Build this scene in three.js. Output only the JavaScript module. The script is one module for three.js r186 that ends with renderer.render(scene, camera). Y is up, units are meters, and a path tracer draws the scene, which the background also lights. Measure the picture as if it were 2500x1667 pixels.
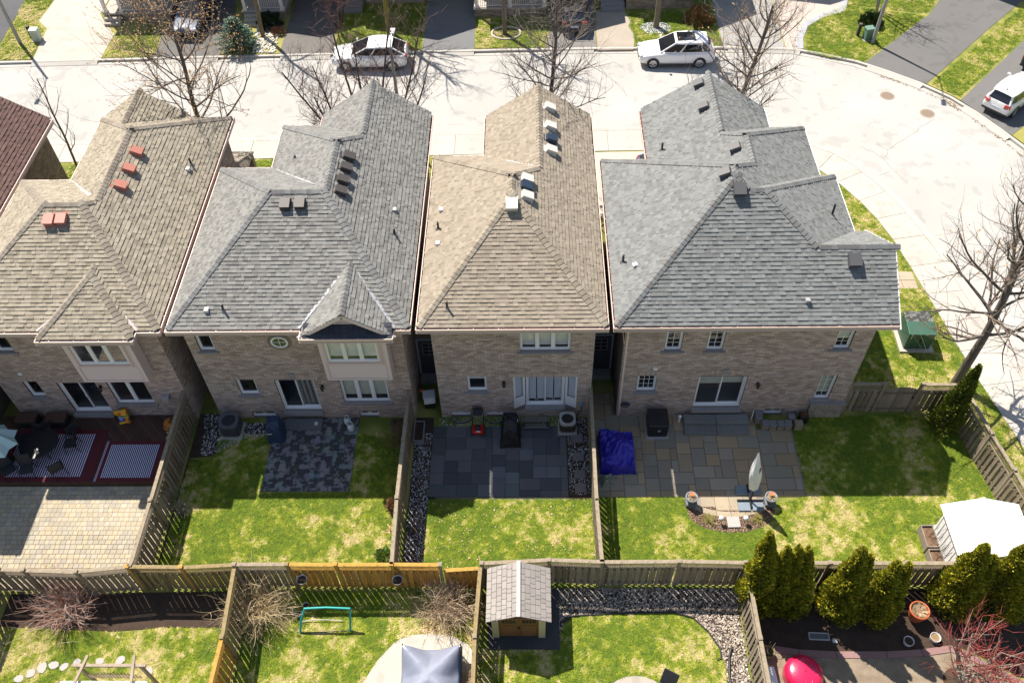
import * as THREE from 'three';
import { RoundedBoxGeometry } from 'three/addons/geometries/RoundedBoxGeometry.js';

// ------------------------------------------------------------------ camera, sky, sun, exposure
const scene = new THREE.Scene();
const camera = new THREE.PerspectiveCamera(42.41, 1024 / 682, 0.5, 600);
camera.position.set(0, 31.395, 22.0);
camera.up.set(0.00711, 0.64103, -0.76748);
camera.lookAt(-0.02096 * 10, 31.395 - 7.67235, 22.0 - 6.41024);
const SUN = new THREE.Vector3(-0.445, 1, -0.675).normalize();
{ // clear spring sky, a little paler and warmer towards the horizon and the sun
  const W = 256, H = 128, d = new Float32Array(W * H * 4), v = new THREE.Vector3();
  for (let j = 0; j < H; j++) for (let i = 0; i < W; i++) {
    const th = (j + .5) / H * Math.PI - Math.PI / 2, ph = ((i + .5) / W - .5) * 2 * Math.PI; v.set(Math.cos(th) * Math.cos(ph), Math.sin(th), Math.cos(th) * Math.sin(ph));
    const e = Math.max(0, v.y), k = Math.pow(1 - e, 3), g = Math.pow(Math.max(0, v.dot(SUN)), 12) * .35, q = (j * W + i) * 4, S = 1.0;
    d[q] = S * (.125 + .16 * k + g); d[q + 1] = S * (.175 + .155 * k + g * .95); d[q + 2] = S * (.275 + .11 * k + g * .85); d[q + 3] = 1;
  }
  const t = new THREE.DataTexture(d, W, H, THREE.RGBAFormat, THREE.FloatType); t.mapping = THREE.EquirectangularReflectionMapping; t.magFilter = THREE.LinearFilter; t.needsUpdate = true;
  scene.background = t; scene.environment = t; scene.environmentIntensity = 1;
}
const sun = new THREE.DirectionalLight(0xfff5e8, 5);
sun.position.copy(SUN).multiplyScalar(90); sun.target.position.set(0, 0, -8);
sun.castShadow = true; sun.shadow.mapSize.set(4096, 4096);
Object.assign(sun.shadow.camera, { left: -50, right: 50, top: 45, bottom: -45, near: 10, far: 200 });
sun.name = 'sun'; scene.add(sun, sun.target);
const renderer = new THREE.WebGLRenderer({ antialias: true });
renderer.setSize(1024, 682);
renderer.toneMapping = THREE.LinearToneMapping;
renderer.toneMappingExposure = 1.85;
renderer.shadowMap.enabled = true;

// ------------------------------------------------------------------ helpers
const V3 = (x, y, z) => new THREE.Vector3(x, y, z);
const rng = s => () => { s |= 0; s = s + 0x6D2B79F5 | 0; let t = Math.imul(s ^ s >>> 15, 1 | s); t = t + Math.imul(t ^ t >>> 7, 61 | t) ^ t; return ((t ^ t >>> 14) >>> 0) / 4294967296; };
const h2 = (x, y) => { let h = Math.imul(x | 0, 374761393) + Math.imul(y | 0, 668265263) | 0; h = Math.imul(h ^ h >>> 13, 1274126177); return ((h ^ h >>> 16) >>> 0) / 4294967296; };
const mod = (a, n) => ((a % n) + n) % n;
function vn(x, y, per = 0) {
  const xi = Math.floor(x), yi = Math.floor(y), fx = x - xi, fy = y - yi;
  const k = (a, b) => per ? h2(mod(a, per), mod(b, per) + 977 * per) : h2(a, b);
  const sx = fx * fx * (3 - 2 * fx), sy = fy * fy * (3 - 2 * fy);
  const a = k(xi, yi), b = k(xi + 1, yi), c = k(xi, yi + 1), d = k(xi + 1, yi + 1);
  return a + (b - a) * sx + (c - a) * sy + (a - b - c + d) * sx * sy;
}
function fbm(x, y, o = 4, per = 0) { let s = 0, a = .5, n = 0; for (let i = 0; i < o; i++) { s += a * vn(x + i * 17 * (per ? 0 : 1), y, per); n += a; a *= .5; x *= 2; y *= 2; per *= 2; } return s / n; }
const l2s = v => v <= .0031308 ? v * 12.92 : 1.055 * Math.pow(v, 1 / 2.4) - .055;
const clamp = (v, a = 0, b = 1) => Math.min(b, Math.max(a, v));
const mix = (a, b, t) => a + (b - a) * t;
const mix3 = (a, b, t) => [mix(a[0], b[0], t), mix(a[1], b[1], t), mix(a[2], b[2], t)];
const smooth = (a, b, x) => { const t = clamp((x - a) / (b - a)); return t * t * (3 - 2 * t); };
// colour texture of S x S pixels, metres wide; fn(x, y) in 0..1 gives a linear colour or grey
function tex(S, metres, fn, data) {
  const d = new Uint8Array(S * S * 4);
  for (let j = 0; j < S; j++) for (let i = 0; i < S; i++) {
    let c = fn(i / S, j / S); if (!c.length) c = [c, c, c];
    for (let k = 0; k < 3; k++) d[(j * S + i) * 4 + k] = 255 * (data ? clamp(c[k]) : clamp(l2s(c[k])));
    d[(j * S + i) * 4 + 3] = 255;
  }
  const t = new THREE.DataTexture(d, S, S); t.wrapS = t.wrapT = THREE.RepeatWrapping; t.magFilter = THREE.LinearFilter; t.minFilter = THREE.LinearMipmapLinearFilter; t.generateMipmaps = true;
  if (!data) t.colorSpace = THREE.SRGBColorSpace;
  t.repeat.set(1 / metres, 1 / metres); t.needsUpdate = true; return t;
}
const T = {
  speck: tex(512, 2, (x, y) => .62 + .38 * h2(x * 512, y * 512) * .6 + .38 * .4 * fbm(x * 16, y * 16, 4, 16)),
  blotch: tex(512, 6, (x, y) => .5 + .34 * fbm(x * 4, y * 4, 5, 4) + .16 * h2(x * 512, y * 512)),
  wood: tex(512, 1.2, (x, y) => .5 + .3 * fbm(x * 40, y * 2.5, 3, 0) + .2 * fbm(x * 9, y * 2, 3) - (vn(x * 30, y * 1.5) > .8 ? .12 : 0)),
  stain: tex(512, 1.7, (x, y) => { const n = fbm(x * 8, y * 8, 4, 8); return mix(.25, 1, smooth(.4, .6, n)) * (.85 + .15 * h2(x * 512, y * 512)); }),
  conc: tex(1024, 9, (x, y) => .72 + .16 * fbm(x * 6, y * 6, 6, 6) + .12 * h2(x * 1024, y * 1024) - .1 * smooth(.6, .75, fbm(x * 20 + 3, y * 20, 4, 20))),
  asph: tex(1024, 14, (x, y) => { const f = fbm(x * 5, y * 5, 6, 5); let v = .72 + .2 * f + .12 * h2(x * 1024, y * 1024) - .1 * smooth(.62, .72, fbm(x * 24, y * 24, 3, 24)); return v; }),
  soil: tex(512, 3, (x, y) => { const n = fbm(x * 12, y * 12, 5, 12), g = h2(x * 512, y * 512); return mix3([.5, .42, .36], [1, .92, .84], clamp(n * .9 + (g - .5) * .7)); }),
  lawn: tex(1024, 11, (x, y) => { const n = fbm(x * 9, y * 9, 6, 9), g = h2(x * 1024, y * 1024); return mix3([.1, .14, .014], [.34, .3, .09], clamp(smooth(.3, .75, n) * .8 + (g - .5) * .8)); }),
};
const bumpSpeck = tex(512, .8, (x, y) => h2(x * 512, y * 512) * .6 + .4 * fbm(x * 32, y * 32, 3, 32), true);
const bumpCloth = tex(512, 1.6, (x, y) => fbm(x * 5, y * 5, 4, 5), true);
const mats = new Map();
function mat(col, o = {}) {                       // linear colour, cached
  const key = JSON.stringify([col, { ...o, map: o.map?.id, bumpMap: o.bumpMap?.id }]);
  if (mats.has(key)) return mats.get(key);
  const phys = 'transmission' in o || 'clearcoat' in o || 'sheen' in o;
  const m = new (phys ? THREE.MeshPhysicalMaterial : THREE.MeshStandardMaterial)({ roughness: .85, metalness: 0, ...o });
  m.color.setRGB(...col); mats.set(key, m); return m;
}
const xf = (x = 0, y = 0, z = 0, ry = 0, rx = 0, rz = 0) => new THREE.Matrix4().compose(V3(x, y, z), new THREE.Quaternion().setFromEuler(new THREE.Euler(rx, ry, rz, 'YXZ')), V3(1, 1, 1));
const tmpA = V3(), tmpB = V3(), tmpN = V3();
class B {                                         // collects faces; uv in metres along the face
  constructor(colored) { this.p = []; this.n = []; this.u = []; this.c = colored ? [] : null; this.col = [1, 1, 1]; }
  v(p, n) {
    this.p.push(p.x, p.y, p.z); this.n.push(n.x, n.y, n.z);
    const ax = Math.abs(n.x), ay = Math.abs(n.y), az = Math.abs(n.z);
    if (ay >= ax && ay >= az) this.u.push(p.x, p.z); else if (ax > az) this.u.push(p.z, p.y); else this.u.push(p.x, p.y);
    if (this.c) this.c.push(...this.col);
  }
  tri(a, b, c) { tmpN.copy(tmpA.subVectors(b, a).cross(tmpB.subVectors(c, a))); const l = tmpN.length(); if (l < 1e-10) return this; tmpN.divideScalar(l); const n = tmpN.clone(); this.v(a, n); this.v(b, n); this.v(c, n); return this; }
  quad(a, b, c, d) { this.tri(a, b, c); this.tri(a, c, d); return this; }
  fan(ps) { for (let i = 1; i < ps.length - 1; i++) this.tri(ps[0], ps[i], ps[i + 1]); return this; }
  box(w, h, d, m) {                               // centred on m
    const M = m instanceof THREE.Matrix4 ? m : xf(...(m || []));
    const q = [[-1, -1, -1], [1, -1, -1], [1, 1, -1], [-1, 1, -1], [-1, -1, 1], [1, -1, 1], [1, 1, 1], [-1, 1, 1]].map(s => V3(s[0] * w / 2, s[1] * h / 2, s[2] * d / 2).applyMatrix4(M));
    for (const f of [[4, 5, 6, 7], [1, 0, 3, 2], [5, 1, 2, 6], [0, 4, 7, 3], [7, 6, 2, 3], [0, 1, 5, 4]]) this.quad(...f.map(i => q[i]));
    return this;
  }
  bx(x0, x1, y0, y1, z0, z1) { return this.box(x1 - x0, y1 - y0, z1 - z0, [(x0 + x1) / 2, (y0 + y1) / 2, (z0 + z1) / 2]); }
  geo(g, m) {
    const k = g.index ? g.toNonIndexed() : g, M = m instanceof THREE.Matrix4 ? m : xf(...(m || [])), N = new THREE.Matrix3().getNormalMatrix(M);
    const P = k.attributes.position, Q = k.attributes.normal;
    for (let i = 0; i < P.count; i++) this.v(V3().fromBufferAttribute(P, i).applyMatrix4(M), V3().fromBufferAttribute(Q, i).applyMatrix3(N).normalize());
    return this;
  }
  rbox(w, h, d, r, m) { return this.geo(new RoundedBoxGeometry(w, h, d, 2, r), m); }
  cyl(r0, r1, h, m, seg = 14) { return this.geo(new THREE.CylinderGeometry(r1, r0, h, seg).translate(0, h / 2, 0), m); }
  lathe(pr, m, seg = 20) { return this.geo(new THREE.LatheGeometry(pr.map(q => new THREE.Vector2(q[0], q[1])), seg), m); }
  ball(r, m, w = 10, h = 8) { return this.geo(new THREE.SphereGeometry(r, w, h), m); }
  bar(a, b, w, h = w) {                            // straight bar of w x h from a to b
    const d = V3().subVectors(b, a), L = d.length(); d.divideScalar(L);
    const up = Math.abs(d.y) > .95 ? V3(0, 0, 1) : V3(0, 1, 0), s = V3().crossVectors(d, up).normalize(), t = V3().crossVectors(s, d);
    const M = new THREE.Matrix4().makeBasis(s, t, d.clone()).setPosition(V3().addVectors(a, b).multiplyScalar(.5));
    return this.box(w, h, L, M);
  }
  tube(ps, rs, k = 5) {
    const R = i => Array.isArray(rs) ? rs[i] : rs; let up = V3(0, 0, 1), prev = null;
    for (let i = 0; i < ps.length; i++) {
      const d = V3().subVectors(ps[Math.min(i + 1, ps.length - 1)], ps[Math.max(i - 1, 0)]).normalize();
      if (Math.abs(d.dot(up)) > .9) up = V3(1, .2, 0);
      const s = V3().crossVectors(d, up).normalize(); up = V3().crossVectors(s, d).normalize();
      const ring = []; for (let j = 0; j < k; j++) { const a = j / k * 2 * Math.PI, n = s.clone().multiplyScalar(Math.cos(a)).addScaledVector(up, Math.sin(a)); ring.push([ps[i].clone().addScaledVector(n, R(i)), n]); }
      if (prev) for (let j = 0; j < k; j++) { const a = prev[j], b = prev[(j + 1) % k], c = ring[(j + 1) % k], e = ring[j]; for (const q of [a, c, b, a, e, c]) this.v(q[0], q[1]); }
      prev = ring;
    }
    return this;
  }
  prism(poly, y0, y1, bottom) {                    // poly of [x, z]
    const c = poly.map(q => new THREE.Vector2(q[0], q[1])); if (THREE.ShapeUtils.isClockWise(c)) c.reverse();
    for (const f of THREE.ShapeUtils.triangulateShape(c, [])) { this.tri(...[f[0], f[2], f[1]].map(i => V3(c[i].x, y1, c[i].y))); if (bottom) this.tri(...f.map(i => V3(c[i].x, y0, c[i].y))); }
    for (let i = 0; i < c.length; i++) { const a = c[i], b = c[(i + 1) % c.length]; this.quad(V3(b.x, y0, b.y), V3(a.x, y0, a.y), V3(a.x, y1, a.y), V3(b.x, y1, b.y)); }
    return this;
  }
  get g() {
    const g = new THREE.BufferGeometry();
    g.setAttribute('position', new THREE.Float32BufferAttribute(this.p, 3)); g.setAttribute('normal', new THREE.Float32BufferAttribute(this.n, 3)); g.setAttribute('uv', new THREE.Float32BufferAttribute(this.u, 2));
    if (this.c) g.setAttribute('color', new THREE.Float32BufferAttribute(this.c, 3));
    return g;
  }
  build(name, m, parent, kind) { return part(name, this.g, m, parent, kind); }
}
const taken = {};
const numbered = n => { const k = taken[n] = (taken[n] ?? -1) + 1; return k ? n + '_' + String(k).padStart(3, '0') : n; };
function part(name, g, m, parent, kind) {
  const o = new THREE.Mesh(g, m); o.name = parent === scene ? numbered(name) : name; o.castShadow = o.receiveShadow = true; parent.add(o);
  if (kind) o.userData.kind = kind; return o;
}
function tag(o, label, category, group) { o.userData.label = label; o.userData.category = category; if (group) o.userData.group = group; return o; }
function thing(name, label, category, [x, y, z] = [0, 0, 0], ry = 0, group) {
  const o = new THREE.Group(); o.name = numbered(name); o.position.set(x, y, z); o.rotation.y = ry; scene.add(o); return tag(o, label, category, group);
}
const sub = (name, parent, label) => { const o = new THREE.Group(); o.name = name; parent.add(o); if (label) o.userData.label = label; return o; };
const struct = (name, b, m) => b.build(name, m, scene, 'structure');
function copy(o, [x, y, z], ry, label) { const c = o.clone(); c.userData = { ...o.userData, label }; c.name = numbered(o.name.replace(/_\d+$/, '')); c.position.set(x, y, z); c.rotation.y = ry; scene.add(c); return c; }
const inPoly = (x, z, P) => { let r = false; for (let i = 0, j = P.length - 1; i < P.length; j = i++) { const [a, b] = P[i], [c, d] = P[j]; if ((b > z) !== (d > z) && x < (c - a) * (z - b) / (d - b) + a) r = !r; } return r; };
function offsetLine(L, d) { return L.map((p, i) => { const a = L[Math.max(0, i - 1)], b = L[Math.min(L.length - 1, i + 1)]; const tx = b[0] - a[0], tz = b[1] - a[1], l = Math.hypot(tx, tz); return [p[0] - tz / l * d, p[1] + tx / l * d]; }); }
function along(L, step) { const out = []; for (let i = 0; i < L.length - 1; i++) { const [a, b] = L[i], [c, d] = L[i + 1], n = Math.max(1, Math.round(Math.hypot(c - a, d - b) / step)); for (let k = 0; k < n; k++) out.push([mix(a, c, k / n), mix(b, d, k / n)]); } out.push(L[L.length - 1]); return out; }

// ------------------------------------------------------------------ ground, road, kerbs, pavements
const M = {
  grassGround: mat([1, 1, 1], { map: T.lawn, roughness: 1 }),
  road: mat([.45, .44, .415], { map: T.asph, roughness: .95, bumpMap: bumpSpeck, bumpScale: .004 }),
  kerb: mat([.5, .475, .43], { map: T.conc, roughness: .9 }),
  walk: mat([.56, .535, .49], { map: T.conc, roughness: .92 }),
  joint: mat([.22, .2, .18]),
  concrete: mat([.5, .46, .4], { map: T.conc, roughness: .92 }),
  blackDrive: mat([.075, .078, .085], { map: T.asph, roughness: .85, bumpMap: bumpSpeck, bumpScale: .004 }),
  greyDrive: mat([.2, .195, .185], { map: T.asph, roughness: .9 }),
  soil: mat([.085, .062, .048], { map: T.soil, roughness: 1, bumpMap: bumpSpeck, bumpScale: .02 }),
  mulch: mat([.13, .09, .065], { map: T.soil, roughness: 1, bumpMap: bumpSpeck, bumpScale: .02 }),
};
const FAR = [[-90, -26.9], [-34.1, -27.98], [-18, -28.3], [-1.5, -28.6], [4.2, -28.62], [13, -28.55], [16.8, -28.25], [18.7, -27.56], [20.47, -26.75], [21.9, -25.75], [23.67, -24.35], [25.07, -22.87], [26.05, -21.36], [26.92, -19.67], [27.66, -18.06], [28.6, -15], [29.6, -10], [30.6, -3], [33, 14], [38, 45]];
const NEAR = [[-90, -18.8], [-18.45, -19.61], [-5.52, -19.97], [3.76, -20.23], [9.5, -20.3], [12.6, -20.0], [14.6, -19.35], [16, -18.62], [17.15, -17.85], [17.95, -16.91], [18.76, -15.51], [19.42, -14.08], [20.01, -12.34], [20.55, -10.14], [20.95, -7.5], [21.77, -2.79], [23.2, 5], [26, 20], [31, 45]];
const WALKIN = [[-90, -17.0], [-18.45, -17.85], [-5.52, -17.97], [3.76, -18.2], [9.5, -18.25], [12, -18.05], [13.8, -17.6], [15.0, -17.05], [15.9, -16.4], [16.55, -15.6], [17.25, -14.3], [17.9, -12.9], [18.46, -10.9], [18.95, -8.0], [19.47, -4.13], [19.95, -1.09], [21.2, 5], [23.9, 20], [28.8, 45]];
const fN = along(NEAR, 1.2), fF = along(FAR, 1.2), fW = along(WALKIN, 1.2);
struct('ground', new B().prism([[-260, -260], [260, -260], [260, 260], [-260, 260]], -.6, -.3), mat([.16, .17, .05], { map: T.blotch }));
struct('road', new B().prism([...FAR, ...[...NEAR].reverse()].map(([x, z]) => [x, z]), -.25, -.12), M.road);
// the two blocks of land, with the lawns' ground on top
struct('lawn_ground', new B().prism([...offsetLine(NEAR, .32), [31, 60], [-90, 60]], -.28, 0), M.grassGround);
struct('lawn_ground', new B().prism([...offsetLine(FAR, -.3), [90, 45], [90, -120], [-90, -120]], -.28, 0), M.grassGround);
function strip(L, d0, d1, y0, y1) { const a = offsetLine(L, d0), c = offsetLine(L, d1), b = new B(); for (let i = 0; i < L.length - 1; i++) { const q = (s, k, y) => V3(s[k][0], y, s[k][1]); b.quad(q(a, i, y1), q(c, i, y1), q(c, i + 1, y1), q(a, i + 1, y1)); b.quad(q(a, i, y0), q(a, i, y1), q(a, i + 1, y1), q(a, i + 1, y0)); b.quad(q(c, i, y1), q(c, i, y0), q(c, i + 1, y0), q(c, i + 1, y1)); } return b; }
const flat = (L, d0, d1, y) => strip(L, d0, d1, y - .05, y);
struct('kerb', strip(fN, -.02, .17, -.3, .03), M.kerb);
struct('gutter_pan', strip(fN, -.32, -.03, -.3, -.1), M.kerb);
struct('kerb', strip(fF, -.17, .02, -.3, .035), M.kerb);
struct('gutter_pan', strip(fF, .03, .34, -.3, -.1), M.kerb);
// pavement slabs along the near side, each cut by open joints
{ const g = new THREE.Group(); g.name = 'pavement'; g.userData.kind = 'structure'; scene.add(g);
  struct('pavement_bed', new B().prism([...offsetLine(NEAR, .14), ...[...WALKIN].reverse()], -.06, .004), M.joint);
  const outer = along(offsetLine(NEAR, .19), .25), cum = L => { let s = [0]; for (let i = 1; i < L.length; i++) s.push(s[i - 1] + Math.hypot(L[i][0] - L[i - 1][0], L[i][1] - L[i - 1][1])); return s; };
  const inner = along(WALKIN, .05), at = q => inner.reduce((b, p) => { const d = (p[0] - q[0]) ** 2 + (p[1] - q[1]) ** 2; return d < b[0] ? [d, p] : b; }, [1e9])[1];
  const so = cum(outer); let i0 = 0; const r = rng(5);
  for (let i = 1; i < outer.length; i++) if (so[i] - so[i0] > 1.75) {
    if (outer[i0][0] > -34 && outer[i0][1] < 14) {
      const seg = outer.slice(i0, i + 1), a = seg[0], b = seg[seg.length - 1], ia = at(a), ib = at(b);
      const sh = (p, q, d) => { const l = Math.hypot(q[0] - p[0], q[1] - p[1]); return [p[0] + (q[0] - p[0]) / l * d, p[1] + (q[1] - p[1]) / l * d]; };
      const P = [sh(a, b, .012), ...seg.slice(1, -1), sh(b, a, .012), sh(ib, ia, .012), sh(ia, ib, .012)];
      const t = .94 + .1 * r(); new B().prism(P, -.05, .03 + .006 * r()).build('slab', mat([.5 * t, .47 * t, .425 * t].map(v => +v.toFixed(2)), { map: T.conc, roughness: .92 }), g);
    } i0 = i;
  }
}

// ------------------------------------------------------------------ houses: roofs of shingles, brick walls, windows
const EAVE = 6.328, MAXP = 300;
const SL = { l: 1, r: 1, n: 1, f: 1 };
// a roof volume: footprint x0..x1, z0 (far)..z1 (near), pitches l r n f (absent = gable end)
const hOf = (v, k, x, z) => v.e + (k === 'l' ? v.l * (x - v.x0) : k === 'r' ? v.r * (v.x1 - x) : k === 'n' ? v.n * (v.z1 - z) : v.f * (z - v.z0));
const keys = v => ['l', 'r', 'n', 'f'].filter(k => v[k]);
const top = (v, x, z) => Math.min(...keys(v).map(k => hOf(v, k, x, z)));
const inside = (v, x, z) => x > v.x0 && x < v.x1 && z > v.z0 && z < v.z1;
function frame(v, k) {
  const q = Math.sqrt(1 + v[k] ** 2), c = 1 / q, s = v[k] / q;
  if (k === 'n') return { O: V3(v.x0, v.e, v.z1), U: V3(1, 0, 0), V: V3(0, s, -c), L: v.x1 - v.x0 };
  if (k === 'f') return { O: V3(v.x1, v.e, v.z0), U: V3(-1, 0, 0), V: V3(0, s, c), L: v.x1 - v.x0 };
  if (k === 'l') return { O: V3(v.x0, v.e, v.z0), U: V3(0, 0, 1), V: V3(c, s, 0), L: v.z1 - v.z0 };
  return { O: V3(v.x1, v.e, v.z1), U: V3(0, 0, -1), V: V3(-c, s, 0), L: v.z1 - v.z0 };
}
function clipPoly(P, f) {                          // keep f <= 0
  const out = []; for (let i = 0; i < P.length; i++) { const a = P[i], b = P[(i + 1) % P.length], fa = f(a), fb = f(b); if (fa <= 0) out.push(a); if ((fa < 0 && fb > 0) || (fa > 0 && fb < 0)) { const t = fa / (fa - fb); out.push([mix(a[0], b[0], t), mix(a[1], b[1], t)]); } } return out;
}
const COURSE = .162;
function roofOf(house, vols, pal, seed, capPal, one = 'n') {
  const r = rng(seed), roof = sub('roof', house), rest = new B(true), deck = new B();
  const tone = () => { const q = r(); return q < .36 ? 0 : q < .6 ? 1 : q < .78 ? 2 : q < .91 ? 3 : 4; };
  const gs = [], ms = pal.map(c => mat(c, { map: T.speck, roughness: .95 }));
  const W = [.12, .15, .19, .23, .28];
  const singles = [];
  vols.forEach((v, vi) => {
    v.e ??= EAVE;
    for (const k of keys(v)) {
      const { O, U, V, L } = frame(v, k), N = V3().crossVectors(U, V).normalize();
      const w = (s, t, h = 0) => O.clone().addScaledVector(U, s).addScaledVector(V, t).addScaledVector(N, h);
      const fs = keys(v).filter(j => j !== k).map(j => { const g = (s, t) => { const p = w(s, t); return hOf(v, k, p.x, p.z) - hOf(v, j, p.x, p.z); }; const c = g(0, 0), a = g(1, 0) - c, b = g(0, 1) - c; return q => a * q[0] + b * q[1] + c; });
      const big = 30; let D = [[0, .1], [L, .1], [L, big], [0, big]];
      for (const f of fs) D = clipPoly(D, f);
      if (D.length < 3) continue;
      const tmax = Math.max(...D.map(q => q[1]));
      deck.fan(D.map(q => w(q[0], q[1], -.004)));
      const hid = p => vols.some((o, oi) => oi !== vi && o.e !== undefined && inside(o, p.x, p.z) && top(o, p.x, p.z) > p.y + (oi < vi ? -.015 : .035));
      for (let t = .1; t < tmax; t += COURSE) {
        let s = -r() * .3; const dl = (r() - .5) * .012;
        while (s < L) {
          const wi = Math.floor(r() * 5), s1 = s + W[wi];
          let P = [[s, t + dl], [s1 - .003, t + dl], [s1 - .003, t + COURSE + .03], [s, t + COURSE + .03]];
          if (s < 0 || s1 > L) P = clipPoly(clipPoly(P, q => -q[0]), q => q[0] - L);
          const n0 = P.length; let cut = s < 0 || s1 > L;
          for (const f of fs) { if (P.some(q => f(q) > 0)) { cut = true; P = clipPoly(P, f); } }
          if (P.length >= 3 && !P.every(q => hid(w(q[0], q[1])))) {
            const th = .022 + (r() < .45 ? .015 : 0) + r() * .004, ti = tone(), hh = q => th * (1 - .86 * clamp((q[1] - t - dl) / (COURSE + .03))) + .003;
            if (!cut && k === one && vi === 0 && singles.length < MAXP && !P.some(q => hid(w(q[0], q[1])))) singles.push([w(s, t + dl), U, V, N, wi, ti, th]);
            else {
              const j = .93 + .14 * r(); rest.col = pal[ti].map(c => c * j);
              const tp = P.map(q => w(q[0], q[1], hh(q))), bt = P.map(q => w(q[0], q[1], -.004)); rest.fan(tp);
              for (let i = 0; i < P.length; i++) { const a = i, b = (i + 1) % P.length; if (P[a][1] > t + COURSE && P[b][1] > t + COURSE) continue; rest.quad(bt[a], bt[b], tp[b], tp[a]); }
            }
          }
          s = s1;
        }
      }
    }
    // caps over hips and ridges
    const E = [], has = k => !!v[k], inf = 1e9;
    const hx = (a, b) => v[a] * v[b] * (v.x1 - v.x0) / (v[a] + v[b]), hz = (a, b) => v[a] * v[b] * (v.z1 - v.z0) / (v[a] + v[b]);
    for (const a of ['l', 'r']) for (const b of ['n', 'f']) if (has(a) && has(b)) {
      const oa = a === 'l' ? 'r' : 'l', ob = b === 'n' ? 'f' : 'n'; const H = Math.min(has(oa) ? hx(a, oa) : inf, has(ob) ? hz(b, ob) : inf, has(oa) ? inf : v[a] * (v.x1 - v.x0), has(ob) ? inf : v[b] * (v.z1 - v.z0));
      const p = h => V3(a === 'l' ? v.x0 + h / v.l : v.x1 - h / v.r, v.e + h, b === 'n' ? v.z1 - h / v.n : v.z0 + h / v.f); E.push([p(0), p(H), a, b]);
    }
    if (has('l') && has('r')) { const H = hx('l', 'r'), x = v.x0 + H / v.l, za = has('f') ? v.z0 + H / v.f : v.z0, zb = has('n') ? v.z1 - H / v.n : v.z1; if (zb > za) E.push([V3(x, v.e + H, zb), V3(x, v.e + H, za), 'l', 'r']); }
    if (has('n') && has('f')) { const H = hz('n', 'f'), z = v.z1 - H / v.n, xa = has('l') ? v.x0 + H / v.l : v.x0, xb = has('r') ? v.x1 - H / v.r : v.x1; if (xb > xa) E.push([V3(xa, v.e + H, z), V3(xb, v.e + H, z), 'n', 'f']); }
    for (const [a, b, ka, kb] of E) {
      const D = V3().subVectors(b, a), L = D.length(); D.divideScalar(L);
      const na = (f => V3().crossVectors(f.U, f.V))(frame(v, ka)), nb = (f => V3().crossVectors(f.U, f.V))(frame(v, kb)), up = V3().addVectors(na, nb).normalize();
      const out = (n, m) => { const t = V3().crossVectors(D, n).normalize(); return t.dot(m) < 0 ? t.negate() : t; };
      const oa = out(na, na.clone().sub(nb)), ob = out(nb, nb.clone().sub(na)), W2 = .16, len = .21;
      const bld = (q) => { const g = new B(); const pt = (o, x, h) => D.clone().multiplyScalar(x).addScaledVector(o, W2).addScaledVector(up, h);
        const A0 = pt(oa, 0, .062), A1 = pt(oa, len + .05, .042), B0 = pt(ob, 0, .062), B1 = pt(ob, len + .05, .042), C0 = up.clone().multiplyScalar(.08), C1 = D.clone().multiplyScalar(len + .05).addScaledVector(up, .056);
        const dn = (p, h) => p.clone().addScaledVector(up, -h);
        const tri = (x, y, z) => { g.tri(x, y, z); };
        const sd = V3().crossVectors(V3().subVectors(C0, A0), V3().subVectors(C1, A0)).dot(up) > 0;
        const Q = (x, y, z, u) => sd ? g.quad(x, y, z, u) : g.quad(u, z, y, x);
        Q(A0, C0, C1, A1); Q(C0, B0, B1, C1); Q(dn(A0, .06), dn(C0, .06), C0, A0); Q(dn(C0, .06), dn(B0, .06), B0, C0); Q(dn(A1, .04), dn(A0, .06), A0, A1); Q(B0, dn(B0, .06), dn(B1, .04), B1);
        return g.g; };
      const g = bld();
      for (let x = Math.abs(D.y) > .05 ? .16 : 0; x < L - .05; x += len) { const p = a.clone().addScaledVector(D, x + .1);
        if (vols.some((o, oi) => oi !== vi && inside(o, p.x, p.z) && (o.e ??= EAVE, top(o, p.x, p.z) > p.y - .03))) continue;
        const c = part('ridge_cap', g, mat(capPal[Math.floor(r() * capPal.length)], { map: T.speck, roughness: .95 }), roof); c.position.copy(a).addScaledVector(D, x);
      }
    }
  });
  const gc = {};
  for (const [p, U, V, N, wi, ti, th] of singles) {
    const tk = Math.round(th * 500), key = wi + '_' + tk, w = W[wi] - .003, H = tk / 500;
    if (!gc[key]) { const b = new B(), q = (x, y, h) => V3(x, y, h), c = [q(0, 0, H + .003), q(w, 0, H + .003), q(w, COURSE + .03, .005), q(0, COURSE + .03, .005)], d = c.map(e => q(e.x, e.y, -.004)); b.fan(c); for (let i = 0; i < 4; i++) { const j = (i + 1) % 4; b.quad(d[i], d[j], c[j], c[i]); } gc[key] = b.g; }
    const o = part('shingle', gc[key], ms[ti], roof); o.position.copy(p); o.quaternion.setFromRotationMatrix(new THREE.Matrix4().makeBasis(U, V, N));
  }
  rest.build('shingles', mat([1, 1, 1], { vertexColors: true, map: T.speck, roughness: .95 }), roof, 'stuff');
  deck.build('roof_deck', mat([.1, .085, .07]), roof);
  return roof;
}
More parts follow.
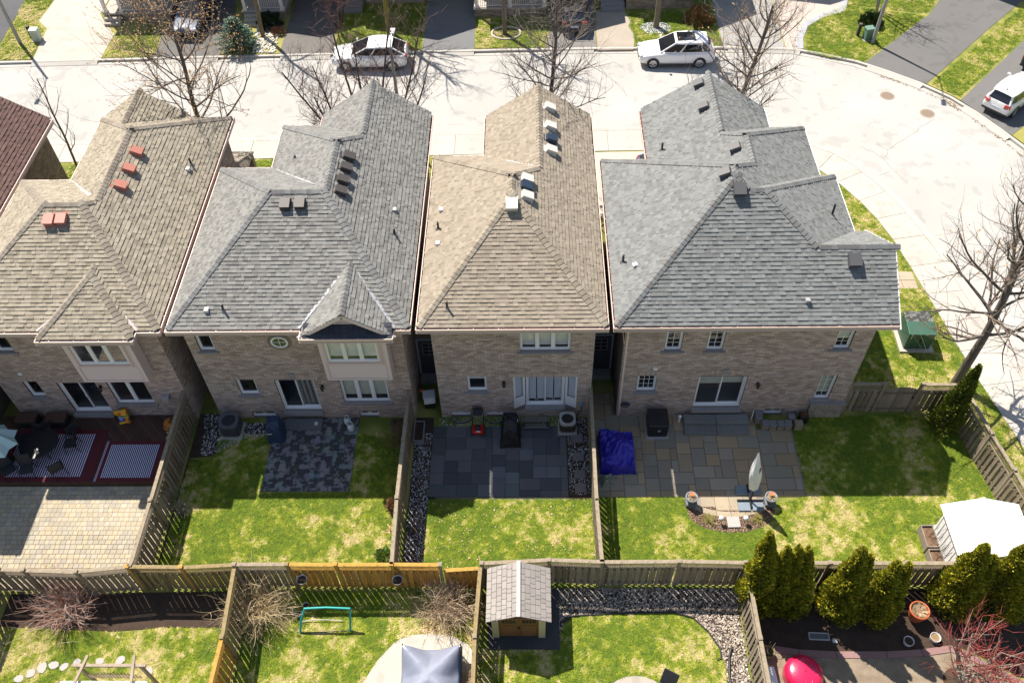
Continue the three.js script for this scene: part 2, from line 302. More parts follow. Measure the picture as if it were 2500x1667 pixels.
// bricks proud of a mortar face: O corner, U along, V up, N out
function bricks(b, O, U, V, N, w, h, holes, pal, r, L = .257, H = .086, dep = .009) {
  const cw = L + .011, ch = H + .011;
  for (let j = 0; j * ch < h; j++) { const y0 = j * ch, y1 = Math.min(y0 + H, h); let x = j % 2 ? -cw / 2 : 0;
    for (; x < w; x += cw) {
      let segs = [[Math.max(0, x), Math.min(w, x + L)]];
      for (const q of holes) if (y1 > q[2] && y0 < q[3]) segs = segs.flatMap(([a, c]) => c <= q[0] || a >= q[1] ? [[a, c]] : [[a, q[0]], [q[1], c]]);
      for (const [a, c] of segs) { if (c - a < .03) continue;
        const t = .8 + .4 * r(), base = pal[Math.floor(r() * pal.length)]; b.col = base.map(v => v * t);
        const d = dep + r() * .004, p = (s, y, e) => O.clone().addScaledVector(U, s).addScaledVector(V, y).addScaledVector(N, e);
        const f = [p(a, y0, d), p(c, y0, d), p(c, y1, d), p(a, y1, d)], g = [p(a, y0, 0), p(c, y0, 0), p(c, y1, 0), p(a, y1, 0)];
        b.quad(...f); b.quad(g[3], f[3], f[2], g[2]); b.quad(g[0], g[1], f[1], f[0]); b.quad(g[1], g[2], f[2], f[1]); b.quad(g[0], f[0], f[3], g[3]);
      } } }
}
const BRICK = [[.54, .42, .355], [.5, .385, .32], [.58, .465, .4], [.45, .34, .28], [.55, .44, .385]];
const MORTAR = mat([.15, .115, .095], { roughness: 1 });
const MB = mat([1, 1, 1], { vertexColors: true, map: T.speck, roughness: .95 });
const WHITE = mat([.78, .78, .79], { roughness: .4 }), STONE = mat([.33, .31, .31], { map: T.speck, roughness: .9 }), SIDING = mat([.6, .475, .45], { roughness: .6 }), SIDING2 = mat([.66, .55, .54], { roughness: .6 });
const GLASS = mat([1, 1, 1], { transmission: 1, thickness: 0, roughness: .02, ior: 1.55, specularIntensity: 1 });
const GUTTER = mat([.68, .52, .45], { roughness: .45 }), GUTTERIN = mat([.16, .06, .045], { roughness: .7 });
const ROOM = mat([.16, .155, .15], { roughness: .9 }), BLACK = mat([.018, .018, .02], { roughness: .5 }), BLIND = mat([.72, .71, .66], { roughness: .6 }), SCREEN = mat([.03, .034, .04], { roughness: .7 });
// window in a wall facing +z: panes across, bars [cols, rows] per pane, blind 'h' slats / 'r' roller
function win(house, x0, x1, y0, y1, z, o = {}) {
  const g = sub(o.name || 'window', house), zf = z - .1, fr = new B(), n = o.panes || 1, f = .055, d = .07;
  fr.bx(x0, x1, y1 - f, y1, zf - d, zf + .02); fr.bx(x0, x1, y0, y0 + f, zf - d, zf + .03); fr.bx(x0, x0 + f, y0 + f, y1 - f, zf - d, zf + .02); fr.bx(x1 - f, x1, y0 + f, y1 - f, zf - d, zf + .02);
  const iw = (x1 - x0 - 2 * f) / n;
  for (let i = 1; i < n; i++) { const x = x0 + f + i * iw; fr.bx(x - .05, x + .05, y0 + f, y1 - f, zf - d, zf + .012); }
  const bars = new B();
  for (let i = 0; i < n; i++) {
    const a = x0 + f + i * iw + (i ? .05 : 0), c = x0 + f + (i + 1) * iw - (i < n - 1 ? .05 : 0), s = .035, b0 = y0 + f, b1 = y1 - f;
    const sash = new B().bx(a, c, b1 - s, b1, zf - .055, zf - .005).bx(a, c, b0, b0 + s, zf - .055, zf - .005).bx(a, a + s, b0 + s, b1 - s, zf - .055, zf - .005).bx(c - s, c, b0 + s, b1 - s, zf - .055, zf - .005);
    sash.build('sash', WHITE, g);
    new B().bx(a + s, c - s, b0 + s, b1 - s, zf - .032, zf - .028).build('pane', GLASS, g);
    if (o.bars) { const [cx, cy] = o.bars; for (let k = 1; k < cx; k++) { const x = mix(a + s, c - s, k / cx); bars.bx(x - .01, x + .01, b0 + s, b1 - s, zf - .024, zf - .016); } for (let k = 1; k < cy; k++) { const y = mix(b0 + s, b1 - s, k / cy); bars.bx(a + s, c - s, y - .01, y + .01, zf - .023, zf - .017); } }
    if (o.blind === 'h') { const bl = new B(), bo = b0 + (o.up || .05) * (b1 - b0); for (let y = b1 - .03; y > bo; y -= .055) bl.box(c - a - .04, .004, .05, [(a + c) / 2, y, zf - .12, 0, .75]); bl.build('blind', BLIND, g, 'stuff'); }
    if (o.blind === 'r') new B().bx(a, c, mix(b0, b1, o.up || .5), b1, zf - .13, zf - .125).build('roller_blind', mat([.5, .52, .47], { roughness: .8 }), g);
    if (o.blind === 's') { const bl = new B(); const m = (a + c) / 2; for (const [u, w] of [[a, m - .02], [m + .02, c]]) { for (let y = b1 - .06; y > b0 + .05; y -= .07) bl.box(w - u - .06, .006, .065, [(u + w) / 2, y, zf - .13, 0, .7]); bl.bx(u, u + .03, b0, b1, zf - .16, zf - .11); bl.bx(w - .03, w, b0, b1, zf - .16, zf - .11); } bl.build('shutter', mat([.6, .63, .66], { roughness: .5 }), g, 'stuff'); }
  }
  if (o.bars) bars.build('glazing_bar', WHITE, g, 'stuff');
  fr.build('frame', o.frame || WHITE, g);
  if (o.sill !== 0) { const w = o.sillw ?? .12; new B().box(x1 - x0 + 2 * w, .1, .2, [(x0 + x1) / 2, y0 - .052, z + .0, 0, .12]).build('sill', STONE, g); }
  if (o.header) header(house, x0 - .16, x1 + .16, y1 + .01, z, o.arch || 0, o.key);
  return g;
}
function header(house, x0, x1, y, z, arch, key) {            // soldier course, each brick its own piece
  const g = sub('lintel', house), n = Math.round((x1 - x0) / .1), r = rng(Math.round(x0 * 100));
  const geo = new B().box(.082, .215, .06, [0, .108, 0]).g;
  for (let i = 0; i < n; i++) { const u = (i + .5) / n, x = mix(x0, x1, u), k = 4 * u * (1 - u); if (key && Math.abs(u - .5) < .09) continue; const o = part('brick', geo, mat(BRICK[Math.floor(r() * 5)].map(v => +(v * 1.05).toFixed(3)), { map: T.speck, roughness: .95 }), g); o.position.set(x, y + arch * k, z - .004); o.rotation.z = (arch || .0) ? (.5 - u) * -.5 * -1 * (arch ? 1 : 0) : 0; if (arch) o.rotation.z = (.5 - u) * .55; }
  if (key) new B().box(.24, .3, .07, [(x0 + x1) / 2, y + arch + .13, z + .01]).build('keystone', STONE, g);
}
function sliding(house, x0, x1, y0, y1, z, o = {}) {
  const g = sub('patio_door', house), zf = z - .1, f = .06, m = (x0 + x1) / 2, fr = new B();
  fr.bx(x0, x1, y1 - f, y1, zf - .1, zf + .02); fr.bx(x0, x1, y0, y0 + .05, zf - .1, zf + .05); fr.bx(x0, x0 + f, y0 + .05, y1 - f, zf - .1, zf + .02); fr.bx(x1 - f, x1, y0 + .05, y1 - f, zf - .1, zf + .02);
  fr.build('frame', WHITE, g);
  [[x0 + f, m + .03, -.035], [m - .03, x1 - f, -.075]].forEach(([a, c, dz], i) => {
    const s = .05, b0 = y0 + .05, b1 = y1 - f, zz = zf + dz, p = g;
    new B().bx(a, c, b1 - s, b1, zz - .035, zz).bx(a, c, b0, b0 + s * 1.5, zz - .035, zz).bx(a, a + s, b0 + s * 1.5, b1 - s, zz - .035, zz).bx(c - s, c, b0 + s * 1.5, b1 - s, zz - .035, zz).build('leaf_frame', WHITE, p);
    new B().bx(a + s, c - s, b0 + s * 1.5, b1 - s, zz - .02, zz - .015).build('pane', GLASS, p);
    if (o.blind === 'r') new B().bx(a, c, mix(b0, b1, .62), b1, zz - .16, zz - .155).build('roller_blind', mat([.45, .48, .43], { roughness: .8 }), p);
    if (o.blind === 's') { const bl = new B(), mm = (a + c) / 2; for (const [u, w] of [[a + s, mm - .02], [mm + .02, c - s]]) { for (let y = b1 - .08; y > b0 + .1; y -= .075) bl.box(w - u - .06, .006, .07, [(u + w) / 2, y, zz - .14, 0, .7]); bl.bx(u, u + .03, b0, b1, zz - .17, zz - .11); bl.bx(w - .03, w, b0, b1, zz - .17, zz - .11); } bl.build('shutter', mat([.6, .63, .66], { roughness: .5 }), p, 'stuff'); }
    if (o.blind === 'c' && i) { const bl = new B(); for (let x = a; x < c; x += .07) bl.box(.075, b1 - b0, .01, [x, (b0 + b1) / 2, zz - .15, (Math.round(x * 100) % 3 - 1) * .6]); bl.build('curtain', mat([.5, .49, .46], { roughness: .9 }), p, 'stuff'); }
    if (o.handle !== 0 && !i) new B().box(.025, .2, .04, [c - .025, (y0 + y1) / 2, zz + .02]).build('handle', WHITE, p);
  });
  if (o.top) { const ar = new B(), n = 12; for (let i = 0; i < n; i++) { const u = i / n, w = (i + 1) / n, h = t => 4 * t * (1 - t) * o.top; ar.quad(V3(mix(x0, x1, u), y1, zf + .015), V3(mix(x0, x1, w), y1, zf + .015), V3(mix(x0, x1, w), y1 + h(w), zf + .015), V3(mix(x0, x1, u), y1 + h(u), zf + .015)); } ar.build('arch_head', WHITE, g); }
  new B().box(x1 - x0 + .1, .16, .3, [m, y0 - .085, z + .05]).build('sill', STONE, g);
  return g;
}
function wallLight(h, x, y, z) { const g = sub('wall_light', h); new B().box(.1, .16, .04, [x, y + .05, z + .03]).build('back_plate', BLACK, g); new B().lathe([[.001, -.15], [.05, -.13], [.065, .05], [.09, .06], [.03, .14], [.001, .16]], [x, y, z + .14], 8).build('lantern', BLACK, g); }
function gutter(h, a, b, pale) {                           // along an eave, outside to the left of a -> b
  const d = V3().subVectors(b, a), L = d.length(); d.divideScalar(L); const o = V3(d.z, 0, -d.x), mid = a.clone().lerp(b, .5), ry = Math.atan2(d.x, d.z);
  const g = sub('gutter', h), bb = new B(), at = (e, y) => [mid.x + o.x * (e - .115), mid.y + y, mid.z + o.z * (e - .115), ry];
  bb.box(.014, .12, L, at(.115, -.05)); bb.box(.03, .016, L, at(.11, .012)); 
  for (let s = .35; s < L; s += .95) { const p = a.clone().addScaledVector(d, s); bb.box(.125, .014, .03, [p.x - o.x * .06, p.y + .022, p.z - o.z * .06, ry]); }
  bb.build('gutter_lip', pale ? WHITE : GUTTER, g); new B().box(.115, .012, L, at(.055, -.1)).build('trough', pale ? WHITE : GUTTERIN, g); new B().box(.02, .2, L, at(-.012, -.1)).build('fascia', SIDING, g);
}
function flashing(h, a, b, w, m) { const d = V3().subVectors(b, a).normalize(), s = V3().crossVectors(d, V3(0, 1, 0)).normalize().multiplyScalar(w / 2); new B().quad(a.clone().add(s), b.clone().add(s), b.clone().sub(s), a.clone().sub(s)).build('valley_flashing', m, h); }
function wallHoles(b, x0, x1, y0, y1, z0, z1, holes) {
  const xs = [...new Set([x0, x1, ...holes.flatMap(h => [h[0], h[1]])])].sort((a, c) => a - c), ys = [...new Set([y0, y1, ...holes.flatMap(h => [Math.max(y0, h[2]), h[3]])])].sort((a, c) => a - c);
  for (let i = 0; i < xs.length - 1; i++) for (let j = 0; j < ys.length - 1; j++) { const cx = (xs[i] + xs[i + 1]) / 2, cy = (ys[j] + ys[j + 1]) / 2; if (!holes.some(h => cx > h[0] && cx < h[1] && cy > h[2] && cy < h[3])) b.bx(xs[i], xs[i + 1], ys[j], ys[j + 1], z0, z1); }
}
// body: rear wall with openings and rooms behind it, solid masses further on
function body(h, x0, x1, holes, masses, seed, sides = []) {
  const r = rng(seed), w = new B(), bk = new B(true), g = sub('wall', h), Y = EAVE - .16;
  wallHoles(w, x0, x1, 0, Y, -.24, 0, holes);
  bricks(bk, V3(x0, 0, 0), V3(1, 0, 0), V3(0, 1, 0), V3(0, 0, 1), x1 - x0, Y, holes.map(q => [q[0] - x0, q[1] - x0, q[2], q[3]]), BRICK, r);
  w.bx(x0, x0 + .24, 0, Y, -5, -.242); w.bx(x1 - .24, x1, 0, Y, -5, -.242);
  for (const m of masses) w.bx(...m);
  for (const [O, U, wd, ht] of sides) { const N = V3().crossVectors(U, V3(0, 1, 0)); bricks(bk, O, U, V3(0, 1, 0), N, wd, ht, [], BRICK, r); }
  w.build('wall_core', MORTAR, g); bk.build('brickwork', MB, g, 'stuff');
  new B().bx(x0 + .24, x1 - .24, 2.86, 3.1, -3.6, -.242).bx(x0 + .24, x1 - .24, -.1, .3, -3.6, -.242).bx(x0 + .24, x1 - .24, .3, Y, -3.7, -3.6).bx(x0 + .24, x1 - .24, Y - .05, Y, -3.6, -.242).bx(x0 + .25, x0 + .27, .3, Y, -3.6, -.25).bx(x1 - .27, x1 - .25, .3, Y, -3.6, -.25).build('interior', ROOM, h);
}
const soffit = (h, m, ...rs) => { const b = new B(); rs.forEach((q, i) => b.bx(q[0], q[1], EAVE - .2 - .003 * i, EAVE - .15 - .003 * i, q[2], q[3])); b.build('soffit', m, h); };
function boxVent(h, p, ry, tilt, m, s = 1) {           // slanted-hood roof vent
  const b = new B(), w = .2 * s, l = .24 * s; const P = [[-w, 0, l], [w, 0, l], [w, 0, -l], [-w, 0, -l], [-w, .27 * s, l * .92], [w, .27 * s, l * .92], [w, .2 * s, -l * .9], [-w, .2 * s, -l * .9]].map(q => V3(...q));
  b.quad(P[4], P[5], P[6], P[7]); b.quad(P[0], P[1], P[5], P[4]); b.quad(P[1], P[2], P[6], P[5]); b.quad(P[3], P[0], P[4], P[7]); b.quad(P[2], P[3], P[7], P[6]); b.box(w * 2 + .05, .012, l * 2 + .16, [0, .034, -.02]);
  const o = b.build('roof_vent', m, h); o.position.copy(p); o.rotation.set(tilt, ry, 0, 'YXZ');
}
function pipeVent(h, p, len = .42, r = .045) { const g = sub('vent_pipe', h); g.position.copy(p); new B().cyl(r, r, len, [0, -.03, 0], 10).cyl(r * 1.05, r * .6, .004, [0, len - .03, 0], 10).build('pipe', BLACK, g); new B().lathe([[.13, -.02], [.07, .035], [.05, .1]], [0, 0, 0], 10).build('collar', mat([.2, .2, .2], { roughness: .4, metalness: .6 }), g); }
function smallVent(h, p, m, ry = 0) { const g = sub('small_vent', h); g.position.copy(p); g.rotation.y = ry; new B().rbox(.17, .14, .2, .02, [0, .07, 0]).build('hood', m, g); }

// ------------------------------------------------------------------ the row of houses
const N = 'n', at_ = (k, m) => k === 'n' ? [0, Math.atan(m)] : k === 'r' ? [Math.PI / 2, Math.atan(m)] : [-Math.PI / 2, Math.atan(m)];
const Y6 = EAVE - .16, eaves = (h, ...L) => { for (const [x0, z0, x1, z1, w] of L) gutter(h, V3(x0, EAVE, z0), V3(x1, EAVE, z1), w); };
const vents = (h, L, m, pitch) => { for (const [k, x, y, z, mm, s] of L) boxVent(h, V3(x, y - .02, z), ...at_(k, pitch[k]), mm || m, s || 1); };
const pal = (a, b) => [mix3(a, b, .1), mix3(a, b, .32), mix3(a, b, .52), mix3(a, b, .7), mix3(a, b, -.06)];
{ // far left, mostly outside the frame: brown roof
  const h = thing('brick_house', 'two-storey brick house with brown-red shingle roof at the left edge', 'house');
  const v = [{ x0: -33, x1: -22.83, z0: -13.02, z1: 3, l: .667, r: .667, n: .6 }];
  roofOf(h, v, pal([.17, .1, .085], [.1, .058, .05]), 11, [[.15, .09, .08], [.11, .065, .055]], 'r');
  const r = rng(3), bk = new B(true), w = sub('wall', h);
  new B().bx(-32.5, -23.28, 0, Y6, -12.6, 2.5).build('wall_core', MORTAR, w);
  bricks(bk, V3(-23.28, 0, -3), V3(0, 0, -1), V3(0, 1, 0), V3(1, 0, 0), 9.6, Y6, [], [[.36, .29, .19], [.3, .24, .16], [.4, .33, .23]], r); bk.build('brickwork', MB, w, 'stuff');
  soffit(h, SIDING, [-33, -22.83, -13.02, 3]); eaves(h, [-22.83, -13.02, -22.83, 3]);
}
{ // house with salmon vents
  const h = thing('brick_house', 'tan-roofed brick house with salmon vents and a deck behind it', 'house');
  const v = [{ x0: -22.66, x1: -14.05, z0: -8.5, z1: .52, l: .667, r: .667, n: .505, f: .547 }, { x0: -20.45, x1: -14.06, z0: -13, z1: -4.4, l: .667, r: .667, f: .576 }, { x0: -20.3, x1: -16.24, z0: -13.3, z1: -9, l: .667, r: .667 }, { x0: -18.7, x1: -14.95, z0: -3, z1: .95, l: .667, r: .667, n: .52 }];
  roofOf(h, v, pal([.39, .345, .265], [.225, .195, .145]), 21, [[.33, .29, .235], [.25, .215, .17], [.29, .255, .205]]);
  const holes = [[-21.17, -20.55, 1.65, 2.71], [-19.77, -18.14, .5, 2.6], [-17.69, -16.08, 1.1, 2.6], [-21.2, -20.54, 4.66, 5.86], [-17.82, -15.8, 4.5, 5.82]];
  body(h, -22.2, -14.55, holes, [[-22.2, -14.55, 0, Y6, -8.05, -5], [-20, -14.552, 0, Y6, -12.6, -8.05], [-19.85, -16.7, 0, Y6, -12.95, -12.6]], 22, [[V3(-14.55, 0, 0), V3(0, 0, -1), 12.6, Y6]]);
  soffit(h, SIDING, [-22.66, -14.05, -8.5, .52], [-20.45, -14.06, -13, -8.5], [-20.3, -16.24, -13.3, -13], [-18.7, -14.95, .52, .95]);
  eaves(h, [-14.05, -13, -14.05, .52], [-14.05, .52, -14.95, .52], [-14.95, .95, -18.7, .95], [-18.7, .52, -22.66, .52], [-22.66, .52, -22.66, -8.5], [-22.66, -8.5, -20.45, -8.5], [-20.45, -8.5, -20.45, -13], [-14.95, .52, -14.95, .95], [-18.7, .95, -18.7, .52]);
  win(h, -21.17, -20.55, 1.65, 2.71, 0, { header: 1 }); win(h, -21.2, -20.54, 4.66, 5.86, 0); win(h, -17.69, -16.08, 1.1, 2.6, 0, { panes: 2 });
  sliding(h, -19.77, -18.14, .5, 2.6, 0); header(h, -19.95, -18.5, 2.62, 0, 0);
  bay(h, -18.05, -15.42, 3.4, -17.82, -15.8, 4.5, 5.82, {});
  vents(h, [['n', -18.76, 8.39, -3.56], ['n', -18.28, 8.4, -3.59], ['r', -16.77, 8.13, -8.05], ['r', -16.77, 8.13, -6.91], ['r', -16.79, 8.15, -5.82]], mat([.4, .155, .115], { roughness: .5 }), { n: .505, r: .667 });
  pipeVent(h, V3(-14.92, 6.9, -8.76)); smallVent(h, V3(-14.94, 6.92, -8.34), mat([.55, .57, .6], { roughness: .5 }));
  const fm = mat([.45, .38, .38], { roughness: .5 }), P = (x, z, d = .028) => V3(x, EAVE + .505 * (.52 - z) + d, z);
  flashing(h, P(-18.78, .42), P(-16.86, -1.35), .17, fm); flashing(h, P(-14.87, .42), P(-16.78, -1.35), .17, fm);
  flashing(h, V3(-20.45, EAVE + .035, -8.5), V3(-17.9, EAVE + 1.75, -5.42), .2, mat([.6, .58, .55], { roughness: .5 }));
  new B().rbox(.16, .13, .08, .015, [-20.96, 3.27, .05]).build('dryer_vent', WHITE, h); new B().rbox(.3, .28, .22, .02, [-15.42, 1.66, .11]).build('vent_hood', mat([.42, .42, .45], { roughness: .5, metalness: .4 }), h);
  wallLight(h, -18.03 + .05, 2.3, 0);
  { const g = sub('front_porch', h), q = (x, y, z) => V3(x, y, z), b = new B(); b.quad(q(-17, 2.95, -14.75), q(-17, 3.55, -13.0), q(-14.75, 3.55, -13.0), q(-14.3, 2.95, -14.75)).quad(q(-14.3, 2.95, -14.75), q(-14.75, 3.55, -13.0), q(-14.75, 3.5, -12.62), q(-14.3, 2.95, -12.62)).quad(q(-17, 2.93, -14.75), q(-14.3, 2.93, -14.75), q(-14.3, 2.93, -12.62), q(-17, 2.93, -12.62)); b.build('porch_roof', mat([.36, .31, .24], { map: T.speck, side: THREE.DoubleSide }), g); new B().box(.3, 2.93, .3, [-14.5, 1.46, -14.5]).build('pier', mat([.42, .33, .25], { map: T.speck }), g); }
}
function bay(h, x0, x1, y0, wx0, wx1, wy0, wy1, o) {      // boxed-out upper window clad in boards
  const g = sub('bay', h), b = new B(), z = .55;
  wallHoles(b, x0, x1, y0, EAVE - .2, z - .12, z, [[wx0, wx1, wy0, wy1]]); b.bx(x0, x0 + .1, y0, EAVE - .2, .02, z - .122); b.bx(x1 - .1, x1, y0, EAVE - .2, .02, z - .122); b.bx(x0 + .1, x1 - .1, y0, y0 + .08, .02, z - .122);
  b.build('cladding', SIDING, g);
  const tr = new B().bx(x0 - .015, x0 + .14, y0 - .02, EAVE - .21, z + .003, z + .03).bx(x1 - .14, x1 + .015, y0 - .02, EAVE - .21, z + .003, z + .03).bx(x0 + .14, x1 - .14, y0 - .02, y0 + .1, z + .003, z + .03); tr.build('trim', SIDING2, g);
  for (let y = y0 + .12; y < wy0 - .22; y += .105) { const p = new B().quad(V3(x0 + .17, y, z + .022), V3(x1 - .17, y, z + .022), V3(x1 - .17, y + .105, z + .004), V3(x0 + .17, y + .105, z + .004)).quad(V3(x0 + .17, y, z + .002), V3(x1 - .17, y, z + .002), V3(x1 - .17, y, z + .022), V3(x0 + .17, y, z + .022)); p.build('siding_board', SIDING2, g); }
  for (let y = y0 + .04; y < EAVE - .35; y += .105) { new B().quad(V3(x1 + .02, y, z - .01), V3(x1 + .02, y, .03), V3(x1 + .003, y + .105, .03), V3(x1 + .003, y + .105, z - .01)).quad(V3(x1 + .001, y, z - .01), V3(x1 + .001, y, .03), V3(x1 + .02, y, .03), V3(x1 + .02, y, z - .01)).build('siding_board', SIDING, g); }
  new B().bx(wx0 - .1, wx1 + .1, wy0 - .16, wy0 - .05, z + .003, z + .04).bx(wx0 - .1, wx0 - .01, wy0 - .05, wy1 + .02, z + .003, z + .032).bx(wx1 + .01, wx1 + .1, wy0 - .05, wy1 + .02, z + .003, z + .032).build('casing', SIDING, g);
  win(h, wx0, wx1, wy0, wy1, z + .06, { panes: 3, sill: 0, ...o });
}
{ // grey-roofed house with a gabled dormer
  const h = thing('brick_house', 'grey-roofed brick house with pink gabled dormer and stained square-slab patio', 'house');
  const v = [{ x0: -13.87, x1: -4.53, z0: -9.2, z1: .5, l: .667, r: .667, n: .457, f: .54 }, { x0: -11.57, x1: -4.54, z0: -12.25, z1: -4.9, l: .667, r: .667, f: .56 }, { x0: -9.82, x1: -4.55, z0: -13.1, z1: -8, l: .667, r: .667 }, { x0: -8.7, x1: -5.15, z0: -2.7, z1: .74, l: .66, r: .66 }];
  roofOf(h, v, pal([.265, .265, .25], [.145, .142, .135]), 31, [[.24, .245, .24], [.18, .18, .175], [.21, .215, .21]]);
  const holes = [[-13.1, -12.48, 4.62, 5.9], [-12.22, -11.43, 1.7, 2.75], [-10.62, -9, .56, 2.68], [-7.94, -5.98, 1.12, 2.66], [-12.1, -11.1, .05, .4], [-7.42, -6.58, .05, .42], [-7.92, -5.9, 4.56, 5.84]];
  body(h, -13.5, -5.0, holes, [[-13.5, -5, 0, Y6, -8.75, -5], [-11.1, -5.002, 0, Y6, -11.8, -8.75], [-9.4, -5.004, 0, Y6, -12.6, -11.8]], 32, [[V3(-5, 0, 0), V3(0, 0, -1), 3, Y6]]);
  soffit(h, SIDING, [-13.87, -4.53, -9.2, .5], [-11.57, -4.54, -12.25, -9.2], [-9.82, -4.55, -13.1, -12.25], [-8.7, -5.15, .5, .92]);
  eaves(h, [-4.53, -13.1, -4.53, .5], [-4.53, .5, -5.15, .5], [-5.15, .92, -8.7, .92], [-8.7, .5, -13.87, .5], [-13.87, .5, -13.87, -9.2], [-13.87, -9.2, -11.57, -9.2], [-11.57, -9.2, -11.57, -12.25], [-11.57, -12.25, -9.82, -12.25], [-9.82, -12.25, -9.82, -13.1], [-5.15, .5, -5.15, .92], [-8.7, .92, -8.7, .5]);
  win(h, -13.1, -12.48, 4.62, 5.9, 0); win(h, -12.22, -11.43, 1.7, 2.75, 0, { header: 1 }); win(h, -7.94, -5.98, 1.12, 2.66, 0, { panes: 3, blind: 'r', up: .15 }); win(h, -12.1, -11.1, .05, .4, 0, { panes: 2, sill: 0 }); win(h, -7.42, -6.58, .05, .42, 0, { panes: 2, sill: 0 });
  sliding(h, -10.62, -9, .56, 2.68, 0, { blind: 'c', top: .12 }); header(h, -10.85, -8.8, 2.7, 0, .14, 1);
  bay(h, -8.15, -5.54, 3.42, -7.92, -5.9, 4.56, 5.84, { blind: 'h', up: .12 });
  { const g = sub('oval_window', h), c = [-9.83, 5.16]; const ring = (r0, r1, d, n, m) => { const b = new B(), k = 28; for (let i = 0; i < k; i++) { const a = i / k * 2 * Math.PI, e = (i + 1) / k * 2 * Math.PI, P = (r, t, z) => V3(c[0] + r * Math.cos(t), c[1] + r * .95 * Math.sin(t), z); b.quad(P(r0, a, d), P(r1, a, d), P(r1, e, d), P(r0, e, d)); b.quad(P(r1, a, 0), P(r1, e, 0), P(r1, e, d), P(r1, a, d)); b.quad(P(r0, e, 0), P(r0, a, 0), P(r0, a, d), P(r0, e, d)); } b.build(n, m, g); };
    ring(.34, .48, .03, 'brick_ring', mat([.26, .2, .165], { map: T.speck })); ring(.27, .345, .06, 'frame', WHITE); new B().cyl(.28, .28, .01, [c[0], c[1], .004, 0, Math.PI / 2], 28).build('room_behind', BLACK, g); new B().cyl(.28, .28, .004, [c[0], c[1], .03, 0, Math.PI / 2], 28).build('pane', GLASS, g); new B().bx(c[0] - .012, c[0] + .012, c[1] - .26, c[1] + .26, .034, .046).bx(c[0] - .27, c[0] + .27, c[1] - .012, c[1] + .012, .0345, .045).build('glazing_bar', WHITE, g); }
  { // dormer gable: boards above, a narrow pent roof at its foot
    const g = sub('dormer_gable', h), z = .38, xm = -6.925, a = -8.3, b = -5.55, t = EAVE + .66 * 1.77 - .26; const f = new B().tri(V3(a, EAVE + .02, z), V3(b, EAVE + .02, z), V3(xm, t, z)); f.build('gable_board', SIDING, g);
    for (let y = EAVE + .45; y < t - .06; y += .11) { const w = (t - y) / .66 * .94; new B().quad(V3(xm - w, y, z + .025), V3(xm + w, y, z + .025), V3(xm + w - .15, y + .105, z + .006), V3(xm - w + .15, y + .105, z + .006)).build('siding_board', SIDING2, g); }
    for (const s of [-1, 1]) new B().bar(V3(xm, EAVE + 1.07, .73), V3(xm + s * 1.83, EAVE - .12, .73), .05, .16).build('barge_board', SIDING2, g);
    const r = rng(8), pr = new B(true); for (let k = 0; k < 4; k++) for (let x = -8.55; x < -5.3; x += .24) { const c = .8 + .4 * r(); pr.col = [.06 * c, .066 * c, .085 * c]; const z0 = .9 - k * .14, y0 = EAVE + .01 + k * .07; pr.quad(V3(x, y0 + .012, z0), V3(x + .235, y0 + .012, z0), V3(x + .235, y0 + .075, z0 - .16), V3(x, y0 + .075, z0 - .16)); pr.quad(V3(x, y0 - .01, z0), V3(x + .235, y0 - .01, z0), V3(x + .235, y0 + .012, z0), V3(x, y0 + .012, z0)); } pr.build('pent_roof', mat([1, 1, 1], { vertexColors: true, map: T.speck, roughness: .95 }), g, 'stuff'); }
  const vm = mat([.055, .048, .045], { roughness: .55 });
  vents(h, [['n', -9.59, 8.49, -4.24], ['n', -9.01, 8.49, -4.25], ['r', -7.56, 8.35, -7.28], ['r', -7.58, 8.36, -6.55], ['r', -7.6, 8.37, -5.76], ['r', -7.6, 8.37, -5.08]], vm, { n: .457, r: .667 });
  pipeVent(h, V3(-11.67, 6.67, -.27)); pipeVent(h, V3(-5.45, 6.94, -4.06)); pipeVent(h, V3(-10.24, 7.21, -8.74), .2); smallVent(h, V3(-12.31, 6.67, -.26), mat([.6, .6, .6], { roughness: .5 })); smallVent(h, V3(-5.57, 7.02, -5.44), mat([.35, .36, .37], { roughness: .5 }));
  const fm = mat([.33, .34, .37], { roughness: .45 }), P = (x, z, d = .028) => V3(x, EAVE + .457 * (.5 - z) + d, z);
  flashing(h, P(-8.78, .38), P(-6.98, -1.95), .17, fm); flashing(h, P(-5.07, .38), P(-6.87, -1.95), .17, fm); flashing(h, V3(-11.57, EAVE + .03, -9.2), V3(-8.6, EAVE + 1.98, -5.7), .2, mat([.5, .52, .55], { roughness: .45 })); flashing(h, V3(-9.82, EAVE + .03, -12.25), V3(-7.6, EAVE + 1.49, -9.65), .2, mat([.5, .52, .55], { roughness: .45 }));
  wallLight(h, -8.68, 2.23, 0);
}
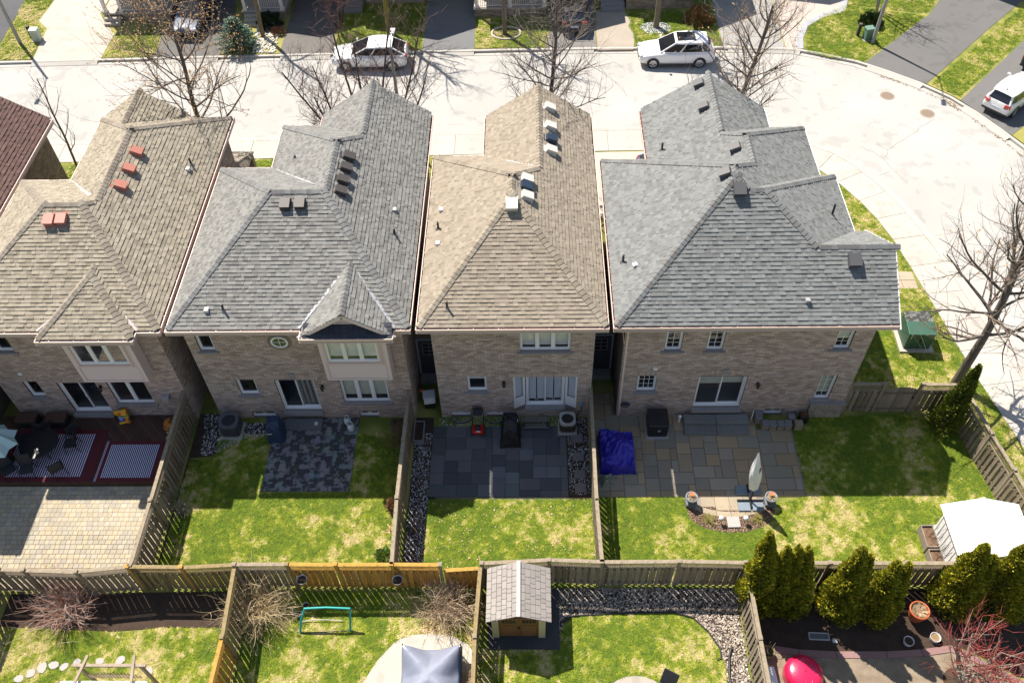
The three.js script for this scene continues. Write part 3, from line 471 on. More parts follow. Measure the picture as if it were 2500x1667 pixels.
{ // tan hip roof
  const h = thing('brick_house', 'tan hip-roofed brick house with white roof vents, narrowest of the row', 'house');
  const v = [{ x0: -4.33, x1: 2.96, z0: -9.87, z1: .49, l: .667, r: .667, n: .504, f: .57 }, { x0: -2.08, x1: 2.95, z0: -12.8, z1: -6.5, l: .667, r: .667 }];
  roofOf(h, v, pal([.36, .31, .24], [.25, .21, .16]), 41, [[.36, .315, .245], [.27, .23, .175], [.32, .28, .215]]);
  const holes = [[-.41, 1.57, 4.47, 5.72], [-2.62, -1.82, 1.85, 2.88], [-.72, 1.93, .53, 2.79], [-3.44, -2.62, .05, .36], [-1.91, -1.2, .05, .36]];
  body(h, -3.86, 2.51, holes, [[-3.86, 2.51, 0, Y6, -9.4, -5], [-1.6, 2.508, 0, Y6, -12.35, -9.4], [-4.95, -3.86, 0, 3.6, -3.2, -2.2], [2.51, 3.6, 0, 3.6, -3.4, -2.4]], 42);
  soffit(h, SIDING, [-4.33, 2.96, -9.87, .49], [-2.08, 2.95, -12.8, -9.87]);
  eaves(h, [2.96, -12.8, 2.96, .49], [2.96, .49, -4.33, .49], [-4.33, .49, -4.33, -9.87], [-4.33, -9.87, -2.08, -9.87], [-2.08, -9.87, -2.08, -12.8]);
  win(h, -.41, 1.57, 4.47, 5.72, 0, { panes: 3, blind: 'h', up: .08 }); win(h, -2.62, -1.82, 1.85, 2.88, 0, { header: 1, blind: 'h', up: .55 }); win(h, -3.44, -2.62, .05, .36, 0, { panes: 2, sill: 0 }); win(h, -1.91, -1.2, .05, .36, 0, { panes: 2, sill: 0 });
  sliding(h, -.2, 1.42, .55, 2.79, -.16, { blind: 's' }); header(h, -.9, 2.1, 2.81, 0, 0);
  for (const s of [-1, 1]) { const x = s < 0 ? -.72 : 1.93, g = sub('sidelight', h); g.position.set(x, 0, 0); g.rotation.y = s * -.45; const o = -s, q = (a, b, c, d, e, f) => [Math.min(o * a, o * b), Math.max(o * a, o * b), c, d, e, f];
    new B().bx(...q(0, .09, .53, 2.78, -.1, -.02)).bx(...q(.45, .55, .53, 2.78, -.1, -.02)).bx(...q(.09, .45, .53, 1.15, -.09, -.03)).bx(...q(.09, .45, 2.66, 2.78, -.09, -.03)).build('frame', WHITE, g); new B().bx(...q(.09, .45, 1.15, 2.66, -.062, -.058)).build('pane', GLASS, g);
    const bl = new B(); for (let y = 1.2; y < 2.62; y += .075) bl.box(.34, .006, .07, [o * .27, y, -.13, 0, .7]); bl.build('shutter', mat([.6, .63, .66], { roughness: .5 }), g, 'stuff'); }
  for (const [x, z, y] of [[-4.4, -2.2, 0], [3.05, -2.4, 0]]) { const g = sub('side_door', h); new B().bx(x - .46, x + .46, .3, 2.6, z + .003, z + .04).build('leaf', mat([.05, .055, .065], { roughness: .5 }), g); new B().bx(x - .28, x + .28, 1.65, 2.4, z + .041, z + .05).build('pane', BLACK, g); const b = new B().bx(x - .54, x - .46, .3, 2.68, z + .003, z + .06).bx(x + .46, x + .54, .3, 2.68, z + .003, z + .06).bx(x - .46, x + .46, 2.6, 2.68, z + .003, z + .06); for (const u of [-.29, 0, .27]) b.bx(x + u, x + u + .02, 1.65, 2.4, z + .05, z + .06); for (const u of [1.64, 1.9, 2.15, 2.39]) b.bx(x - .29, x + .29, u, u + .02, z + .051, z + .061); b.build('door_frame', mat([.3, .32, .36], { roughness: .5 }), g); new B().bx(x - .5, x + .5, 0, .3, z + .003, z + .45).build('step', STONE, g); }
  const wv = mat([.55, .53, .48], { roughness: .5 }), dv = mat([.03, .05, .085], { roughness: .35, metalness: .3 });
  vents(h, [['r', .88, 7.71, -11.42], ['r', .89, 7.71, -10.04], ['r', .91, 7.7, -9.15, dv], ['r', .88, 7.72, -8.36], ['r', -.15, 8.4, -5.65], ['r', -.19, 8.42, -5.19, dv], ['r', -.15, 8.4, -4.61], ['n', -.68, 8.57, -3.98, wv, 1.15]], wv, { n: .504, r: .667 });
  pipeVent(h, V3(-3.75, 6.71, -4.66)); pipeVent(h, V3(-3.14, 6.7, -.28)); smallVent(h, V3(-3.69, 6.75, -5.72), WHITE); smallVent(h, V3(-3.7, 6.74, -3.72), WHITE);
  flashing(h, V3(-2.08, EAVE + .03, -9.87), V3(.2, EAVE + 1.56, -7.2), .2, mat([.55, .54, .52], { roughness: .5 }));
  wallLight(h, -1.11, 2.41, 0); new B().rbox(.14, .18, .1, .02, [2.15, .95, .06]).build('meter_box', mat([.12, .3, .42], { roughness: .5 }), h);
  new B().tube([V3(2.15, .86, .06), V3(2.17, .6, .07), V3(2.05, .4, .12), V3(1.9, .3, .35)], .018, 6).build('conduit', BLACK, h);
}
{ // corner house, widest grey-green roof
  const h = thing('brick_house', 'wide corner brick house with stepped blue-grey roof and stone paved patio', 'house');
  const v = [{ x0: 3.13, x1: 12.7, z0: -9.47, z1: .48, l: .667, r: .667, n: .646, f: .723 }, { x0: 8, x1: 13.34, z0: -8.24, z1: .47, r: .667, n: .646, f: .68 }, { x0: 5.2, x1: 12.69, z0: -11.67, z1: -5.9, l: .64, r: .667, f: .667 }, { x0: 5.21, x1: 11.13, z0: -13.2, z1: -8.5, l: .64, r: .667 }, { x0: 9.5, x1: 13.8, z0: -4.7, z1: .46, n: .646, f: .646 }];
  roofOf(h, v, pal([.235, .247, .243], [.15, .153, .15]), 51, [[.22, .23, .23], [.18, .175, .17], [.2, .205, .205]]);
  const holes = [[5.27, 5.92, 4.44, 5.72], [6.91, 7.55, 4.43, 5.72], [11.85, 12.48, 4.47, 5.72], [4.39, 5.18, 1.77, 2.84], [6.89, 8.9, .62, 2.75], [11.88, 12.53, 1.16, 2.8], [10, 10.8, .05, .4]];
  body(h, 3.66, 13.23, holes, [[3.66, 13.23, 0, Y6, -7.8, -5], [3.66, 12.2, 0, Y6, -9, -7.8], [5.65, 12.198, 0, Y6, -11.2, -9], [5.65, 10.65, 0, Y6, -12.75, -11.2]], 52, [[V3(13.23, 0, 0), V3(0, 0, -1), 5, Y6]]);
  soffit(h, SIDING, [3.13, 12.7, -9.47, .48], [12.7, 13.34, -8.24, .47], [5.2, 12.69, -11.67, -9.47], [5.21, 11.13, -13.2, -11.67], [13.34, 13.8, -4.7, .46]);
  eaves(h, [13.8, .47, 3.13, .47], [3.13, .48, 3.13, -9.47], [3.13, -9.47, 5.2, -9.47], [5.2, -9.47, 5.2, -13.2], [11.13, -13.2, 11.13, -11.67, 1], [11.13, -11.67, 12.7, -11.67, 1], [12.7, -11.67, 12.7, -8.24, 1], [12.7, -8.24, 13.34, -8.24, 1], [13.34, -8.24, 13.34, -4.7, 1]);
  { const g = sub('end_gable', h); new B().tri(V3(13.55, EAVE - .1, .3), V3(13.55, EAVE - .1, -4.5), V3(13.55, EAVE + 1.5, -2.12)).build('gable_wall', SIDING, g); for (const s of [-1, 1]) new B().bar(V3(13.79, EAVE + 1.6, -2.12), V3(13.79, EAVE - .1, -2.12 + s * 2.66), .04, .16).build('barge_board', WHITE, g); }
  for (const x of [5.27, 6.91]) win(h, x, x + .65, 4.44, 5.72, 0, { bars: [2, 4] });
  win(h, 11.85, 12.48, 4.47, 5.72, 0, { bars: [2, 4], blind: 'h', up: .3 }); win(h, 4.39, 5.18, 1.77, 2.84, 0, { bars: [3, 3], header: 1 }); win(h, 11.88, 12.53, 1.16, 2.8, 0, { bars: [2, 4], header: 1, blind: 'r', up: .1 }); win(h, 10, 10.8, .05, .4, 0, { panes: 2, sill: 0 });
  sliding(h, 6.89, 8.9, .62, 2.75, 0, { blind: 'r', top: .14 }); header(h, 6.65, 9.15, 2.78, 0, .17, 1);
  { const g = sub('stone_base', h), r = rng(77); new B().bx(11.83, 13.26, 0, .95, .014, .1).build('backing', mat([.2, .18, .16]), g); let y = 0; for (let j = 0; j < 5; j++) { const hh = [.2, .16, .2, .17, .2][j]; let x = 11.83; while (x < 13.25) { const w = Math.min(.22 + .3 * r(), 13.26 - x), t = .85 + .3 * r(); new B().rbox(w - .015, hh - .015, .06, .012, [x + w / 2, y + hh / 2, .125]).build('stone', mat([.4 * t, .35 * t, .28 * t].map(q => +q.toFixed(2)), { map: T.speck }), g); x += w; } y += hh; } new B().box(1.5, .07, .2, [12.545, .985, .09]).build('ledge', STONE, g); }
  const vm = mat([.075, .075, .08], { roughness: .5 });
  vents(h, [['l', 7.8, 7.98, -12.71], ['l', 7.79, 7.98, -10.96], ['l', 8.55, 8.47, -7.42], ['l', 7.61, 9.32, -4.78], ['n', 7.99, 9.21, -3.99, vm, 1.15], ['n', 12.19, 7.69, -1.67, vm, 1.15]], vm, { n: .646, l: .667 });
  pipeVent(h, V3(5.89, 6.76, -9.58)); pipeVent(h, V3(12.27, 7.04, -4.91), .6); pipeVent(h, V3(3.67, 6.69, -2.68)); smallVent(h, V3(10.39, 6.86, -.34), mat([.3, .3, .3], { roughness: .5 })); smallVent(h, V3(4.08, 6.95, -2.18), WHITE, -1.2);
  wallLight(h, 9.36, 2.23, 0); new B().rbox(.18, .14, .08, .015, [5.04, 3.34, .05]).build('dryer_vent', WHITE, h);
  { const g = sub('downpipe', h); new B().bx(3.72, 3.8, .1, EAVE - .15, .02, .1).build('pipe', GUTTER, g); }
  { const g = sub('hose_reel', h), b = new B(); for (let i = 0; i < 3; i++) { const ps = []; for (let k = 0; k <= 16; k++) { const a = k / 16 * 2 * Math.PI; ps.push(V3(4.01 + (.2 - i * .03) * Math.cos(a), .92 + (.17 - i * .03) * Math.sin(a), .08 + i * .03)); } b.tube(ps, .015, 5); } b.build('hose', mat([.03, .05, .09], { roughness: .5 }), g); new B().box(.2, .12, .1, [4.01, .95, .06]).build('bracket', BLACK, g); }
}

// ------------------------------------------------------------------ board fences with lattice tops
const WOODS = { grey: [[.3, .24, .165], [.36, .295, .21], [.24, .19, .13], [.32, .265, .19], [.38, .32, .235]], amber: [[.5, .27, .05], [.56, .32, .065], [.44, .23, .045], [.47, .29, .08], [.4, .22, .055]], olive: [[.27, .2, .09], [.33, .25, .12], [.23, .17, .08], [.2, .16, .09], [.3, .24, .13]] };
const wm = (c) => mat(c.map(v => +v.toFixed(3)), { map: T.wood, roughness: .9 });
const RAILTOP = c => wm(c);
const boardGeo = {};
function fencePart(f, posts, o) {
  const r = rng(Math.round(posts[0][0] * 31 + posts[0][1] * 97) + 7), H = o.h || 1.95;
  for (let i = 0; i < posts.length - 1; i++) {
    const [ax, az] = posts[i], [bx, bz] = posts[i + 1], L = Math.hypot(bx - ax, bz - az), dx = (bx - ax) / L, dz = (bz - az) / L, ry = Math.atan2(-dz, dx), nx = -dz, nz = dx;
    const tone = WOODS[(o.tones && o.tones[i]) || o.tone || 'grey'], lat = o.lat && o.lat[i] === 0 ? 0 : .3, top = H - (lat ? lat + .1 : .06);
    const P = (s, y, e) => [ax + dx * s + nx * e, y, az + dz * s + nz * e, ry];
    const place = (name, key, mk, m, s, y, e, rz = 0) => { const g = boardGeo[key] ||= mk(); const q = part(name, g, m, f); const t = P(s, y, e); q.position.set(t[0], t[1], t[2]); q.rotation.set(0, ry, rz, 'YXZ'); return q; };
    const dy = (r() - .5) * .05, bl = +(top - .07).toFixed(2);
    for (const side of [1, -1]) for (let s = .1 + (side < 0 ? .125 : 0); s < L - .06; s += .25) {
      place('board', 'b' + bl, () => new B().box(.137, bl, .018).g, wm(tone[Math.floor(r() * 5)]), s + (r() - .5) * .012, .05 + bl / 2 + dy + (r() - .5) * .02, side * .029, (r() - .5) * .012);
    }
    const Lk = +(L - .09).toFixed(2);
    for (const y of [.3, top - .22]) place('rail', 'r' + Lk, () => new B().box(Lk, .088, .038).g, wm(tone[2]), L / 2, y + dy, 0);
    place('rail', 'u' + Lk, () => new B().box(Lk, .05, .07).g, wm(tone[1]), L / 2, top + .005 + dy, 0);
    if (lat) {
      const g = new B(), y0 = top + .03, y1 = H - .02, hh = y1 - y0;
      for (const sg of [1, -1]) for (let c = -hh; c < L; c += .088) { const s0 = Math.max(.05, c), s1 = Math.min(L - .05, c + hh); if (s1 - s0 < .03) continue; const ya = sg > 0 ? y0 + (s0 - c) : y1 - (s0 - c), yb = sg > 0 ? y0 + (s1 - c) : y1 - (s1 - c); const a = P(s0, ya + dy, sg * .006), b = P(s1, yb + dy, sg * .006); g.bar(V3(a[0], a[1], a[2]), V3(b[0], b[1], b[2]), .009, .02); }
      g.build('lattice', wm(tone[0]), f, 'stuff');
    }
    place('cap_rail', 'c' + Lk, () => new B().box(Lk + .04, .038, .14).g, RAILTOP(tone[1]), L / 2, H + .01 + dy, 0, (r() - .5) * .008);
  }
  posts.forEach(([x, z], i) => { if (o.skip && o.skip.includes(i)) return; const t = WOODS[(o.posts && o.posts[i]) || o.tone || 'grey']; const q = sub('post', f); q.position.set(x, 0, z); new B().box(.1, H + .06, .1, [0, (H + .06) / 2, 0]).build('shaft', wm(t[1]), q); new B().box(.15, .03, .15, [0, H + .075, 0, .1 * (i % 3 - 1)]).build('post_cap', RAILTOP(t[1]), q); });
}
function fence(label, posts, o = {}) { const f = thing('board_fence', label, 'fence'); fencePart(f, posts, o); return f; }
fence('weathered fence between the brick paver yard and the stained slab patio', [[-14.62, -.05], [-14.62, 2.38], [-14.6, 5.2], [-14.6, 7.86]]);
fence('weathered fence between the square-slab lawn and the dark flagstone yard', [[-5.1, -.05], [-5.12, 2.5], [-5.14, 5.12], [-5.08, 7.8]]);
fence('weathered fence between the dark flagstone patio and the tarp-covered corner yard', [[2.5, -.05], [2.48, 2.5], [2.46, 5.15], [2.52, 7.72]]);
fence('grey garden fence along the corner beside the sidewalk', [[17.9, -.1], [18.25, 2.33], [18.55, 4.0], [18.85, 5.9], [19.1, 7.85]]);
fence('long rear fence of weathered and amber boards behind the hanging baskets', [[-21.3, 7.98], [-19.4, 8.02], [-18.48, 8.05], [-16.52, 8.12], [-14.69, 7.93], [-12.73, 7.95], [-10.8, 7.85], [-8.89, 7.85], [-7.12, 7.86], [-5.07, 7.86], [-3.33, 7.88]], { tones: ['grey', 'grey', 'grey', 'grey', 'olive', 'olive', 'grey', 'amber', 'amber', 'amber'], posts: ['grey', 'grey', 'grey', 'grey', 'amber', 'amber', 'grey', 'olive', 'amber', 'amber', 'grey'] });
fence('short low amber fence panel behind the thorny bush', [[-3.22, 7.98], [-1.92, 7.9]], { tone: 'amber', h: 1.72, lat: [0], skip: [0, 1] });
fence('dark weathered rear fence behind the shed and the gravel bed', [[-1.82, 7.82], [.61, 7.7], [2.52, 7.78], [5.3, 7.76], [7.66, 7.82], [10.66, 7.82], [13.4, 7.84], [16.1, 7.86], [19.1, 7.9]], { tone: 'grey' });
fence('olive side fence beside the tangled vine bush', [[-10.78, 7.98], [-10.66, 10.53], [-10.72, 13.1]], { tone: 'olive', tones: ['olive', 'amber'], skip: [0] });
fence('narrow side fence between the tan shed and the collapsed canopy', [[-1.86, 7.95], [-1.98, 10.5], [-1.98, 13.1]], { tone: 'grey', tones: ['olive', 'olive'], skip: [0] });
fence('grey side fence between the pebble bed and the cedars', [[7.68, 7.95], [7.7, 10.56], [7.74, 13.1]], { skip: [0] });
fence('dark side fence at the bottom left corner', [[-20.0, 8.15], [-20.0, 10.6], [-20.0, 13.1]], { skip: [0] });
{ const f = fence('dark weathered gate fence beside the corner house', [[13.34, -.14], [14.71, -.14]], {}); fencePart(f, [[16.25, -.14], [17.9, -.1]], { skip: [1] });
  const g = sub('gate', f, 'arched wooden gate'); for (let i = 0; i < 10; i++) { const u = (i + .5) / 10, hh = 1.55 + .16 * Math.sin(Math.PI * u); new B().box(.138, hh, .02, [14.8 + u * 1.4, .06 + hh / 2, -.12]).build('board', wm(WOODS.grey[i * 3 % 5]), g); } for (const y of [.3, 1.4]) new B().box(1.4, .09, .04, [15.5, y, -.088]).build('rail', wm(WOODS.grey[2]), g); new B().box(.05, .12, .03, [16.1, 1.1, -.06]).build('latch', BLACK, g); }

// ------------------------------------------------------------------ lawns, gravel, patios
const tuft = (() => { const b = new B(), r = rng(4); for (let i = 0; i < 9; i++) { const a = r() * 6.28, L = .035 + r() * .045, h = .008 + r() * .026, w = .006 + r() * .004, x = (r() - .5) * .1, z = (r() - .5) * .1, c = Math.cos(a), s = Math.sin(a), y = r() * .012; b.tri(V3(x + s * w, y, z - c * w), V3(x - s * w, y, z + c * w), V3(x + c * L, y + h, z + s * L)); } return b.g; })();
const grassM = mat([1, 1, 1], { roughness: .9, side: THREE.DoubleSide });
function grass(label, poly, dens, o = {}) {
  const r = rng(o.seed || 1), xs = poly.map(p => p[0]), zs = poly.map(p => p[1]), x0 = Math.min(...xs), x1 = Math.max(...xs), z0 = Math.min(...zs), z1 = Math.max(...zs), P = [];
  const n = (x1 - x0) * (z1 - z0) * dens; for (let i = 0; i < n; i++) { const x = mix(x0, x1, r()), z = mix(z0, z1, r()); if (inPoly(x, z, poly) && !(o.not || []).some(q => inPoly(x, z, q))) P.push([x, z]); }
  const m = new THREE.InstancedMesh(tuft, grassM, P.length), c = new THREE.Color(), q = new THREE.Matrix4(), st = o.straw ?? .5, sc = o.scale || 1;
  P.forEach(([x, z], i) => {
    const k = sc * (.75 + r() * .8); q.compose(V3(x, o.y || 0, z), new THREE.Quaternion().setFromEuler(new THREE.Euler(0, r() * 6.28, 0)), V3(k * 1.1, k * (.7 + r() * .6), k * 1.1)); m.setMatrixAt(i, q);
    const f = fbm(x * .5 + 40, z * .5 + 9, 3), f2 = fbm(x * 2.2 + 3, z * 2.2 + 70, 3), f3 = fbm(x * 7.5 + 11, z * 7.5 + 5, 2), d = clamp(smooth(.4 - (st - .5) * .3, .7 - (st - .5) * .3, f * .38 + f2 * .34 + f3 * .28) + (r() - .5) * .55);
    const col = d < .5 ? mix3([.1, .17, .008], [.28, .32, .018], d * 2) : mix3([.28, .32, .018], [.56, .46, .22], d * 2 - 1); const j = .75 + .5 * r(); c.setRGB(col[0] * j, col[1] * j, col[2] * j); m.setColorAt(i, c);
  });
  m.name = numbered('grass'); m.castShadow = m.receiveShadow = true; m.userData = { kind: 'stuff', label, category: 'grass' }; scene.add(m);
}
const rect = (x0, x1, z0, z1) => [[x0, z0], [x1, z0], [x1, z1], [x0, z1]];
const BED4 = (() => { const p = []; for (let i = 0; i <= 14; i++) { const a = i / 14 * Math.PI; p.push([7.93 - 1.78 * Math.cos(a), 4.45 + 1.17 * Math.sin(a) ** .8]); } return p; })();
const PEB = [[.95, 10.2], [1.1, 9.25], [1.5, 9.0], [2.7, 8.9], [4.2, 8.85], [5.2, 8.85], [5.9, 9.05], [6.4, 9.6], [6.75, 10.2], [6.85, 10.9], [6.75, 11.9], [6.75, 13], [7.62, 13], [7.62, 7.9], [.7, 7.9], [.75, 10.3]];
const RING = (cx, cz, a, b, n = 24) => Array.from({ length: n }, (_, i) => [cx + a * Math.cos(i / n * 2 * Math.PI), cz + b * Math.sin(i / n * 2 * Math.PI)]);
const CIRC3 = RING(3.6, 12.45, 1.35, 1.3), PAD2 = [[-6.6, 13.2], [-6.05, 11.5], [-5.55, 10.6], [-5.0, 9.95], [-4.5, 9.7], [-3.7, 9.62], [-2.9, 9.72], [-2.3, 10.05], [-2.1, 10.4], [-2.1, 13.2]];
grass('patchy sunlit lawn below the stained slab patio', rect(-14.4, -5.25, .9, 7.75), 420, { seed: 2, not: [rect(-11.15, -7.45, .4, 3.75), rect(-14.4, -13.4, .9, 2.2)], straw: .55 });
grass('lawn strewn with dry leaves below the dark flagstones', rect(-4.15, 2.4, 4.12, 7.7), 420, { seed: 3, straw: .42 });
grass('wide corner lawn around the tan stone patio', [[2.65, 4.02], [6.15, 4.02], ...[...BED4].filter(p => p[1] > 4.4), [9.75, 4.4], [11.1, 4.02], [11.15, .1], [17.85, .1], [18.5, 4], [19, 7.7], [2.65, 7.7]], 400, { seed: 4, not: [rect(15.1, 18.6, 5.3, 7.7)], straw: .42 });
grass('lawn in the bottom left yard around the stepping stones', [[-19.8, 9.4], [-17.3, 9.5], [-15.4, 9.6], [-13.4, 9.42], [-10.9, 9.45], [-10.9, 12.9], [-19.8, 12.9]], 400, { seed: 5, straw: .55 });
grass('shaded lawn around the turquoise goal', rect(-10.55, -2.2, 8.05, 12.9), 400, { seed: 6, not: [PAD2], straw: .52 });
grass('lawn beside the tan shed', [[-1.8, 10.2], [.9, 10.25], [1.15, 9.3], [1.55, 9.05], [2.7, 8.95], [4.2, 8.9], [5.2, 8.9], [5.85, 9.1], [6.35, 9.65], [6.68, 10.2], [6.78, 10.9], [6.68, 12.9], [-1.8, 12.9]], 400, { seed: 7, not: [CIRC3], straw: .45 });
grass('side lawn between the corner house and the sidewalk', [[13.3, -7], [13.3, -.25], [17.8, -.2], [18.35, 2.3], [18.7, 4], [19.3, 8], [21.4, 8], [20.0, -.6], [19.42, -4.1], [18.9, -8.0], [18.4, -10.9], [17.85, -12.9], [17.2, -14.3], [16.5, -15.4], [13.4, -15.4]], 260, { seed: 8, not: [rect(13.3, 19.3, -8.6, -7.35)], straw: .6, scale: 1.15 });
grass('narrow front lawn between the left houses', [[-26, -17.7], [-4.2, -17.9], [-4.2, -13.3], [-26, -13.3]], 90, { seed: 9, straw: .5, scale: 1.5 });
// pebbles
const pebbleG = new THREE.IcosahedronGeometry(1, 0);
function pebbles(name, label, poly, dens, s0, s1, cols, seed, y = .01, not = []) {
  const r = rng(seed), xs = poly.map(p => p[0]), zs = poly.map(p => p[1]), x0 = Math.min(...xs), x1 = Math.max(...xs), z0 = Math.min(...zs), z1 = Math.max(...zs), P = []; const n = (x1 - x0) * (z1 - z0) * dens;
  for (let i = 0; i < n; i++) { const x = mix(x0, x1, r()), z = mix(z0, z1, r()); if (inPoly(x, z, poly) && !not.some(q => inPoly(x, z, q)) && (name !== 'leaf_litter' || fbm(x * 1.6 + 7, z * 1.6, 3) > .36 + .35 * r())) P.push([x, z]); }
  const m = new THREE.InstancedMesh(pebbleG, mat([1, 1, 1], { roughness: .8 }), P.length), q = new THREE.Matrix4(), c = new THREE.Color();
  P.forEach(([x, z], i) => { const k = mix(s0, s1, r() * r()); q.compose(V3(x, y + k * .3 + r() * .01, z), new THREE.Quaternion().setFromEuler(new THREE.Euler((r() - .5) * .5, r() * 6.28, (r() - .5) * .5)), V3(k, k * .55, k * (.65 + .35 * r()))); m.setMatrixAt(i, q); const b = cols[Math.floor(r() * cols.length)], j = .75 + .5 * r(); c.setRGB(b[0] * j, b[1] * j, b[2] * j); m.setColorAt(i, c); });
  m.name = numbered(name); m.castShadow = m.receiveShadow = true; m.userData = { kind: 'stuff', label, category: 'gravel' }; scene.add(m);
}
const bed = (name, poly, y, m) => struct(name, new B().prism(poly, -.05, y), m);
const MARBLE = [[.5, .52, .55], [.4, .42, .45], [.6, .61, .62], [.25, .26, .28], [.14, .14, .15]], RIVER = [[.42, .36, .29], [.33, .29, .25], [.5, .44, .36], [.2, .18, .16], [.36, .29, .23], [.24, .2, .17]];
bed('planting_bed', rect(-4.98, -4.2, .05, 7.75), .012, M.soil); pebbles('gravel', 'white marble chips along the flagstone patio fence', rect(-4.98, -4.22, .9, 7.7), 300, .018, .042, MARBLE, 21, .012);
bed('planting_bed', rect(1.5, 2.42, .1, 4.15), .012, M.soil); pebbles('gravel', 'white marble chips around the stepping slabs beside the condenser', rect(1.55, 2.42, .1, 3.9), 260, .018, .042, MARBLE, 22, .012);
pebbles('gravel', 'white chips below the basement windows', rect(-4.0, 1.6, .06, .55), 150, .018, .04, MARBLE, 23, .006);
bed('planting_bed', [[-14.5, -.2], [-13.5, -.2], [-13.4, .3], [-11.0, .3], [-11.0, 1.0], [-12.4, 1.15], [-13.4, 1.95], [-14.5, 2.1]], .012, M.soil); pebbles('gravel', 'pale pebbles beside the air conditioner and blue grill', [[-14.3, -.2], [-13.6, -.2], [-13.2, .3], [-11.1, .3], [-11.1, .95], [-12.4, 1.1], [-13.4, 1.9], [-14.0, 1.95]], 230, .025, .05, MARBLE, 24, .012);
bed('planting_bed', PEB, .012, M.soil); pebbles('river_stones', 'rounded river pebbles below the rear fence and down the curved edge', PEB, 420, .025, .06, RIVER, 25, .012);
bed('planting_bed', [[-19.8, 8.1], [-10.85, 8.0], [-10.85, 9.42], [-13.4, 9.4], [-15.4, 9.55], [-17.3, 9.48], [-19.8, 9.38]], .015, M.soil);
bed('planting_bed', [[7.85, 7.9], [19, 7.95], [19, 11], [17.1, 11.21], [15.6, 10.3], [14.9, 10.03], [13.84, 10.27], [12.5, 10.3], [10.9, 10.3], [9.5, 10.2], [7.85, 10.0]], .015, M.soil);
bed('planting_bed', BED4, .014, M.mulch); pebbles('mulch_chips', 'bark chips in the curved bed below the umbrella', BED4, 700, .015, .035, [[.3, .2, .13], [.2, .13, .09], [.42, .3, .2], [.15, .1, .07]], 26, .014);
bed('planting_bed', [[-14.5, 2.1], [-13.9, 2.2], [-13.85, 7.8], [-14.5, 7.8]], .012, M.soil); bed('planting_bed', [[-6.1, .1], [-5.2, .1], [-5.2, 7.8], [-7.0, 7.8], [-6.6, 7.2], [-5.75, 6.6], [-5.7, 3]], .012, M.soil);
bed('planting_bed', [[-4.1, 8.0], [-2.1, 8.0], [-2.1, 10.0], [-3, 9.6], [-4, 9.4], [-4.3, 8.8]], .01, M.mulch);
pebbles('leaf_litter', 'fallen tan leaves under the thorny bush', [[-4.6, 9.3], [-2.15, 8.9], [-2.15, 10.1], [-3, 9.7], [-4.4, 9.6]], 500, .03, .05, [[.5, .33, .2], [.4, .24, .14], [.58, .42, .28]], 27, .01);
pebbles('leaf_litter', 'dry pale leaves scattered over the lawn below the flagstones', rect(-4, 2.4, 4.2, 7.6), 26, .018, .05, [[.6, .46, .33], [.5, .36, .25]], 28, .03);
pebbles('leaf_litter', 'tan leaves caught along the fence beside the slab lawn', rect(-5.75, -5.2, 3.6, 5.6), 420, .03, .06, [[.5, .3, .16], [.42, .25, .14], [.6, .42, .26]], 29, .012);
// paving made of single stones
function stonePiece(g, x0, x1, z0, z1, y, m, r = .012) { const q = part('paving_stone', new B().rbox(x1 - x0, .05, z1 - z0, r, []).g, m, g); q.position.set((x0 + x1) / 2, y - .025, (z0 + z1) / 2); return q; }
function paving(name, base) { const g = new THREE.Group(); g.name = numbered(name); g.userData.kind = 'structure'; scene.add(g); return g; }
{ const g = paving('slab_patio'), r = rng(61); new B().prism(rect(-11.12, -7.44, .3, 3.72), -.04, .008).build('bedding', M.joint, g);
  for (let i = 0; i < 8; i++) for (let j = 0; j < 8; j++) { if (i > 2 && j < 0) continue; const X = -11.1 + .2275 + i * .457, Z = 3.7 - .2275 - j * .457; new B().rbox(.445, .05, .445, .01, [X, .01 + r() * .004, Z]).build('paving_stone', mat([.21, .22, .23].map(v => +(v * (.9 + .2 * r())).toFixed(3)), { map: T.stain }), g); } }
function ashlar(name, poly, u, gap, y, cols, seed, map) {
  const g = paving(name), r = rng(seed), xs = poly.map(p => p[0]), zs = poly.map(p => p[1]), x0 = Math.min(...xs), z0 = Math.min(...zs), nx = Math.ceil((Math.max(...xs) - x0) / u), nz = Math.ceil((Math.max(...zs) - z0) / u), used = new Set();
  new B().prism(poly, -.04, y - .03).build('bedding', M.joint, g);
  const free = (i, j) => i < nx && j < nz && !used.has(i + '_' + j) && inPoly(x0 + (i + .5) * u, z0 + (j + .5) * u, poly);
  for (let j = 0; j < nz; j++) for (let i = 0; i < nx; i++) if (free(i, j)) {
    const opts = [[3, 2], [2, 2], [4, 2], [2, 3], [2, 2], [3, 2]]; let [w, h] = opts[Math.floor(r() * 6)];
    while (w > 1 && !Array.from({ length: w }, (_, k) => free(i + k, j)).every(Boolean)) w--; while (h > 1 && !Array.from({ length: h }, (_, k) => Array.from({ length: w }, (_, m) => free(i + m, j + k)).every(Boolean)).every(Boolean)) h--;
    for (let a = 0; a < w; a++) for (let b = 0; b < h; b++) used.add((i + a) + '_' + (j + b));
    const c = cols[Math.floor(r() * cols.length)], k = .85 + .3 * r(); stonePiece(g, x0 + i * u + gap / 2, x0 + (i + w) * u - gap / 2, z0 + j * u + gap / 2, z0 + (j + h) * u - gap / 2, y + r() * .006, mat(c.map(v => +(v * k).toFixed(2)), { map: map || T.blotch, roughness: .9 }));
  } return g;
}
ashlar('flagstone_patio', [[-4.2, .55], [1.5, .55], [1.5, 4.1], [-4.2, 4.1]], .285, .01, .03, [[.1, .11, .12], [.14, .145, .155], [.09, .095, .11], [.16, .15, .16], [.17, .185, .2]], 62);
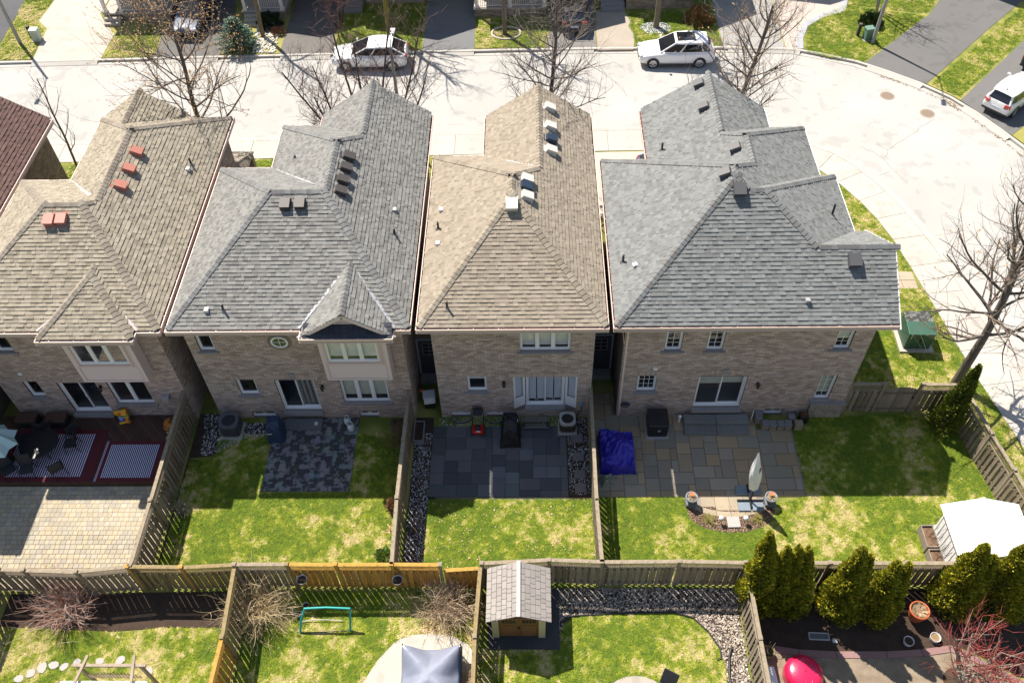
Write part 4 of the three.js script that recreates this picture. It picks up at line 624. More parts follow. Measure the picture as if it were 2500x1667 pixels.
ashlar('stone_patio', [[2.62, -1.2], [3.55, -1.2], [3.6, .06], [9.6, .06], [9.6, .75], [11.1, .75], [11.1, 4.0], [2.62, 4.0]], .29, .022, .035, [[.44, .34, .22], [.48, .36, .22], [.37, .33, .25], [.41, .35, .27], [.5, .37, .23]], 63);
{ const g = paving('stone_patio'); const arc = (x) => 4.02 + .92 * Math.sqrt(Math.max(0, 1 - ((x - 7.93) / 1.75) ** 2)); new B().prism([[6.2, 4.01], [9.66, 4.01], ...Array.from({ length: 13 }, (_, i) => { const x = 9.66 - i * 3.46 / 12; return [x, arc(x) + .03]; })], -.04, .01).build('bedding', M.joint, g);
  const r = rng(64); for (let i = 0; i < 6; i++) { const a = 6.22 + i * .572, b = a + .552, c = [[.5, .42, .3], [.46, .39, .28], [.53, .44, .31]][i % 3]; const m = mat(c.map(v => v * .85), { map: T.blotch }); const z1 = Math.min(arc(a + .02), arc(b - .02)) - .26; if (z1 > 4.1) new B().prism(rect(a, b, 4.03, z1), -.02, .036).build('paving_stone', m, g); const q = []; for (let k = 0; k <= 4; k++) q.push(mix(a, b, k / 4)); new B().prism([...q.map(x => [x, Math.max(4.03, arc(x) - .24)]), ...q.reverse().map(x => [x, Math.max(4.06, arc(x))])], -.02, .04).build('edge_stone', m, g); } }
{ const g = paving('paver_patio'), r = rng(65), rest = new B(true); new B().prism(rect(-23, -14.72, 3.4, 7.95), -.04, .0).build('bedding', mat([.16, .13, .09]), g); const cols = [[.5, .43, .3], [.47, .41, .31], [.54, .46, .32], [.44, .4, .32], [.5, .45, .35]], W = [.19, .22, .26]; const list = []; for (let j = 0; j < 22; j++) { let x = -22.95 + r() * .1; while (x < -15.15) { const w = W[Math.floor(r() * 3)]; if (x + w < -15.0) list.push([x, 7.87 - j * .202, w, cols[Math.floor(r() * 5)], .9 + .2 * r()]); x += w; } }
  list.filter(q => q[0] < -20.8).concat(list.filter(q => q[0] >= -20.8)); const vis = list.filter(q => q[0] > -20.9), off = list.filter(q => q[0] <= -20.9); const gg = {};
  vis.forEach((q, i) => { if (i < 300) { const o = part('paver', gg[q[2]] ||= new B().rbox(q[2] - .01, .05, .19, .008, []).g, mat(q[3].map(v => +(v * (q[4] > 1 ? 1.03 : .95)).toFixed(2)), { map: T.blotch }), g); o.position.set(q[0] + q[2] / 2, .0 + r() * .004, q[1] - .1); } else off.push(q); });
  for (const q of off) { rest.col = q[3].map(v => v * q[4]); rest.box(q[2] - .01, .05, .19, [q[0] + q[2] / 2, 0, q[1] - .1]); } rest.build('pavers', mat([1, 1, 1], { vertexColors: true, map: T.blotch }), g, 'stuff');
  const r2 = rng(66); for (let j = 0; j < 26; j++) { const z = 7.85 - j * .17, x = -15.0 + .1 * Math.sin(j * .5); new B().box(.3, .05, .16, [x + .12, .004, z, .15 * (r2() - .5)]).build('edge_paver', mat([.42, .37, .3], { map: T.blotch }), g); } }
for (const [x, z, n] of [[1.96, 1.2], [1.97, 2.1], [2.0, 2.95], [2.0, 3.6]]) { const s = thing('stepping_slab', { 1.2: 'square stepping slab nearest the condenser among white chips', 2.1: 'second square stepping slab from the condenser', 2.95: 'third square stepping slab from the condenser', 3.6: 'square stepping slab nearest the sunlit grass beside the fence' }[z], 'slab', [x, 0, z], 0, 'stepping slabs beside the fence'); new B().rbox(.46, .05, .4, .01, [0, .045, 0]).build('slab_top', mat([.24, .22, .23], { map: T.blotch }), s); }
struct('patio_pad', new B().prism(PAD2, -.04, .03), M.concrete); struct('patio_pad', new B().prism(CIRC3, -.04, .035), mat([.42, .38, .32], { map: T.conc }));
// exposed concrete and brick-red border of the bottom right yard
struct('patio_pad', new B().prism([[7.85, 10.2], [9.5, 10.42], [10.8, 10.5], [12.58, 10.5], [14.0, 10.42], [14.89, 10.28], [15.4, 10.55], [17.06, 11.6], [18.5, 13.4], [7.85, 13.4]], -.04, .02), mat([.3, .265, .21], { map: T.soil }));
{ const g = paving('border_paving'); const L = [[8.62, 10.08], [9.5, 10.22], [10.8, 10.29], [12.58, 10.29], [13.84, 10.22], [14.89, 10.07], [15.5, 10.33], [16.3, 10.85], [17.1, 11.35]]; for (let i = 0; i < L.length - 1; i++) { const o = offsetLine(L, .24), [a, b, c, d] = [L[i], L[i + 1], o[i + 1], o[i]]; const sh = (p, q, k) => [p[0] + (q[0] - p[0]) * k, p[1] + (q[1] - p[1]) * k]; new B().prism([sh(a, b, .008), sh(b, a, .008), sh(c, d, .008), sh(d, c, .008)], -.02, .05).build('border_stone', mat([.34, .2, .19], { map: T.blotch }), g); } }
struct('soil_ring', new B().prism(RING(14.85, 11.35, .56, .5), 0, .03), M.mulch);
// tan path to the side of the corner house
{ const g = paving('side_path'), r = rng(71); for (let i = 0; i < 8; i++) for (let j = 0; j < 2; j++) { const c = .9 + .2 * r(); stonePiece(g, 13.35 + i * .68, 13.35 + i * .68 + .66, -8.5 + j * .58, -8.5 + j * .58 + .56, .03, mat([.5 * c, .42 * c, .31 * c].map(v => +v.toFixed(2)), { map: T.blotch })); } }

// ------------------------------------------------------------------ street side: driveways, houses opposite, lamps, cars, trees
const drive = (name, poly, m, y = .02) => struct(name, new B().prism(poly, -.1, y), m);
drive('driveway', [[-32.1, -27.95], [-32.48, -32], [-33.4, -33], [-33.04, -40], [-29.4, -40], [-29.43, -33.8], [-28.7, -32.6], [-27.67, -31.2], [-27.68, -28.1]], M.concrete);
drive('driveway', [[-44, -27.8], [-34.9, -27.9], [-35.6, -40], [-44, -40]], M.blackDrive);
drive('driveway', [[-24.2, -28.1], [-19.9, -28.2], [-20.5, -40], [-24.9, -40]], mat([.13, .127, .122], { map: T.asph }));
drive('driveway', [[-16.1, -28.25], [-12.6, -28.35], [-13.4, -40], [-16.2, -40]], mat([.15, .14, .13], { map: T.asph }));
drive('driveway', [[-6.84, -28.45], [-3.48, -28.5], [-3.7, -40], [-7, -40]], mat([.16, .165, .17], { map: T.asph }));
drive('driveway', [[1.2, -28.5], [4.4, -28.55], [4.5, -40], [1.9, -40]], mat([.2, .195, .185], { map: T.asph }));
drive('front_walk', [[4.45, -28.5], [6.7, -28.5], [6.85, -29.3], [6.95, -30.2], [6.6, -31.2], [6.9, -32.2], [6.4, -33.2], [4.55, -33.2]], mat([.46, .4, .33], { map: T.blotch }), .024);
drive('driveway', [[12.5, -28.45], [16.35, -28.2], [16.7, -40], [12.6, -40]], mat([.36, .35, .33], { map: T.asph }));
drive('front_walk', [[16.42, -28.2], [17.35, -28.1], [17.6, -29.6], [18.2, -31], [19.4, -32.1], [21.1, -32.9], [21.8, -35], [22, -40], [16.76, -40]], mat([.5, .44, .39], { map: T.conc }), .024);
{ const L = along([[17.3, -28.3], [17.55, -29.6], [18.15, -31], [19.35, -32.1], [21.05, -32.9], [21.75, -35]], .5); struct('front_walk', strip(L, -.22, .2, 0, .045), mat([.4, .41, .44], { map: T.conc })); }
drive('driveway', [[20.95, -26.6], [22.5, -25.5], [24.1, -24.3], [30.31, -30.8], [35, -35.5], [30.5, -38], [26.65, -32.27]], mat([.15, .148, .145], { map: T.asph }));
drive('driveway', [[25.6, -22.6], [26.6, -20.8], [27.4, -19.2], [36, -26.5], [37, -34], [31.6, -28.9]], mat([.16, .158, .155], { map: T.asph }));
drive('driveway', [[-4.3, -18.0], [2.6, -18.1], [2.6, -12.4], [-4.3, -12.4]], mat([.56, .51, .44], { map: T.conc }), .012); drive('driveway', [[3.4, -18.1], [10.5, -18.15], [10.5, -12.7], [3.4, -12.7]], mat([.52, .47, .4], { map: T.conc }), .012);
grass('lawn patch beside the pale concrete driveway and left street lamp', [[-34.8, -28.3], [-32.3, -28.3], [-32.7, -31.8], [-33.6, -33], [-33.4, -36], [-35.4, -36]], 110, { seed: 41, scale: 1.4, y: .005, straw: .62 });
grass('front lawns of the houses opposite', [[-27.5, -28.5], [-24.3, -28.6], [-24.6, -31.8], [-27.4, -31.2]], 110, { seed: 42, scale: 1.4, straw: .55 });
grass('shaded front lawn behind the left parked car', [[-12.5, -28.8], [-6.95, -28.9], [-7.05, -34.7], [-12.2, -34.7]], 110, { seed: 43, scale: 1.4, straw: .35 });
grass('front lawn around the ring of kerbing', [[-3.35, -28.9], [1.1, -29], [1.75, -32.3], [-3.5, -32.3]], 110, { seed: 44, scale: 1.4, straw: .6 });
grass('shaded lawn around the trunk with white stones', [[6.95, -28.9], [12.3, -28.8], [12.4, -33], [6.7, -32.8]], 110, { seed: 45, scale: 1.4, straw: .35 });
grass('kerbside lawn below the right street lamp', [[17.6, -28], [19, -27.3], [20.8, -26.8], [26.3, -32], [21.5, -33.5], [19.5, -32.2], [18.3, -31]], 150, { seed: 46, scale: 1.4, straw: .5 });
grass('grass strip between the two asphalt driveways', [[24.4, -24.3], [25.6, -22.9], [32.5, -30.2], [33, -33]], 150, { seed: 47, scale: 1.4, straw: .48 });
// houses opposite: mostly above the frame, their porches and shadows show
const PAINTW = mat([.72, .68, .66], { roughness: .5 });
function farHouse(label, x0, x1, zf, top, o = {}) {
  const h = thing('facing_house', label, 'house'), xm = (x0 + x1) / 2, e = 5.6, rd = e + top;
  const w = sub('wall', h); new B().bx(x0, x1, 0, e, zf - 11, zf).build('wall_core', mat([.3, .24, .19], { map: T.speck }), w);
  const bk = new B(true); bricks(bk, V3(x0, 0, zf), V3(1, 0, 0), V3(0, 1, 0), V3(0, 0, 1), x1 - x0, 1.6, [[.6, 3.1, 0, 1.6]], [[.36, .29, .22], [.3, .24, .18], [.4, .33, .26]], rng(Math.round(x0 * 7 + 900))); bk.build('brickwork', MB, w, 'stuff');
  new B().bx(x0 + .6, x0 + 3.1, .03, 2.2, zf + .01, zf + .05).build('garage_door', mat([.5, .46, .42], { roughness: .6 }), h);
  const rf = new B(), p = (x, y, z) => V3(x, y, z), z0 = zf - 11.4, z1 = zf + .4, a = x0 - .4, b = x1 + .4; rf.quad(p(a, e, z1), p(xm, rd, z1), p(xm, rd, z0), p(a, e, z0)); rf.quad(p(xm, rd, z1), p(b, e, z1), p(b, e, z0), p(xm, rd, z0)); rf.tri(p(a, e, z1), p(b, e, z1), p(xm, rd, z1)); rf.tri(p(b, e, z0), p(a, e, z0), p(xm, rd, z0)); rf.quad(p(a, e - .02, z0), p(b, e - .02, z0), p(b, e - .02, z1), p(a, e - .02, z1)); rf.build('roof', mat([.2, .19, .18], { map: T.speck }), h);
  return h;
}
function porch(h, x0, x1, z0, z1, y, o = {}) {
  const g = sub('porch', h), c = [[.37, .3, .23], [.31, .25, .19], [.42, .35, .27]], bk = new B(true); new B().bx(x0, x1, 0, y - .1, z0, z1).build('base', mat([.2, .16, .13]), g); bricks(bk, V3(x0, 0, z1), V3(1, 0, 0), V3(0, 1, 0), V3(0, 0, 1), x1 - x0, y - .1, [], c, rng(Math.round(x0 * 9 + 500))); bricks(bk, V3(x1, 0, z1), V3(0, 0, -1), V3(0, 1, 0), V3(1, 0, 0), z1 - z0, y - .1, [], c, rng(6)); bk.build('brickwork', MB, g, 'stuff');
  new B().bx(x0 - .06, x1 + .06, y - .1, y, z0, z1 + .06).build('deck', mat([.46, .42, .37], { map: T.conc }), g);
  if (o.roof !== 0) new B().bx(x0 - .2, x1 + .2, 2.9, 3.1, z0, z1 + .15).build('porch_roof', mat([.5, .47, .44]), g);
  for (const x of o.cols || [x0 + .15, x1 - .15]) new B().box(.2, 2.9 - y, .2, [x, (2.9 + y) / 2, z1 - .15]).box(.28, .12, .28, [x, y + .06, z1 - .15]).build('column', PAINTW, g);
  const rl = o.rail || [x0 + .25, x1 - .25]; const b = new B(); for (let x = rl[0]; x <= rl[1]; x += .13) b.box(.03, .8, .03, [x, y + .48, z1 - .15]); b.build('balusters', PAINTW, g, 'stuff'); new B().box(rl[1] - rl[0] + .1, .05, .07, [(rl[0] + rl[1]) / 2, y + .9, z1 - .15]).box(rl[1] - rl[0] + .1, .04, .05, [(rl[0] + rl[1]) / 2, y + .1, z1 - .15]).build('handrail', PAINTW, g);
  if (o.steps) { const [sx0, sx1, n] = o.steps; for (let i = 0; i < n; i++) new B().bx(sx0, sx1, 0, y * (n - i) / (n + 1), z1 + .07 + i * .3, z1 + .37 + i * .3).build('step', mat([.46, .41, .35], { map: T.conc }), g); }
}
{ let h = farHouse('house with white-columned porch behind the budding tree', -28.9, -21.5, -35.6, 2.6); porch(h, -28.7, -24.2, -35.6, -32.85, .62, { rail: [-27.3, -24.4], cols: [-28.55, -27.45, -24.35], steps: [-28.6, -27.5, 2] });
  h = farHouse('house whose white porch stands behind the blue spruce', -21, -13.6, -35.4, 2.6); porch(h, -19.2, -16.4, -35.4, -32.85, .62, { rail: [-18.0, -16.6], cols: [-19.05, -18.1, -16.55], steps: [-19.1, -18.1, 3] });
  h = farHouse('house with grey stone steps behind the left white car', -12.9, -6.2, -34.9, 2.7); const g = sub('stone_steps', h); for (let i = 0; i < 4; i++) new B().bx(-12.9, -11.3, 0, .75 - i * .18, -34.85 + i * .38 + (i ? .002 : 0), -34.47 + i * .38).build('step', mat([.33, .29, .27], { map: T.blotch }), g); new B().bx(-11.1, -7.1, 0, .45, -34.89, -34.6).build('planter_wall', mat([.38, .32, .25], { map: T.blotch }), h);
  h = farHouse('house with porch behind the tree in a kerb ring', -4.2, 3.6, -35.2, 2.5); porch(h, -3.6, 1.2, -35.2, -32.75, .62, { cols: [-3.45, -1.2, 1.05], rail: [-3.3, 1] });
  h = farHouse('house with grey steps and stamped walk opposite the tan roof', 4.4, 12.4, -36, 3.2); porch(h, 6.6, 11.0, -36, -33.45, .8, { cols: [6.75, 10.85], rail: [6.95, 10.7] }); const s = sub('front_steps', h); for (let i = 0; i < 4; i++) new B().bx(4.9, 6.5, 0, .8 - i * .19, -34.4 + i * .34 + .001, -34.06 + i * .34).build('step', mat([.3, .29, .29], { map: T.conc }), s);
  farHouse('garage-fronted house behind the pale driveway on the right', 12.9, 20.5, -38.5, 2.6);
  h = thing('facing_house', 'house with broad concrete steps beside the right street lamp', 'house', [29, 0, -38], -.78); new B().bx(-5, 5, 0, 5.6, -8, 0).build('wall', mat([.3, .24, .19], { map: T.speck }), h); const rf = new B(); rf.quad(V3(-5.4, 5.6, .4), V3(0, 8.4, .4), V3(0, 8.4, -8.4), V3(-5.4, 5.6, -8.4)).quad(V3(0, 8.4, .4), V3(5.4, 5.6, .4), V3(5.4, 5.6, -8.4), V3(0, 8.4, -8.4)).tri(V3(-5.4, 5.6, .4), V3(5.4, 5.6, .4), V3(0, 8.4, .4)).build('roof', mat([.2, .19, .18], { map: T.speck }), h);
  const st = sub('front_steps', h); st.position.set(-3.4, 0, 5.2); for (let i = 0; i < 3; i++) new B().bx(-.9 - i * .25, .9 + .0, 0, .54 - i * .18, -5.1 + .001 * i, .1 + i * .35).build('step', mat([.48, .44, .38], { map: T.conc }), st); }
const CRACKS = [[[23.5,-20.91],[22.74,-20.27],[20.97,-18.79],[20.14,-18.18],[20.03,-17.74],[19.8,-17.52]],[[18.73,-18.55],[19.36,-17.97],[19.73,-17.41],[19.92,-16.7],[20.2,-15.95],[20.38,-15.63]],[[19.82,-16.33],[19.12,-15.97]],[[19.73,-18.76],[20.16,-18.24]]];
// street lamps
function lamp(label, x, z, H, ax, az, head = .35) { const t = thing('street_lamp', label, 'street lamp', [x, 0, z]); new B().cyl(.12, .07, H, [0, 0, 0], 12).build('pole', mat([.36, .35, .33], { map: T.conc, roughness: .8 }), t); if (ax || az) { new B().tube([V3(0, H - .15, 0), V3(ax * .3, H + .15, az * .3), V3(ax * .7, H + .3, az * .7), V3(ax, H + .3, az)], .03, 6).build('arm', mat([.5, .5, .5], { metalness: .6, roughness: .4 }), t); } new B().rbox(.26, .11, .55, .04, [ax * 1.1, H + (ax || az ? .3 : .05), az * 1.1, Math.atan2(ax, az)]).build('luminaire', mat([.62, .63, .64], { roughness: .4 }), t); }
lamp('tall concrete street lamp at the upper left corner', -33.67, -30.25, 6.9, .1, 2.1); lamp('tall concrete street lamp beside the green utility box on the right', 22.0, -28.84, 6.9, -.55, 2.0); lamp('street lamp standing before the left white parked car', -7.2, -19.1, 6.2, .05, -.9);
function utility(name, label, x, z, w, hgt, d, col, ry = 0) { const t = thing(name, label, 'utility box', [x, 0, z], ry); new B().rbox(w, hgt * .86, d, .02, [0, hgt * .43, 0]).build('cabinet', mat(col, { roughness: .5 }), t); new B().rbox(w + .05, hgt * .16, d + .05, .03, [0, hgt * .92, 0]).build('lid', mat(col.map(v => v * 1.15), { roughness: .5 }), t); new B().box(w + .12, .06, d + .12, [0, .03, 0]).build('pad', M.concrete, t); }
utility('utility_pedestal', 'pale green utility pedestal on the left kerbside lawn', -32.6, -30.6, .5, .85, .45, [.42, .48, .42]); utility('utility_pedestal', 'dark green utility pedestal beside the right street lamp', 21.75, -29.3, .5, .85, .45, [.11, .2, .16], .2);
for (const [x, z, l] of [[-33.1, -30.9, 'short dark wooden bollard beside the pale green pedestal'], [21.25, -29.7, 'short dark wooden bollard beside the round shrub']]) { const t = thing('bollard', l, 'bollard', [x, 0, z]); new B().box(.17, .85, .17, [0, .42, 0]).build('post', mat([.06, .05, .045], { map: T.wood }), t); new B().box(.19, .03, .19, [0, .865, 0]).build('cap', mat([.1, .09, .08]), t); }
{ const t = thing('transformer_cabinet', 'large dark green transformer cabinet on the corner lawn', 'utility box', [17.55, 0, -4.15], -.03); const gm = mat([.035, .1, .065], { roughness: .45 }); new B().rbox(1.15, 1.05, 1.25, .02, [0, .6, 0]).build('cabinet', gm, t); const lid = new B(); lid.rbox(1.22, .05, .72, .02, [0, 1.17, .3, 0, .16]).build('front_lid', mat([.04, .11, .075], { roughness: .5 }), t); new B().rbox(1.22, .05, .66, .02, [0, 1.22, -.34]).build('rear_lid', mat([.16, .18, .16], { map: T.stain, roughness: .6 }), t); new B().box(1.5, .14, 1.6, [0, .06, 0]).build('pad', M.concrete, t); new B().box(.02, .9, .01, [0, .6, .63]).box(.05, .2, .03, [.06, .7, .63]).build('door_seam', BLACK, t); }
for (const [x, z, l] of [[21.53, -23.32, 'rusty manhole cover nearer the parked cars across the street'], [23.39, -21.53, 'rusty manhole cover nearer the white hatchback']]) { const t = thing('manhole_cover', l, 'manhole cover', [x, -.12, z], .2); new B().lathe([[.001, .012], [.36, .012], [.43, .006]], [], 28).build('rim', mat([.27, .22, .17], { roughness: .8 }), t); const b = new B(); for (let i = -4; i <= 4; i++) { const w = Math.sqrt(.33 ** 2 - (i * .075) ** 2); b.box(.03, .008, 2 * w, [i * .075, .016, 0]); } b.build('ribs', mat([.16, .11, .08], { roughness: .8 }), t); }
// cars, front along +x
function grid(rows, closed) { const pos = [], idx = [], n = rows[0].length; rows.forEach(r => r.forEach(p => pos.push(p.x, p.y, p.z))); for (let i = 0; i < rows.length - 1; i++) for (let j = 0; j < n - 1; j++) { const a = i * n + j, b = a + 1, c = a + n, d = c + 1; idx.push(a, b, c, b, d, c); } const g = new THREE.BufferGeometry(); g.setAttribute('position', new THREE.Float32BufferAttribute(pos, 3)); g.setIndex(idx); g.computeVertexNormals(); g.setAttribute('uv', new THREE.Float32BufferAttribute(new Array(pos.length / 3 * 2).fill(0), 2)); return g; }
function car(name, label, x, z, ry, o) {
  const t = thing(name, label, 'car', [x, o.y ?? -.12, z], ry, o.group), L = o.L || 4.6, W = (o.W || 1.88) / 2, H = o.H || 1.63, belt = o.belt || 1.0, hood = o.hood || .98;
  const paint = mat(o.col, { clearcoat: 1, clearcoatRoughness: .05, roughness: .45, metalness: o.metal || 0 }), dark = mat([.012, .014, .018], { roughness: .06, clearcoat: 1 }), plast = mat([.03, .03, .032], { roughness: .6 });
  const S = [[-.5, .5, .6, .8], [-.494, .36, belt - .06, .84], [-.47, .27, belt + .03, .9], [-.4, .23, belt + .03, .965], [-.2, .21, belt + .01, 1], [.05, .21, belt - .01, 1], [.2, .21, hood, .99], [.3, .22, hood - .05, .975], [.4, .24, hood - .12, .95], [.46, .28, hood - .2, .9], [.488, .36, hood - .3, .82], [.5, .46, hood - .42, .74]];
  const rows = S.map(([u, yb, yt, w]) => { const q = [[0, yb], [.82, yb], [.95, yb + .06], [1, mix(yb, yt, .4)], [1, mix(yb, yt, .65)], [.975, mix(yb, yt, .86)], [.92, yt - .015], [.8, yt + .012], [.4, yt + .045], [0, yt + .055]]; const P = q.map(e => V3(u * L, e[1], e[0] * w * W)); return [...[...P].reverse().map(p => V3(p.x, p.y, -p.z)), ...P.slice(1)].map(p => p); }).map(r => { const k = (r.length - 1) / 2; return r; });
  // ring order: top centre -> left side -> bottom -> right side -> top centre
  const ring = S.map(([u, yb, yt, w]) => { const q = [[0, yt + .055], [.4, yt + .045], [.8, yt + .012], [.92, yt - .015], [.975, mix(yb, yt, .86)], [1, mix(yb, yt, .65)], [1, mix(yb, yt, .4)], [.95, yb + .06], [.82, yb], [0, yb]]; const A = q.map(e => V3(u * L, e[1], -e[0] * w * W)), Bq = [...q].reverse().map(e => V3(u * L, e[1], e[0] * w * W)); return [...A, ...Bq.slice(1)]; });
  const body = part('body', grid(ring), paint, t); 
  const cap = new B(); for (const r of [ring[0], ring[ring.length - 1]]) { const c = r.reduce((a, p) => a.add(p), V3()).divideScalar(r.length); for (let i = 0; i < r.length - 1; i++) { cap.tri(c, r[i], r[i + 1]); } } cap.build('bumper', paint, t);
  // greenhouse
  const g0 = o.cowl ?? .235, g1 = o.tail ?? -.48, t0 = o.roof0 ?? .03, t1 = o.roof1 ?? -.36, yb = belt + .01, wr = .74, wb = .92;
  const C = (u, y, w) => V3(u * L, y, w * W); const gb = [[g0, wb * .9], [mix(g0, g1, .25), wb], [mix(g0, g1, .75), wb], [g1, wb * .86]], gt = [[t0, wr * .9], [mix(t0, t1, .25), wr], [mix(t0, t1, .75), wr * .98], [t1, wr * .86]];
  const gh = new B(); for (const s of [1, -1]) for (let i = 0; i < 3; i++) { const a = C(gb[i][0], yb, s * gb[i][1]), b = C(gb[i + 1][0], yb, s * gb[i + 1][1]), c = C(gt[i + 1][0], H - .06, s * gt[i + 1][1]), d = C(gt[i][0], H - .06, s * gt[i][1]); s > 0 ? gh.quad(b, a, d, c) : gh.quad(a, b, c, d); }
  gh.quad(C(g0, yb, gb[0][1]), C(g0, yb, -gb[0][1]), C(t0, H - .06, -gt[0][1]), C(t0, H - .06, gt[0][1])); gh.quad(C(g1, yb, -gb[3][1]), C(g1, yb, gb[3][1]), C(t1, H - .06, gt[3][1]), C(t1, H - .06, -gt[3][1])); gh.build('cabin', paint, t);
  const rr = [t0 + .004, mix(t0, t1, .12), mix(t0, t1, .5), mix(t0, t1, .85), t1 - (o.spoiler || .03)].map((u, i) => { const w = wr * [.9, .97, 1, .97, .86][i], y = H - [.06, .025, 0, .015, .05][i]; return [-1, -.93, -.6, 0, .6, .93, 1].map(k => C(u, y - (Math.abs(k) > .99 ? .035 : Math.abs(k) > .9 ? .01 : -.02 * (1 - k * k)), k * w * 1.02)); }); part('roof', grid(rr), paint, t);
  // glass
  const inset = (q, k, off) => { const c = q.reduce((a, p) => a.add(p), V3()).divideScalar(4), n = V3().subVectors(q[1], q[0]).cross(V3().subVectors(q[3], q[0])).normalize().multiplyScalar(off); return q.map(p => p.clone().lerp(c, k).add(n)); };
  new B().quad(...inset([C(g0, yb, gb[0][1]), C(g0, yb, -gb[0][1]), C(t0, H - .06, -gt[0][1]), C(t0, H - .06, gt[0][1])], .08, .008)).build('windscreen', dark, t);
  new B().quad(...inset([C(g1, yb, -gb[3][1]), C(g1, yb, gb[3][1]), C(t1, H - .06, gt[3][1]), C(t1, H - .06, -gt[3][1])], .13, .008)).build('rear_window', dark, t);
  const at2 = (A, B2, u) => { const n = A.length - 1, f = u * n, i = Math.min(n - 1, Math.floor(f)), k = f - i; return [mix(A[i][0], A[i + 1][0], k), mix(A[i][1], A[i + 1][1], k)]; };
  for (const s of [1, -1]) for (const [a, b] of [[.07, .4], [.43, .72], [.745, .93]]) { const P = u => { const p = at2(gb, 0, u); return C(p[0], yb + .06, s * mix(p[1], at2(gt, 0, u)[1], .1) + s * .004); }, Q = u => { const p = at2(gt, 0, u), q = at2(gb, 0, u); return C(mix(q[0], p[0], .86), mix(yb, H - .06, .86), s * mix(q[1], p[1], .86) + s * .012); }; const q = [P(b), P(a), Q(a), Q(b)]; const off = V3(0, 0, s * .012); q.forEach(e => e.add(off)); s > 0 ? new B().quad(...q).build('side_window', dark, t) : new B().quad(q[1], q[0], q[3], q[2]).build('side_window', dark, t); }
  // wheels
  for (const u of [.315, -.3]) for (const s of [1, -1]) { const wg = sub('wheel', t); wg.position.set(u * L, .34, s * (W - .13)); wg.rotation.x = s * Math.PI / 2; new B().lathe([[.2, -.11], [.31, -.11], [.345, -.07], [.345, .09], [.32, .125], [.235, .13]], [], 24).build('tyre', mat([.012, .012, .013], { roughness: .85 }), wg); const rim = new B(); for (let k = 0; k < 5; k++) for (const e of [-.12, .12]) rim.box(.035, .03, .225, xf(0, .115, 0, k * 1.2566 + e).multiply(xf(0, 0, .115))); rim.lathe([[.21, .09], [.242, .132], [.23, .1]], [], 24); rim.cyl(.05, .045, .03, [0, .11, 0], 10); rim.build('rim', mat([.55, .55, .56], { metalness: .9, roughness: .3 }), wg); new B().cyl(.22, .22, .02, [0, .05, 0], 18).build('brake_disc', plast, wg);
    const ar = new B(), n = 14; for (let k = 0; k < n; k++) { const A = -.12 + k / n * (Math.PI + .24), Bq = -.12 + (k + 1) / n * (Math.PI + .24), p = (r, a) => V3(u * L + r * Math.cos(a), .34 + r * Math.sin(a), s * (W + .006)); const q = [p(.34, A), p(.405, A), p(.405, Bq), p(.34, Bq)]; s > 0 ? ar.quad(...q) : ar.quad(q[3], q[2], q[1], q[0]); } ar.build('wheel_arch', plast, t); }
  new B().box(L * .5, .12, .03, [0, .27, W - .005]).box(L * .5, .12, .03, [0, .27, -W + .005]).build('sill_trim', plast, t);
  for (const s of [1, -1]) { new B().rbox(.3, .13, .34, .04, [.468 * L, hood - .22, s * W * .64, s * -.45]).build('headlight', mat([.5, .55, .6], { roughness: .1, clearcoat: 1 }), t); new B().rbox(.16, .24, .36, .04, [-.483 * L, belt - .12, s * W * .68, s * .35]).build('tail_light', mat([.4, .02, .02], { roughness: .2, clearcoat: 1 }), t); const mg = new B().rbox(.13, .13, .2, .04, [g0 * L - .22, belt + .1, s * (W + .06)]); mg.build('wing_mirror', paint, t); new B().box(.18, .03, .012, [-.02 * L, belt - .13, s * (W + .004)]).build('door_handle', o.chrome || paint, t); }
  new B().rbox(.05, .22, W * 1.1, .02, [.497 * L, hood - .45, 0]).build('grille', plast, t); new B().box(.02, .12, .5, [-.5 * L - .004, .66, 0]).build('number_plate', mat([.6, .66, .75], { roughness: .4 }), t); new B().rbox(.08, .14, W * 1.7, .03, [-.492 * L, .38, 0]).build('rear_skirt', plast, t);
  if (o.sunroof) new B().box(L * .24, .012, W * 1.0, [mix(t0, t1, .36) * L, H + .018, 0]).build('sunroof', dark, t);
  if (o.rails) for (const s of [1, -1]) new B().tube([C(t0 - .03, H - .02, s * wr * .93), C(mix(t0, t1, .5), H + .04, s * wr * .97), C(t1 + .03, H - .01, s * wr * .9)], .018, 6).build('roof_rail', mat([.6, .6, .6], { metalness: .8, roughness: .3 }), t);
  if (o.fin) new B().box(.16, .06, .03, [t1 * L + .25, H + .02, 0]).build('roof_fin', plast, t);
  return t;
}
const WHT = [.8, .8, .81];
car('parked_car', 'white sporty crossover parked at the far kerb behind the lamp post', -10.0, -27.55, Math.PI, { L: 4.75, W: 1.92, H: 1.6, col: WHT, roof0: .0, roof1: -.29, tail: -.485, group: 'white cars parked along the far kerb' });
car('parked_car', 'white car with dark sunroof parked at the far kerb', 9.25, -27.45, Math.PI, { L: 4.7, W: 1.9, H: 1.65, col: WHT, sunroof: 1, group: 'white cars parked along the far kerb' });
car('parked_car', 'white hatchback on the right asphalt driveway', 28.4, -22.35, .72, { L: 4.2, W: 1.78, H: 1.55, col: WHT, fin: 1, y: .02, roof1: -.42, tail: -.485 });
car('parked_car', 'dark blue car half hidden behind the budding tree', -22.5, -32.6, -Math.PI / 2, { L: 4.8, W: 1.85, H: 1.6, col: [.02, .035, .07], y: .02, metal: .3 });
car('parked_car', 'dark car showing red tail lights in the driveway by the stamped walk', 3.0, -32.5, Math.PI / 2, { L: 4.7, W: 1.85, H: 1.5, col: [.015, .018, .025], y: .02, metal: .3 });
